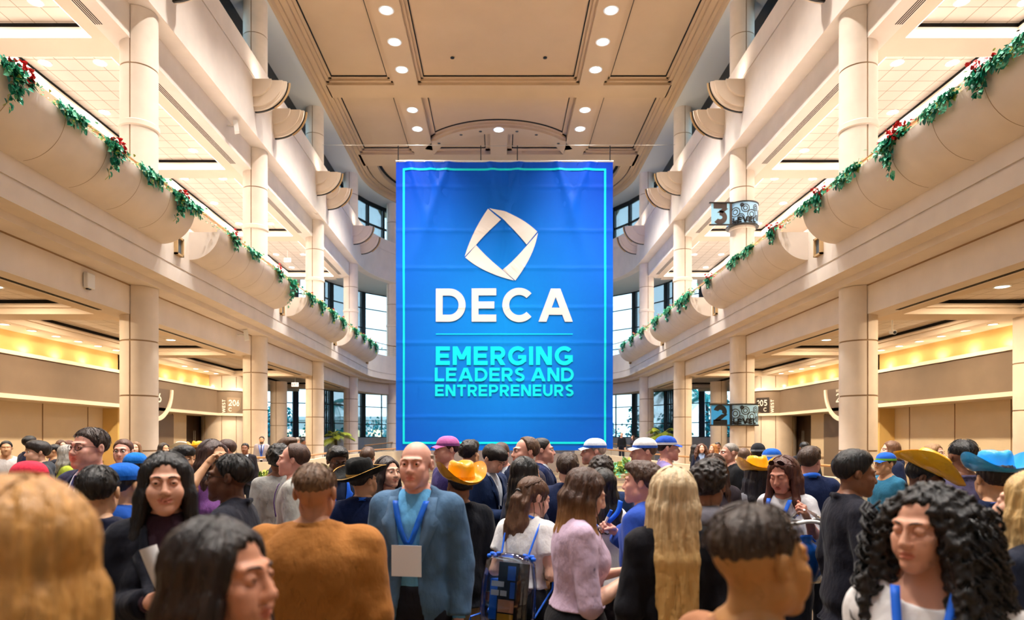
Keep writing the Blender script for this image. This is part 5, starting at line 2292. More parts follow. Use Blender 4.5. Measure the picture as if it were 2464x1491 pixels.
        if kind == 'polo':
            mb = MB()
            rows = []
            for k in range(25):
                a = 2 * PI * k / 24
                c, q = math.cos(a), math.sin(a)
                rows.append([tb((.062 * q, .012 - .066 * c * (1.15 if c > 0 else 1), 1.475 + .02 * (-c) - (.012 if c > .8 else 0))), tb((.056 * q, .012 - .058 * c, 1.515 + .012 * (-c)))])
            mb.grid(rows)
            mb.build('collar', tmat, root, smooth=60, recalc=False)
    if kind == 'suit':
        S = SDF()
        torso_cloth(S, .008, 1.0, 'none', 0, .058, nz=1.52)
        S.cap(tb((0, .01, 1.45)), tb((0, .0, 1.515)), .062 * s, .058 * s, .02, 1, True)
        finish(S, 'shirt', th, cloth(shirt), .001)
        S = SDF()
        torso_cloth(S, .019, .80, 'long', .012, .066, .012, nz=1.515)

        S.path([tb(p) for p in ((-.078, -.035, 1.455), (-.070, .045, 1.492), (-.035, .082, 1.508), (.035, .082, 1.508), (.070, .045, 1.492), (.078, -.035, 1.455))], [.014 * s] * 6, .012)

        def vcut(D, ax):
            # open front: V from collar to the top button, then a narrow gap
            X, Y, Zz = ax[0][:, None, None], ax[1][None, :, None], ax[2][None, None, :]
            zt = (Zz - hipo[2]) / math.cos(math.radians(lean)) + hipo[2]
            w = np.interp(zt / s, [.8, 1.0, 1.12, 1.44, 1.5], [.045, .014, .008, .062, .07]) * s + opn * np.interp(zt / s, [.8, 1.44, 1.5], [1, .35, .2])
            yb = -.01 - math.tan(math.radians(lean)) * (Zz - hipo[2])
            np.maximum(D, -np.maximum(np.abs(X) - w, Y - yb), out=D)
        jo, surf = finish(S, 'jacket', th, tmat, .0045, vcut, seed)
        # lapels and pocket flaps
        if Z < 9 and math.cos(rz) > -.2:
            mb = MB()
            for sg in (-1, 1):
                rows = []
                for k in range(13):
                    t = k / 12
                    z = 1.14 + .33 * t
                    wi_ = np.interp(z, [1.12, 1.44, 1.5], [.010, .060, .068]) + opn * np.interp(z, [.8, 1.44, 1.5], [1, .35, .2])
                    wo = np.interp(z, [1.12, 1.30, 1.36, 1.365, 1.47], [.012, .085, .108, .088, .085]) + opn * .8
                    row = []
                    for q in (0, .5, 1):
                        x = sg * (wi_ + (wo - wi_) * q) * s
                        p = tb((x / s, 0, z))
                        y = surf(p[0] + sg * .008, p[2]) if surf else None
                        row.append((p[0], (y if y is not None else p[1] - .12) - .006 - .004 * (q > 0), p[2]))
                    rows.append(row)
                mb.grid(rows)
            lo_ = mb.build('lapel', cloth(top[3]) if len(top) > 3 else tmat, root, smooth=60, recalc=False)
            sm = lo_.modifiers.new('s', 'SOLIDIFY')
            sm.thickness = .004
        if tie:
            mb = MB()
            rows = []
            for k in range(12):
                t = k / 11
                z = 1.475 - .36 * t
                w = (.018 if t < .1 else .014 + .022 * t) * s
                row = []
                for q in (-1, 0, 1):
                    p = tb((q * w / s, 0, z))
                    row.append((p[0], p[1] - np.interp(z, [1.1, 1.2, 1.31, 1.38, 1.44, 1.48], [.122, .132, .14, .13, .105, .085]) * s * build - .004, p[2]))
                rows.append(row)
            mb.grid(rows)
            mb.build('tie', cloth(tie), root, smooth=60, recalc=False)
        if Z < 9:
            for sg in (-1, 1):
                mb = MB()
                sh, el, wr, mus = arms[sg]
                d = (wr - el) / np.linalg.norm(wr - el)
                mb.tube([wr - d * .02, wr + d * .012], [.031 * s, .033 * s], 12)
                mb.build('shirt_cuff', cloth(shirt), root, smooth=40)
    info['surf'] = surf
    # ---------------- lower body
    if lower:
        bk, bc = bottom
        S = SDF()
        if bk == 'skirt':
            S.loft(np.array([(.50, .20, .17, 0), (.80, .19, .145, .005), (.95, .180, .130, .006), (1.03, .148, .108, .002), (1.07, .128, .096, 0)]) * s * V3(1, build, build, 1), TR, TO, .02, .004)
            finish(S, 'skirt', max(th, .013), cloth(bc), .006, None, seed)
        elif kind != 'dress':
            S.loft(np.array([r for r in secs if r[0] < 1.0 * s] + [[1.05 * s] + [np.interp(1.05 * s, secs[:, 0], secs[:, j]) for j in (1, 2, 3)]]), TR, TO, .03, .012)
            for sg in (-1, 1):
                S.cap(V3(sg * .088, .0, .90) * s, V3(sg * .094, -.012, .48) * s, .095 * s * build, .072 * s, .03)
                S.cap(V3(sg * .094, -.012, .48) * s, V3(sg * .097, .012, .06) * s, .072 * s, .062 * s, .02, 1, True)
            finish(S, 'trousers', max(th, .015), cloth(bc), .005, None, seed)
        for sg in (-1, 1):
            S = SDF()
            S.cap(V3(sg * .096, .045, .05) * s, V3(sg * .102, -.04, .045) * s, .045 * s, .045 * s, .02)
            S.cap(V3(sg * .102, -.04, .045) * s, V3(sg * .115, -.165, .035) * s, .044 * s, .034 * s, .02)
            S.fn(lambda X, Y, Zz: Zz - .001 + 0 * X + 0 * Y, (-.4, -.4, -.1), (.4, .4, .004), .004)
            finish(S, 'shoe', max(th, .012), mat('shoe_leather', '#1a1716', .4), 0)
    # ---------------- hair
    if hair:
        make_hair(finish, T, tb, s, hs, hair, hr, Z, root, fem, hat)
    if beard:
        S = SDF()
        S.ell(T((0, -.062, -.085)), V3(.050, .046, .042) * hs, HR, .02)
        for sg in (-1, 1):
            S.cap(T((sg * .056, -.01, -.03)), T((sg * .03, -.062, -.092)), .018 * hs, .02 * hs, .02)
        S.ell(T((0, -.1, -.045)), V3(.030, .03, .022) * hs, HR, .008, -1)
        S.ell(T((0, -.09, -.020)), V3(.07, .05, .022) * hs, HR, .008, -1)
        S.cap(T((-.022, -.1, -.066)), T((.022, -.1, -.066)), .010 * hs, .010 * hs, .004, -1)
        finish(S, 'beard', min(hr, .008), hairm(beard), .0015)
    if glasses:
        mb = MB()
        for sg in (-1, 1):
            mb.tube([T((sg * .031 + .019 * math.cos(a), -.1035 + .012 * abs(.019 * math.cos(a) * sg + .01) / .03, .004 + .0155 * math.sin(a))) for a in [2 * PI * k / 18 for k in range(19)]], .0016, 6, caps=False)
            mb.tube([T((sg * .050, -.096, .008)), T((sg * .076, -.05, .010)), T((sg * .079, .02, .004))], .0016, 6)
        mb.tube([T((-.012, -.104, .007)), T((0, -.107, .009)), T((.012, -.104, .007))], .0016, 6)
        mb.build('glasses', M_DARK, root, smooth=60)
    if hat:
        make_hat(root, T, hs, *hat)
    # ---------------- lanyard and badge
    if lany:
        col = M_BLUE if lany[0] == 'blue' else cloth(lany[0])
        zb = lany[1] if len(lany) > 1 else 1.12
        w = (lany[2] if len(lany) > 2 else .020) / 2
        mb = MB()
        for sg in (-1, 1):
            rows = []
            for k in range(15):
                t = k / 14
                x = sg * (.072 * (1 - t) ** .8 + .006)
                z = 1.455 - (1.455 - zb) * t
                p = tb((x, 0, z))
                y = surf(p[0], p[2]) if surf else None
                y0 = p[1] - np.interp(z, [1.0, 1.1, 1.31, 1.38, 1.44, 1.48], [.125, .125, .138, .125, .100, .07]) * s * build - (.05 * math.exp(-((z - 1.24) / .09) ** 2) * s if fem else 0)
                y = (min(y, y0) if y is not None else y0) - .007
                rows.append([(p[0] - w, y, p[2]), (p[0] + w, y - .001, p[2])])
            mb.grid(rows)
        rows = []
        for k in range(13):     # behind the neck
            a = PI * k / 12
            p = tb((.080 * math.cos(a), .015 + .082 * math.sin(a), 1.462 + .038 * math.sin(a)))
            rows.append([p, p + V3(0, -.004, w * 2.2)])
        mb.grid(rows)
        lo_ = mb.build('lanyard', col, root, smooth=80, recalc=False)
        sm = lo_.modifiers.new('s', 'SOLIDIFY')
        sm.thickness = .002
        if len(lany) > 3 and lany[3]:
            p = tb((0, 0, zb))
            y = (surf(p[0], p[2]) if surf else None)
            y0 = p[1] - .155 * s * build
            y = min(y, y0) if y is not None else y0
            mb = MB()
            bw, bh = lany[3]
            mb.box(p[0] - bw / 2, p[0] + bw / 2, y - .016, y - .012, p[2] - bh, p[2])
            bo = mb.build('badge', M_BADGE, lo_)
            if bw > .15:
                return info
            mb = MB()
            mb.box(p[0] - bw / 2, p[0] + bw / 2, y - .0175, y - .0162, p[2] - bh * .35, p[2])
            mb.build('badge_header', M_BLUE, lo_)
    return info


def make_hair(finish, T, tb, s, hs, hair, hr, Z, root, fem, hat):
    st, colr = hair[0], hair[1]
    m0 = hairm(colr)
    m = m0
    if len(hair) > 3 and hair[3]:
        zc = float(T.o[2])
        m0 = m = hair_grad(colr, hair[3], zc - .02, zc - .30)
    PATHS = []

    def strand_mesh(kind_):
        rn = random.Random(int(Z * 131) + int(hs * 1000))
        mb = MB()

        def ell_pt(x, y, z, g):
            q = math.sqrt((x / .0875) ** 2 + ((y - .025) / .1065) ** 2 + ((z - .036) / .0905) ** 2)
            return V3(x / q * g, .025 + (y - .025) / q * g, .036 + (z - .036) / q * g)
        n1 = 70 if Z < 4.5 else 40
        if kind_ in ('long', 'ombre', 'halfpony', 'pony'):
            for k in range(n1):        # over the crown, from the parting to the sides and back
                sg = rn.choice((-1, 1))
                y0 = rn.uniform(-.055, .10)
                pts = []
                back = rn.uniform(.03, .12) if kind_ in ('long', 'ombre') else .2
                for q in range(9):
                    t = q / 8
                    th = .08 + (1.75 if kind_ in ('long', 'ombre') else 1.35) * t
                    pts.append(T(ell_pt(sg * math.sin(th), (y0 + back * t * t) * 3.2 if kind_ in ('long', 'ombre') else y0 * 4 + 1.6 * t * t, math.cos(th) + .0, rn.uniform(1.03, 1.055))))
                mb.tube(pts, [.0016 * hs * (1 + .6 * math.sin(PI * q / 8)) for q in range(9)], 4)
            for (pp, rr) in PATHS:
                for k in range(16 if Z < 4.5 else 8):
                    ph, rad = rn.uniform(0, 6.28), rn.uniform(.75, 1.12)
                    pts = []
                    for q in range(11):
                        t = 3 * q / 10
                        i = min(2, int(t))
                        f = t - i
                        p = pp[i] + (pp[i + 1] - pp[i]) * f
                        r_ = rr[i] + (rr[i + 1] - rr[i]) * f
                        a = ph + .5 * math.sin(t * 1.7 + ph)
                        pts.append(p + V3(math.cos(a), math.sin(a), 0) * r_ * rad + V3(.004 * math.sin(t * 5 + ph * 3), 0, 0))
                    mb.tube(pts, [.0022 * hs * (1 - .55 * q / 10) for q in range(11)], 4)
        else:
            for k in range(int(n1 * 1.7)):        # short tufts lying on the scalp
                az, el = rn.uniform(-PI, PI), rn.uniform(.15, 1.35)
                pts = []
                for q in range(5):
                    t = q / 4
                    e2 = el + .38 * t
                    a2 = az + .18 * math.sin(az * 3 + k) * t
                    p = ell_pt(math.sin(e2) * math.sin(a2), .3 * 0 + math.sin(e2) * math.cos(a2), math.cos(e2), rn.uniform(1.01, 1.03) + .02 * t)
                    if p[1] < -.03 and p[2] < .062 or p[2] < .012:
                        break
                    pts.append(T(p))
                if len(pts) > 2:
                    mb.tube(pts, [.0024 * hs * (1 - .6 * q / 4) for q in range(len(pts))], 4)
        if mb.v:
            o = mb.build('hair_strand', m, root, smooth=180, recalc=False)
            o['kind'] = 'stuff'
    R = T.R
    S = SDF()
    L = hair[2] if len(hair) > 2 and hair[2] else 0.0

    def e(c, r, k=.02, op=1, Sx=None):
        (Sx or S).ell(T(c), V3(*r) * hs, R, k * hs, op)

    def facecut(fw=.070, top_=.074, dy=-.100, dep=.078):
        e((0, dy, -.020), (fw, dep, top_ + .020), .012, -1)

    def strands(amp, nf, curl=0.0):
        def f(D, ax):
            X, Y, Zz = ax[0][:, None, None] - T.o[0], ax[1][None, :, None] - T.o[1], ax[2][None, None, :] - T.o[2]
            az = np.arctan2(X, Y + .0001)
            D += (amp * (np.sin(az * nf + 2.2 * np.sin(Zz * 14) + 1.3 * np.sin(Zz * 5)) + .5 * np.sin(az * nf * 2.3 + 3 * np.sin(Zz * 9)))).astype(np.float32)
            if curl:
                D += (curl * wob(X, Y, Zz, 190, .7) + curl * .8 * wob(X, Y, Zz, 95, 2)).astype(np.float32)
        return f
    if st in ('short', 'fade', 'wavy', 'curly', 'afro', 'fringe', 'flat', 'bald', 'receding', 'cap'):
        vol = {'short': 1.0, 'fade': .97, 'wavy': 1.05, 'curly': 1.1, 'afro': 1.3, 'fringe': 1.06, 'flat': 1.04, 'bald': .965, 'receding': 1.06, 'cap': .98}[st]
        e((0, .024, .036), (.0865 * vol, .106 * vol, .090 * vol))
        if st == 'flat':
            e((0, .01, .085), (.074, .085, .055), .03)
        if st in ('wavy', 'fringe', 'curly', 'afro'):
            e((0, -.03, .088), (.072, .075, .044 * vol), .03)
        if st == 'fringe':
            e((.0, -.068, .055), (.068, .040, .036), .02)
        cutz = {'fade': .0, 'short': -.045, 'bald': -.03, 'cap': -.03}.get(st, -.055)

        def cut(D, ax):
            X, Y, Zz = ax[0][:, None, None] - T.o[0], ax[1][None, :, None] - T.o[1], ax[2][None, None, :] - T.o[2]
            x = (R[0, 0] * X + R[1, 0] * Y + R[2, 0] * Zz) / hs
            y = (R[0, 1] * X + R[1, 1] * Y + R[2, 1] * Zz) / hs
            z = (R[0, 2] * X + R[1, 2] * Y + R[2, 2] * Zz) / hs
            # hairline: forehead, temples, in front of and round the ears, nape
            line = np.interp(y, [-.12, -.075, -.045, -.02, .0, .03, .06, .12], [.074, .066, .045, .005, -.02, .005, cutz, cutz - .01])
            if st == 'fringe':
                line = np.interp(y, [-.12, -.075, -.045, -.02, .0, .03, .06, .12], [.036, .034, .02, -.01, -.02, .0, cutz, cutz - .012])
            if st == 'receding':
                line = np.interp(y, [-.12, -.03, -.015, .0, .03, .06, .12], [.2, .12, .045, -.01, .0, cutz, cutz - .012])
            if st == 'bald':
                line = np.interp(y, [-.12, .0, .012, .03, .06, .12], [.2, .2, .0, .01, cutz, cutz - .012])
                np.maximum(D, (z - .052) * hs, out=D)
            if hat and st != 'bald':
                np.maximum(D, (z - .085) * hs, out=D)
            tw = {'fade': .075, 'bald': .05, 'short': .05}.get(st, .035)
            D += (.016 * hs * np.clip(1 - (z - line) / tw, 0, 1) ** 2).astype(np.float32)
            np.maximum(D, (line - z) * hs, out=D)
        finish(S, 'hair', hr, m0, 0, cut, 0, False, strands(.0018 if st not in ('afro', 'curly') else .002, 26, {'curly': .009, 'afro': .010, 'wavy': .004, 'fringe': .003}.get(st, .0012)))
        if Z < 6.6 and st in ('short', 'fade', 'wavy', 'fringe', 'flat') and not hat:
            strand_mesh(st)
        return
    # long styles
    e((0, .026, .036), (.089, .108, .092))
    if st == 'bun':
        e((0, .135, .03), (.042, .038, .042), .02)
    low = V3(0, 0, -L)

    def drop(p0, p1, z1, r0, r1, back, Sx=None):
        """lock from head-local p0 via p1, then hanging along the body to depth z1 below the head centre"""
        a, b = T(p0), T(p1)
        c = b + V3((b - T.o)[0] * .25, back * .5, -(z1 * .45))
        d = b + V3((b - T.o)[0] * .35, back, -z1)
        (Sx or S).path([a, b, c, d], [r0 * hs, r0 * hs, (r0 * .9 + r1 * .1) * hs, r1 * hs], .025)
    if st in ('long', 'longcurly', 'ombre'):
        for xx, bk in ((-.068, .035), (-.045, .07), (-.015, .085), (.015, .085), (.045, .07), (.068, .035)):
            drop((xx * .9, .07 if abs(xx) < .05 else .03, .03), (xx * 1.1, .085 if abs(xx) < .05 else .035, -.06), L * (1 if abs(xx) < .05 else .92), .036, .02, bk * .6)
        for sg in (-1, 1):
            drop((sg * .062, -.02, .055), (sg * .083, -.02, -.05), L * .85, .026, .016, -.02)
        if st == 'longcurly':
            for sg in (-1, 1):
                drop((sg * .075, .0, .03), (sg * .115, .0, -.07), L * .9, .045, .03, -.03)
                drop((sg * .08, .05, .03), (sg * .125, .05, -.09), L * .95, .05, .035, .02)
                drop((sg * .075, -.02, .06), (sg * .112, -.045, -.03), L * .75, .022, .02, -.05)
            e((0, .050, .034), (.100, .108, .080), .02)
    if st in ('halfpony', 'pony'):
        tie_p = (.0, .118, .0)
        if st == 'halfpony':
            for xx in (-.06, -.03, .0, .03, .06):
                drop((xx, .075, .0), (xx * 1.1, .085, -.07), L * .55, .026, .014, .02)
        for k, (xx, q) in enumerate(((-.012, 1.0), (.012, .95), (0, 1.05), (.02, .85), (-.02, .9))):
            a = T(tie_p)
            pp = [a, a + V3(xx * .8, .03, -.04) * hs, a + V3(xx * 2.2 + .01, .055, -.5 * L * q), a + V3(xx * 3 + .02, .05, -L * q)]
            S.path(pp, [.013 * hs, .020 * hs, .019 * hs, .008 * hs], .012)
            PATHS.append((pp, [.013 * hs, .020 * hs, .019 * hs, .008 * hs]))
    facecut(.072 if st != 'longcurly' else .073, .090 if st != 'longcurly' else .104)
    e((0, -.075, -.14), (.055, .06, .12), .02, -1)
    if hat:
        pass
    finish(S, 'hair', hr, m0, 0, None, 0, False, strands(.0032, 17, {'longcurly': .0095}.get(st, .0012)))
    if Z < 6.6 and st in ('long', 'ombre', 'halfpony', 'pony'):
        strand_mesh(st)
    # loose locks so that the outline breaks up on the nearer heads
    if Z < 6 and st in ('long', 'longcurly', 'ombre', 'halfpony', 'pony'):
        rn = random.Random(int(Z * 100) + len(colr))
        mb = MB()
        cnt = 110 if st == 'longcurly' else 16
        for k in range(cnt):
            az = rn.uniform(-2.2, 2.2) if st != 'pony' else rn.uniform(-.4, .4)
            x, y = math.sin(az), math.cos(az)
            a = T((x * .085, .02 + y * .1, .02 + rn.uniform(-.05, .05)))
            n = 22 if st == 'longcurly' else 9
            pts = []
            LL = (L if st not in ('halfpony',) else L * .8) * rn.uniform(.7, 1.1)
            ph = rn.uniform(0, 6)
            for q in range(n):
                t = q / (n - 1)
                sp = V3(x * ((.03 + .05 * t) if st == 'longcurly' else (-.004 + .03 * t)), y * .04 * t - .004, -LL * t)
                if st == 'longcurly':
                    rr = .017
                    sp = sp + V3(x * .05 + rr * math.cos(t * 30 * LL / .45 + ph), rr * math.sin(t * 30 * LL / .45 + ph), 0)
                else:
                    sp = sp + V3(.008 * math.sin(t * 7 + ph), .008 * math.cos(t * 6 + ph), 0)
                pts.append(a + sp)
            w = .0048 if st == 'longcurly' else .003
            mb.tube(pts, [w * (1 - .6 * q / (n - 1)) for q in range(n)], 5)
        o = mb.build('hair_lock', m, root, smooth=180)
        o['kind'] = 'stuff'
    if st == 'halfpony':
        mb = MB()
        mb.lathe([(.012, -.012), (.022, -.01), (.024, 0), (.022, .01), (.012, .012)], seg=14)
        o = mb.build('hair_tie', M_DARK, root, smooth=60)
        o.location = T((0, .122, 0))
        o.rotation_euler = (1.2, 0, 0)


def make_hat(root, T, hs, kind, colr, band=None, tilt=0.0, scale=1.0):
    m = cloth(colr, 'shiny') if kind in ('cowboy', 'shinycowboy') else cloth(colr)
    R = T.R @ rotx(math.radians(tilt))

    def P(x, y, z):
        return T.o + R @ (V3(x, y, z) * hs * scale)
    mb, mbb = MB(), MB()
    n = 48
    if kind in ('cowboy', 'shinycowboy', 'flatbrim'):
        prof = [(0.0, .118), (.25, .116), (.5, .122), (.72, .128), (.88, .120), (.97, .095), (1.0, .06), (1.03, .03), (1.06, .012), (1.12, .004), (1.4, .004), (1.7, .012), (1.95, .030), (2.02, .040)]
        for dz in (0, -.004):
            rows = []
            for (r, z) in prof:
                row = []
                for k in range(n):
                    a = 2 * PI * k / n
                    c, q = math.cos(a), math.sin(a)
                    rx, ry = .088, .108
                    x, y = rx * r * c, .018 + ry * r * q
                    zz = z
                    if r < 1.0:      # crease along the crown and pinched front
                        zz -= .026 * math.exp(-(x / .022) ** 2) * (1 - r * .6)
                        zz -= .012 * max(0, -q) * r
                    if r > 1.1:
                        u = (r - 1.1) / .9
                        x = rx * (1.1 + (r - 1.1) * .95) * c
                        curl = abs(c) ** 2.4 * (.075 if kind != 'flatbrim' else .02)
                        zz = z + curl * u ** 1.6 - .022 * u * abs(q) ** 2
                        x *= 1 - .10 * u * abs(c) ** 3
                    row.append(P(x, y, zz + .052 + dz))
                rows.append(row)
            mb.grid(rows, 0, True)
        rows = []
        for z in (.010, .030):
            rows.append([P(.0905 * (1.045 - (z - .01) * 1.2) * math.cos(2 * PI * k / n), .018 + .111 * (1.045 - (z - .01) * 1.2) * math.sin(2 * PI * k / n), .052 + z) for k in range(n)])
        mbb.grid(rows, 0, True)
        if kind == 'flatbrim':
            rows = [[P(.088 * r * math.cos(2 * PI * k / n), .018 + .108 * r * math.sin(2 * PI * k / n), .052 + .045 + .02 * abs(math.cos(2 * PI * k / n)) ** 2.4 - .022 * abs(math.sin(2 * PI * k / n)) ** 2) for k in range(n)] for r in (1.97, 2.05)]
            mbb.grid(rows, 0, True)
    elif kind in ('cap', 'beanie', 'bucket'):
        rows = []
        top = .118 if kind != 'beanie' else .132
        for i in range(11):
            a = PI / 2 * i / 10
            rows.append([P(.086 * math.sin(a) ** .8 * math.cos(2 * PI * k / n) if False else .089 * math.sin(a) ** .85 * math.cos(2 * PI * k / n), .02 + .110 * math.sin(a) ** .85 * math.sin(2 * PI * k / n), .040 + (top - .03) * math.cos(a) ** .9) for k in range(n)])
        if kind == 'bucket':
            for r, z in ((1.05, .03), (1.35, .0), (1.5, -.012)):
                rows.append([P(.089 * r * math.cos(2 * PI * k / n), .02 + .110 * r * math.sin(2 * PI * k / n), z) for k in range(n)])
        mb.grid(rows, 0, True)
        rows = [[P(.0905 * math.cos(2 * PI * k / n), .02 + .1115 * math.sin(2 * PI * k / n), z) for k in range(n)] for z in (.036, .058)]
        mbb.grid(rows, 0, True)
        if kind == 'cap':
            rows = []
            for i in range(8):
                t = i / 7
                rows.append([P((.082 - .012 * t) * math.sin(b) * (1 - .1 * t), -.055 - .085 * t - .03 * math.cos(b) + .03 * (1 - math.cos(b)) * 0 + .03, .046 - .02 * t * t - .018 * abs(math.sin(b)) ** 2) for b in [(-1.25 + 2.5 * k / 16) for k in range(17)]])
            mb.grid(rows)
    o = mb.build('hat' if kind not in ('cap', 'beanie') else kind, m, root, smooth=70, recalc=False)
    if band:
        mbb.build('hat_band', cloth(band), o, smooth=70, recalc=False)
    return o

# ------------------------------------------------------------------ the crowd
NAVY, BLACK, GREY = '#1f2c4c', '#17161b', '#8f8f98'
FAIR, PINK, TAN, BROWN, DARK, OLIVE = '#edb99f', '#e8aa96', '#dba67e', '#96644a', '#62402f', '#d09c76'


def who(px, ytop, Z, face, fem, label, up=0.0, **kw):
    """height from the image row of the top of the head (up = height of hat or hair above the skull)"""
    h = EYE - (ytop - VY) / F * Z - up - kw.get('base', 0.0)
    return person(px, Z, h, face, fem, label, **kw)


# nearest row
who(38, 1118, 1.0, -102, True, 'person with long golden blonde hair very close at the left edge, facing left', .02, sk=FAIR, hair=('ombre', '#c08a48', .46, '#d9a860'), top=('blouse', '#b0703c'), bottom=('trousers', BLACK))
who(518, 1232, 1.36, 78, True, 'person with dark hair and black jacket in the near left, profile to the right', .02, sk='#cf8f70', hair=('long', '#1f1410', .30), top=('suit', '#17161f'), shirt='#2a2430', la='down', ra='down')
who(1815, 1206, 1.4, 112, False, 'person with cropped dark brown hair very close at right of centre, profile to the right', .01, sk='#c08850', hair=('fade', '#3d2c20'), top=('tee', '#a06c4c'), bottom=('trousers', '#2a2420'), nose=.95)
cur = who(2240, 1138, 2.0, -42, True, 'person with big black curly hair, white puff-sleeve blouse and blue lanyard', .045, sk='#dfa488', hair=('longcurly', '#15100f', .44), top=('blouse', '#ece7e6'), sleeve='puff', neck=.118, yaw=-22, pitch=7, hd=1.02,
          lany=('blue', 1.08, .026), lid=.42, la='down', ra='down')
who(2496, 1120, 2.4, -150, True, 'person with wavy pale blonde hair cut off by the right edge', .02, sk=FAIR, hair=('ombre', '#c9a368', .34, '#e2c48e'), top=('tee', '#1c2030'), sleeve='long')
a2 = who(400, 1076, 2.7, 24, True, 'person with long black hair in a black jacket, smiling and holding a rolled white paper', .02, sk='#dda388', hair=('long', '#120e10', .44), top=('suit', '#14141f'), shirt='#3a2430',
         smile=True, ra=dict(e=(.21, -.02, 1.14), w=(.05, -.26, 1.215), curl=1.15, n=(-.8, -.3, .2), thumb=.9))
who(757, 1108, 2.75, 178, False, 'person with brown hair in a broad tan suede jacket, back to the camera', .015, sk='#b98060', hair=('fade', '#6a4c34'), top=('suit', '#a4692f'), shirt='#a4692f', bottom=('trousers', '#3a2a20'), build=1.42)
# second row
bald = who(1003, 1058, 3.5, -10, False, 'bald person in a blue-grey blazer and light blue shirt with a big white badge', .0, sk=PINK, hair=('bald', '#b39c86'), top=('suit', '#4d6c8c', 'cloth', '#58789a'), shirt='#69b4ea', bottom=('trousers', '#1a1c26'),
           lany=('blue', 1.25, .03, (.155, .155)), opn=.045, build=1.0, brow='#b39c86')
gold = who(1108, 1092, 4.4, 205, False, 'person in a shiny gold cowboy hat, black jacket and khaki trousers', .10, sk=BROWN, hair=('short', '#17110f'), top=('suit', '#14161f'), bottom=('trousers', '#a18e73'), hat=('shinycowboy', '#eaa70a', '#c98a08', -8))
lil = who(1388, 1117, 3.45, 94, True, 'person in a lilac half-sleeve top with long ombre hair, looking down at their hands', .02, sk=FAIR, hair=('ombre', '#4a2e20', .40, '#c78b4e'), top=('tee', '#cfb3cb'), sleeve='elbow', bottom=('skirt', '#121116'), pitch=24,
          ra=dict(e=(.24, -.02, 1.07), w=(.10, -.28, 1.20), curl=.9, n=(-.5, -.2, .6)), la=dict(e=(.22, -.02, 1.10), w=(.08, -.26, 1.18), curl=.9, n=(-.5, -.2, .6)), neck=.085, build=1.22, lid=.5, hem=1.02)
wht = who(1256, 1142, 3.95, 152, True, 'person in a white T-shirt with a half ponytail, wearing a clear backpack', .02, sk=FAIR, hair=('halfpony', '#5a3a26', .42, '#8a6244'), top=('tee', '#f4f0ee'), sleeve='short', bottom=('trousers', '#14141a'), yaw=-34, pitch=20,
          lany=('blue', 1.2, .014), hem=1.05, lean=9, la='hold', ra='hold')
who(1446, 1122, 4.35, 205, True, 'person with black hair and a white ruffled short sleeve behind the lilac top', .02, sk=FAIR, hair=('long', '#17120f', .22), top=('blouse', '#f6f3f1'), sleeve='puff', bottom=('skirt', '#2a2026'), la='low', ra='low')
who(1620, 1114, 2.9, 176, True, 'person with long straight pale blonde hair over a black jacket, back to the camera', .02, sk=FAIR, hair=('ombre', '#d8bd96', .47, '#d9ab66'), top=('blouse', '#15131a'), sleeve='long')
pen = who(1552, 1108, 3.9, 242, False, 'person with wavy brown hair in a blue hoodie holding marker pens', .015, sk=PINK, hair=('wavy', '#4a3122'), top=('hoodie', '#2b4fb0'), la='down',
          ra=dict(e=(.25, -.02, 1.16), w=(.11, -.22, 1.31), curl=1.2, n=(-.6, -.3, .1), thumb=.9))
who(1702, 1106, 3.4, 150, False, 'person with short black hair and grey jacket between the blonde hair and the yellow hat', .015, sk=BROWN, hair=('curly', '#241a17'), top=('hoodie', '#77747e'))
who(560, 1086, 3.5, -84, False, 'person with dark skin and black glasses in a black suit, profile to the left', .015, sk='#6a4331', hair=('short', '#15100f'), top=('suit', '#1b1b27'), shirt='#c9cfd8', glasses=True)
who(235, 1114, 3.0, 195, False, 'person with black hair and navy jacket behind the golden blonde hair', .015, sk=TAN, hair=('short', '#1c1614'), top=('suit', '#20233a'))
who(296, 1108, 3.6, 165, False, 'person in a royal blue cap and blue jacket, lowest of the three blue caps', .02, sk=TAN, hair=('short', '#1c1614'), top=('hoodie', '#1b4fa8'), hat=('cap', '#0f5fc0', '#0b4fa5'))
who(220, 1020, 4.2, -18, False, 'tall person with brown hair and glasses in a navy suit, left of the first column', .015, sk=PINK, hair=('short', '#3a2a22'), top=('suit', '#2a2d4a'), glasses=True, tie='#3a4a8a')
flat = who(2045, 1066, 3.8, 84, False, 'person with tall black curly hair in a dark suit, profile to the right', .05, sk=BROWN, hair=('flat', '#120e0e'), top=('suit', '#1e1d28'), pitch=8,
           ra=dict(e=(.25, .0, 1.14), w=(.24, -.12, .98), curl=1.2, n=(-1, 0, 0), thumb=.8))
who(2205, 1064, 4.2, 58, False, 'person in a big yellow cowboy hat and pale blue-grey blazer, looking down', .10, sk=DARK, hair=('short', '#120e0d'), top=('suit', '#8b96b4'), shirt='#d9dcee', pitch=22, hat=('cowboy', '#f4b314', '#d99708', 6), lany=('blue', 1.15), la='low', ra='low')
who(2318, 1052, 4.6, 172, False, 'person with short dark hair and purple-grey jacket, back turned, beside the blue hat', .01, sk=BROWN, hair=('fade', '#17120f'), top=('suit', '#574f6c'), shirt='#efeaf2')
who(2396, 1052, 3.6, 168, False, 'person in a glossy bright blue cowboy hat and navy jacket', .11, sk=TAN, hair=('short', '#2a1c14'), top=('suit', '#172447'), shirt='#e6e6ee', hat=('shinycowboy', '#2fb0f4', '#0d7fd0', 2, .9), lany=('blue', 1.2))
who(2468, 1084, 5.0, 190, False, 'person in a blue cowboy hat at the right edge behind the pale blonde hair', .10, sk=TAN, hair=('short', '#2a1c14'), top=('suit', '#172447'), hat=('cowboy', '#1d8fdc', '#0d6fc0'))
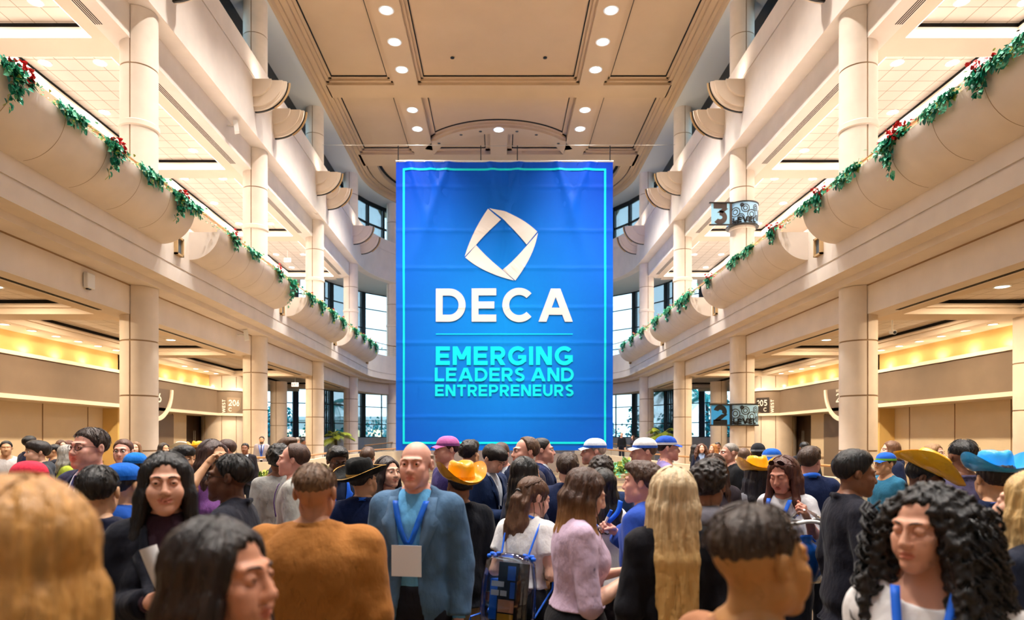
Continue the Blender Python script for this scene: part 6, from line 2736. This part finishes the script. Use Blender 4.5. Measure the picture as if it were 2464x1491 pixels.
# third row
who(510, 1050, 4.8, 62, True, 'person in a purple dress with long dark brown hair, one arm raised to the hair', .02, sk=OLIVE, hair=('long', '#45302c', .30), top=('dress', '#7d4c8c'), sleeve='none', ra=dict(e=(.30, -.12, 1.40), w=(.14, -.12, 1.58), curl=.7), neck=.09)
who(437, 1068, 6.0, 72, False, 'person with thick black hair and white shirt, profile to the right', .02, sk=TAN, hair=('fringe', '#100d0e'), top=('polo', '#e9e6ea'))
who(326, 1083, 5.6, 176, False, 'person in a bright blue cap near the foot of the first left column', .025, sk=TAN, hair=('short', '#2a1c14'), top=('tee', '#2a3350'), hat=('cap', '#1370cf', '#0f5fb4'))
who(394, 1083, 6.4, 200, False, 'person in a bright blue cap right of the first left column', .025, sk=TAN, hair=('short', '#2a1c14'), top=('tee', '#e3e1e6'), hat=('cap', '#1370cf', '#0f5fb4'))
who(297, 1051, 6.6, 12, False, 'person with reddish brown hair and glasses in front of the first left column', .015, sk=PINK, hair=('short', '#5a3626'), top=('suit', '#2c3356'), glasses=True)
who(95, 1056, 7.4, -48, False, 'young person with thick dark hair looking left near the left edge', .02, sk=FAIR, hair=('fringe', '#241a16'), top=('hoodie', '#3a3d44'))
who(72, 1044, 10.5, 150, False, 'person with dark hair and navy jacket turned away, near the left edge', .015, sk=TAN, hair=('short', '#1b1513'), top=('suit', '#1c2140'))
who(15, 1057, 11.0, 35, False, 'person with short black hair at the very left edge far back', .015, sk=TAN, hair=('short', '#161211'), top=('tee', '#cfc6c2'))
who(162, 1066, 8.5, 125, True, 'person with grey shoulder-length hair and a green and yellow top', .02, sk=FAIR, hair=('long', '#a49d95', .16), top=('blouse', '#a5b03a'), sleeve='short')
who(131, 1066, 11.4, -60, False, 'person with black hair bending near the back wall on the left', .015, sk=TAN, hair=('short', '#161211'), top=('tee', '#20202a'))
who(147, 1055, 14.0, 60, True, 'person with brown hair, left one of a chatting pair by the left wall', .02, sk=FAIR, hair=('long', '#5a3a2a', .15), top=('tee', '#5a4a80'))
who(165, 1056, 14.6, -70, True, 'person with reddish hair, right one of a chatting pair by the left wall', .02, sk=FAIR, hair=('long', '#6a3a26', .15), top=('tee', '#3a2a30'))
who(70, 1100, 4.0, -95, False, 'person in a bright red bucket hat behind the golden blonde hair', .03, sk=TAN, hair=('short', '#2a1c14'), top=('tee', '#3a3040'), hat=('bucket', '#d83048', '#b02038'))
who(393, 1062, 13.0, 60, True, 'person with dark bob hair beside the first left column, far back', .02, sk=TAN, hair=('long', '#2c1f1a', .12), top=('tee', '#e8e4e4'))
who(437, 1056, 12.0, 110, False, 'person in a cream cowboy hat far back under the left gallery', .10, sk=TAN, hair=('short', '#4a3626'), top=('tee', '#d9c9a8'), hat=('cowboy', '#e9dcc0', '#b99a6a'))
who(474, 1054, 11.6, 5, False, 'person in a yellow cowboy hat and white shirt far back under the left gallery', .10, sk=TAN, hair=('short', '#3a2a20'), top=('tee', '#f0ece8'), hat=('cowboy', '#f2b21a', '#c98a08', -10), lany=('blue', 1.1))
who(326, 1059, 12.6, 20, True, 'person with light brown hair peeking beside the first left column', .02, sk=FAIR, hair=('long', '#8a6444', .2), top=('tee', '#c9a8a0'))
who(545, 1052, 7.6, -62, False, 'person with brown hair and rosy face behind the purple dress', .015, sk=PINK, hair=('short', '#4a3028'), top=('tee', '#5a3038'))
who(590, 1064, 15.0, 8, False, 'person in a dark suit with gold tie standing by the second left column', .015, sk=BROWN, hair=('short', '#1a1412'), top=('suit', '#241d22'), tie='#b98a30')
who(630, 1048, 22.4, 12, False, 'bearded person in a pale grey suit standing behind the handrail by the second left column', .015, sk=TAN, hair=('short', '#2c1f19'), top=('suit', '#aaa0a4'), tie='#4a4f8a', beard='#32241d', lany=('blue', 1.1, .02, (.1, .13)),
    la=dict(e=(.30, -.05, 1.16), w=(.30, -.30, 1.05)), ra='down', base=.16)
who(710, 1061, 5.2, -84, False, 'person with receding curly brown hair and a pale grey shirt, profile to the left', .02, sk=PINK, hair=('receding', '#4a3024'), top=('polo', '#b9b5ad'), lany=('#7a4aa8', 1.2))
who(672, 1066, 6.0, 200, False, 'person with wild black curly hair and grey shirt behind the receding curly hair', .03, sk=BROWN, hair=('afro', '#17110f'), top=('tee', '#a9a6a2'))
who(690, 1049, 7.2, 70, False, 'person with brown hair showing above the wild curly hair', .015, sk=PINK, hair=('wavy', '#5a4030'), top=('tee', '#4a4650'))
who(728, 1054, 25.0, 140, False, 'person in a grey-blue suit leaning on the far handrail', .01, sk=BROWN, hair=('short', '#141011'), top=('suit', '#56626e'), base=.16)
who(716, 1051, 26.6, 170, False, 'person with grey hair beside the far handrail', .01, sk=FAIR, hair=('short', '#9a948c'), top=('suit', '#8a8078'), base=.16)
who(810, 1068, 5.7, 28, False, 'person with black hair, glasses and royal blue lapels on a navy suit', .02, sk='#6d4532', hair=('wavy', '#0f0d0d'), top=('suit', '#16233f', 'cloth', '#1f63e0'), shirt='#16233f', glasses=True, pitch=14)
who(872, 1086, 4.7, 192, False, 'person in a wide black hat with gold trim and a navy jacket', .10, sk=TAN, hair=('short', '#2b2826'), top=('suit', '#14234a'), hat=('flatbrim', '#141414', '#d0a050', -12), yaw=-45, lany=('blue', 1.2))
who(884, 1075, 8.0, 178, False, 'person with brown hair seen above the wide black hat', .01, sk=FAIR, hair=('wavy', '#4f3526'), top=('tee', '#6a5a50'))
who(930, 1094, 5.3, 34, True, 'person with long dark hair and dark coat looking right beside the bald person', .02, sk=FAIR, hair=('long', '#2a1c1a', .36), top=('blouse', '#2a2230'), sleeve='long', yaw=14, smile=True)
who(1078, 1040, 6.2, -60, False, 'person in a pink-purple cap in front of the banner, behind the gold hat', .03, sk=PINK, hair=('short', '#4a3028'), top=('polo', '#3a2f6a'), hat=('cap', '#c56aa8', '#8f4a90'))
who(1174, 1061, 6.0, 55, False, 'young person with black fringe in a navy suit looking down', .02, sk=FAIR, hair=('fringe', '#17110f'), top=('suit', '#14284e'), pitch=32, la='hold', ra='hold', lid=.4)
who(1128, 1056, 6.6, 150, False, 'person with dark hair in a navy suit left of the black fringe', .015, sk=TAN, hair=('curly', '#1e1614'), top=('suit', '#15203c'))
crest = who(1210, 1059, 7.0, -28, False, 'person with reddish brown hair in a navy blazer with a crest patch and purple tie', .015, sk=PINK, hair=('short', '#4a2a20'), top=('suit', '#1a2440'), tie='#7a5aa0', pitch=24, la='hold', ra='hold')
who(1268, 1050, 5.7, -70, False, 'person with thinning hair and rosy face in front of the banner bottom', .0, sk=PINK, hair=('receding', '#5a4030'), top=('suit', '#3a3440'))
who(1302, 1048, 6.6, 88, False, 'person with dark hair facing right in front of the banner bottom', .015, sk=PINK, hair=('short', '#1e1714'), top=('suit', '#182550'))
who(1262, 1094, 4.95, 125, True, 'person with long black hair in navy behind the white T-shirt', .02, sk=TAN, hair=('long', '#14100f', .40), top=('suit', '#1a2342'))
who(1366, 1086, 5.25, 172, False, 'person with brown wavy hair in a navy suit behind the lilac top', .02, sk=FAIR, hair=('wavy', '#3c2a20'), top=('suit', '#182448'))
who(1446, 1091, 4.95, 160, False, 'person with curly dark hair in a navy suit with a blue lanyard at the nape', .03, sk=FAIR, hair=('curly', '#2a1d17'), top=('suit', '#1c3058'), lany=('blue', 1.2, .03))
who(1432, 1046, 6.4, -88, False, 'person with fair hair and a blue and white cap in a dark green jacket', .03, sk=PINK, hair=('short', '#cbb79a'), top=('hoodie', '#12342c'), hat=('cap', '#dfe6f4', '#2f6fe0'))
who(1552, 1044, 6.0, -84, False, 'person in a white cap and lilac shirt right of the banner', .03, sk=PINK, hair=('short', '#6a5040'), top=('polo', '#b9a4cc'), hat=('cap', '#ece8ea', '#3f6fe0'))
who(1602, 1040, 6.8, 86, False, 'person in a blue and white cap beside the third right column', .03, sk=PINK, hair=('short', '#2a2020'), top=('polo', '#8f7fb8'), hat=('cap', '#2b57c8', '#f2f2f6'))
who(1496, 1040, 41.0, -30, False, 'tiny person in black leaning over the far right ramp rail', .01, sk=FAIR, hair=('short', '#c9a878'), top=('tee', '#17171c'), base=.4)
who(1523, 1047, 42.5, -60, True, 'tiny person with brown hair near the far right ramp rail', .01, sk=FAIR, hair=('long', '#5a3a2a', .2), top=('tee', '#3a3640'), base=.4)
who(1688, 1065, 17.0, -10, True, 'person with wavy brown hair and navy blazer beyond the third right column', .02, sk=FAIR, hair=('longcurly', '#5f3a28', .25), top=('suit', '#1b2038'), shirt='#9fb4d8')
who(1672, 1068, 17.6, 60, True, 'person with dark hair just right of the third right column, far back', .02, sk=TAN, hair=('long', '#1a1412', .25), top=('tee', '#1a1a20'))
who(1717, 1066, 17.4, -60, True, 'person with strawberry blonde hair chatting far back on the right', .02, sk=FAIR, hair=('long', '#b9773f', .22), top=('tee', '#efe9e6'))
who(1727, 1062, 18.8, -20, False, 'person with black hair behind the strawberry blonde hair', .015, sk=BROWN, hair=('short', '#15100f'), top=('tee', '#eeeeee'))
who(1720, 1085, 5.5, -14, True, 'young person with long brown hair looking down beside the grey-haired officer', .02, sk=FAIR, hair=('long', '#4c3022', .34), top=('tee', '#3a3036'), sleeve='long', pitch=26, lid=.35, yaw=-12)
off = who(1757, 1065, 8.0, -82, False, 'grey-haired person in a black uniform shirt with a silver star badge', .0, sk='#d69c86', hair=('fade', '#8d847a'), top=('polo', '#16161a'), build=1.12)
who(1790, 1075, 9.2, 150, False, 'person in a white shirt right of the grey-haired officer', .015, sk=FAIR, hair=('short', '#6a5040'), top=('polo', '#f2f0ee'))
who(1822, 1086, 5.6, 178, True, 'person in a yellow cowboy hat with long black hair and a grey top', .10, sk=BROWN, hair=('long', '#16131c', .30), top=('tee', '#8d8d96'), sleeve='short', hat=('cowboy', '#f5b411', '#d99a10', 4), lany=('#5a52d8', 1.2))
who(1824, 1063, 8.4, 160, False, 'person in a black and grey beanie behind the yellow hat', .03, sk=BROWN, hair=('short', '#15100f'), top=('tee', '#2a2a30'), hat=('beanie', '#23252a', '#8c9299'))
who(1857, 1073, 7.2, -70, False, 'person in a blue and white bucket hat right of the beanie', .03, sk=TAN, hair=('short', '#3a2a20'), top=('tee', '#d8d8de'), hat=('bucket', '#1f5fc0', '#eef0f4'))
bag = who(1893, 1090, 4.6, -52, True, 'person with long auburn hair, sunglasses on the head, grey top and blue lanyard', .02, sk='#d8937c', hair=('long', '#552d20', .34), top=('blouse', '#cbc8cb'), sleeve='elbow', pitch=18, lany=('blue', 1.12, .03), la=dict(e=(.26, -.10, 1.20), w=(.27, -.24, 1.36), curl=1.1, n=(-.9, -.2, .1)), ra='hold', lid=.4)
who(1948, 1070, 5.7, 172, False, 'person with brown wavy hair, navy jacket and blue lanyard, back turned, by the dark door', .02, sk=PINK, hair=('wavy', '#3f2a1d'), top=('suit', '#16244a'), yaw=-38, lany=('blue', 1.2, .04))
who(2145, 1056, 8.8, -98, True, 'person with light brown hair in navy in front of the first right column', .02, sk=FAIR, hair=('long', '#7a5236', .12), top=('hoodie', '#1e2745'))
who(2132, 1083, 7.2, -76, False, 'short person in a blue and green cap in front of the first right column', .03, sk=TAN, hair=('short', '#2a1c14'), top=('tee', '#2f6f8f'), hat=('cap', '#1f5fc8', '#7fd04a'))
who(2246, 1063, 8.2, 30, True, 'person with sandy hair and white top behind the yellow hat with pale blazer', .02, sk=FAIR, hair=('long', '#a0764c', .16), top=('blouse', '#f0eeee'))
who(2076, 1080, 9.4, 200, False, 'person in a beige jacket at the foot of the first right column', .015, sk=FAIR, hair=('short', '#6a4a34'), top=('hoodie', '#c9b89c'))
who(1936, 1060, 12.4, 170, False, 'person with black hair standing in front of the dark door', .015, sk=BROWN, hair=('short', '#120e0e'), top=('suit', '#1a1a22'))

# ------------------------------------------------------------------ things held or worn
def pt_world(info, p):
    r = info['root']
    M = Matrix.Translation(r.location) @ Matrix.Rotation(r.rotation_euler[2], 4, 'Z')
    return M @ Vector(p)


def grip(info, sg):
    """world grip centre, finger direction and thumb direction of a hand"""
    i = 0 if sg < 0 else 1
    wr, d, n, l, *_ = info['hands'][i]
    c = pt_world(info, wr + d * .085 * info['s'] + n * .022 * info['s'])
    M = Matrix.Rotation(info['root'].rotation_euler[2], 4, 'Z')
    return c, M @ Vector(d), M @ Vector(n), M @ Vector(l)


c, d, n, l = grip(a2, -1)
mb = MB()
ax_ = (Vector((-.35, 0, 1))).normalized()
mb.tube([c - ax_ * .06, c + ax_ * .20], [.017, .030], 18, caps=False)
mb.tube([c + ax_ * .20, c - ax_ * .055], [.026, .014], 18, caps=False)
tag(mb.build('rolled_paper', mat('white_paper', '#d9d6d6', .7), smooth=60, recalc=False), 'rolled white paper held by the person in the black jacket', 'paper roll')
c, d, n, l = grip(pen, -1)
for k, (ax_, lb) in enumerate(((Vector((-.75, -.2, .45)), 'lower'), (Vector((.35, -.2, .8)), 'upper'))):
    ax_.normalize()
    q = c + Vector((0, -.01, .018 * (k * 2 - 1)))
    r = empty('marker_pen', q, 'white marker pen with blue cap in the hand of the blue hoodie, %s one' % lb, 'pen', 'marker pens')
    mb = MB()
    mb.tube([-ax_ * .03, ax_ * .055], .0085, 12)
    mb.build('barrel', M_WPLAST, r, smooth=40)
    mb = MB()
    mb.tube([ax_ * .055, ax_ * .10], [.0095, .009], 12)
    mb.build('cap', M_BLUE, r, smooth=40)
mb = MB()
rows = []
for k in range(12):
    t = k / 11
    p = c + Vector((.02 + .10 * t + .02 * math.sin(t * 4), -.02 + .03 * t, .03 + .16 * t - .03 * t * t))
    rows.append([p + Vector((-.014, 0, .006)), p + Vector((.014, 0, -.006))])
mb.grid(rows)
o = mb.build('lanyard_strap', M_BLUE, smooth=60, recalc=False)
o.modifiers.new('s', 'SOLIDIFY').thickness = .003
tag(o, 'loose blue lanyard strap dangling from the hand with the marker pens', 'lanyard')

# clear backpack on the white T-shirt
r = empty('clear_backpack', wht['root'].location + Vector((0, 0, .815)), 'see-through vinyl backpack with blue straps on the back of the white T-shirt', 'backpack', rz=wht['root'].rotation_euler[2])
r.rotation_euler[0] = math.radians(9)
def bk(x, y, z):
    return (x, .135 + y, z)
mb = MB()
n = 26
rows = []
for z, w, dp in ((-.06, .10, .03), (-.05, .15, .09), (0, .165, .12), (.18, .165, .115), (.30, .15, .085), (.345, .11, .05), (.352, .04, .02)):
    rows.append([bk(w * np.sign(math.cos(a)) * abs(math.cos(a)) ** .6, .065 + dp * .62 * np.sign(math.sin(a)) * abs(math.sin(a)) ** .6, z) for a in [2 * PI * k / n for k in range(n)]])
mb.grid(rows, 0, True)
mb.build('vinyl_body', M_CLEAR, r, smooth=60)
mb = MB()
mb.box(-.13, .06, .21, .222, -.04, .30)
ins = mb.build('folded_leaflet', mat('leaflet_black', '#16141a', .4), r)
for nm, colr, bxs in (('white_panel', '#d9dae2', [(-.10, -.02, .16, .19), (-.10, -.05, .11, .14), (-.04, .0, .11, .14)]), ('photo_panel', '#d59a7c', [(-.05, .05, .02, .09)]), ('gold_panel', '#c9962c', [(-.05, .05, -.035, .012)]),
                      ('blue_panel', '#2a5fd0', [(.0, .05, .2, .28), (.02, .05, .1, .19)])):
    mb = MB()
    for (x0, x1, z0, z1) in bxs:
        mb.box(-x1, -x0, .2221, .225, z0, z1)
    mb.build(nm, mat(nm + '_print', colr, .4), ins)
mb = MB()
mb.box(.07, .12, .12, .2, -.03, .2)
mb.build('blue_bottle', M_BLUE, r)
for sg in (-1, 1):
    mb = MB()
    pts = [bk(sg * .085, .02, .33), bk(sg * .10, -.03, .45), bk(sg * .105, -.075, .53), bk(sg * .11, -.145, .545), bk(sg * .115, -.225, .48), bk(sg * .13, -.25, .36), bk(sg * .175, -.16, .16), bk(sg * .15, .02, .0)]
    mb.tube(pts, .006, 8)
    mb.build('strap', M_BLUE, r, smooth=60)
    mb = MB()
    for k in range(5):
        q = Vector(bk(sg * .085 + sg * .014 * k, .055 + .006 * math.sin(k * 2), .335 + .008 * math.cos(k * 2.4)))
        mb.lathe([(.001, -.012), (.013, -.009), (.016, 0), (.013, .01), (.001, .013)], c=tuple(q), seg=8)
    mb.build('gathered_ribbon', M_BLUE, r, smooth=60)
mb = MB()
mb.tube([bk(.15, .1, 0), bk(.19, .14, -.02), bk(.22, .12, -.09)], .006, 6)
mb.build('loose_cord', M_BLUE, r)

# clear goody bag with a bright blue pouch, held by the person with auburn hair
c, d, n, l = grip(bag, 1)
r = empty('clear_goody_bag', c + Vector((.02, -.02, -.13)), 'clear plastic bag with white rim held by the person with auburn hair', 'bag')
mb = MB()
rows = []
for z, w in ((-.34, .03), (-.33, .10), (-.22, .135), (-.05, .13), (.05, .12), (.10, .07), (.13, .015)):
    rows.append([(w * math.cos(a) * (1 + .08 * math.sin(5 * a + z * 40)), w * .6 * math.sin(a) * (1 + .1 * math.sin(4 * a)), z) for a in [2 * PI * k / 28 for k in range(28)]])
mb.grid(rows, 0, True)
mb.build('plastic_film', M_CLEAR, r, smooth=70, recalc=False)
mb = MB()
mb.tube([(.122 * math.cos(a) * (1 + .08 * math.sin(5 * a + 2)), .074 * math.sin(a), .05 + .01 * math.sin(3 * a)) for a in [2 * PI * k / 28 for k in range(29)]], .012, 8, caps=False)
mb.build('white_rim', M_WPLAST, r, smooth=60)
r = empty('blue_pouch', c + Vector((.03, -.025, -.33)), 'bright blue drawstring pouch showing in the bottom of the clear plastic bag', 'bag')
mb = MB()
rows = []
for z, w in ((-.13, .02), (-.12, .07), (-.06, .098), (.04, .092), (.10, .06), (.125, .025), (.15, .04), (.165, .034)):
    rows.append([(w * math.cos(a) * (1 + .1 * math.sin(5 * a + z * 30)), w * .55 * math.sin(a) * (1 + .1 * math.sin(4 * a)), z) for a in [2 * PI * k / 24 for k in range(24)]])
mb.grid(rows, 0, True)
mb.build('pouch', cloth('#0f6fe0', 'shiny'), r, smooth=70, recalc=False)
mb = MB()
mb.tube([(0, 0, .12), (.04, .02, .15), (.07, .03, .12)], .006, 6)
mb.build('cord', M_BLUE, r)

# sunglasses pushed up on auburn hair
T_ = bag['T']
mb = MB()
for sg in (-1, 1):
    mb.poly([T_((sg * .034 + .024 * math.cos(a), -.062 + .004 * math.cos(a) * sg, .105 + .017 * math.sin(a) + .006 * math.cos(a) * -sg)) for a in [2 * PI * k / 16 for k in range(16)]], T_.R @ V3(0, -.004, .003))
    mb.tube([T_((sg * .058, -.058, .10)), T_((sg * .088, -.01, .075)), T_((sg * .094, .03, .04))], .0025, 6)
mb.tube([T_((-.012, -.068, .11)), T_((.012, -.068, .11))], .0025, 6)
mb.build('sunglasses', mat('tortoise_shell', '#3a1d12', .25), bag['root'], smooth=50)

# star badge of the officer and crest patch of the blazer
q = off['tb']((-.085, 0, 1.36))
y = off['surf'](q[0], q[2])
for (x, z, rr, nm) in ((-.10, 1.36, .035, 'star_badge'), (.10, 1.36, .02, 'chest_badge')):
    q = off['tb']((x, 0, z))
    y = off['surf'](q[0], q[2])
    if y is None:
        y = q[1] - .14
    mb = MB()
    pts = []
    for k in range(10):
        r_ = rr if k % 2 == 0 else rr * .45
        a = PI / 2 + PI * k / 5
        pts.append((q[0] + r_ * math.cos(a), y - .008, q[2] + r_ * math.sin(a)))
    mb.poly(pts, (0, -.004, 0))
    mb.build(nm, M_CHROME, off['root'])
sh, el, wr_, mus = off['arms'][-1]
q = sh + (el - sh) * .3
mb = MB()
pts = []
for k in range(10):
    r_ = .04 if k % 2 == 0 else .018
    a = PI / 2 + PI * k / 5
    pts.append((q[0] - .078, q[1] + r_ * math.cos(a), q[2] + r_ * math.sin(a)))
mb.poly(pts, (-.004, 0, 0))
mb.build('sleeve_star', M_WPLAST, off['root'])
q = crest['tb']((.105, 0, 1.30))
y = crest['surf'](q[0], q[2])
y = (y if y is not None else q[1] - .14) - .012
mb = MB()
w = .045
mb.poly([(q[0] - w, y, q[2] + w), (q[0] + w, y, q[2] + w), (q[0] + w, y, q[2] - w * .5), (q[0], y, q[2] - w * 1.2), (q[0] - w, y, q[2] - w * .5)], (0, -.003, 0))
cp = mb.build('crest_patch', mat('crest_navy', '#1a2038', .7), crest['root'])
mb = MB()
for a, b in (((-w, w), (w, w)), ((w, w), (w, -w * .5)), ((w, -w * .5), (0, -w * 1.2)), ((0, -w * 1.2), (-w, -w * .5)), ((-w, -w * .5), (-w, w))):
    mb.tube([(q[0] + a[0] * .9, y - .004, q[2] + a[1] * .9), (q[0] + b[0] * .9, y - .004, q[2] + b[1] * .9)], .0025, 5)
for k in range(4):
    a, b = PI / 2 * k + .4, PI / 2 * (k + 1) + .4
    mb.tube([(q[0] + .02 * math.cos(a), y - .004, q[2] + .014 + .02 * math.sin(a)), (q[0] + .02 * math.cos(b), y - .004, q[2] + .014 + .02 * math.sin(b))], .0035, 5)
put_text(mb, 'DECA', .2, (q[0] - .028, q[2] - .026, q[0] + .028, q[2] - .012), lambda u, v: (u, y - .005, v))
mb.build('crest_emblem', M_LET, cp, recalc=False)
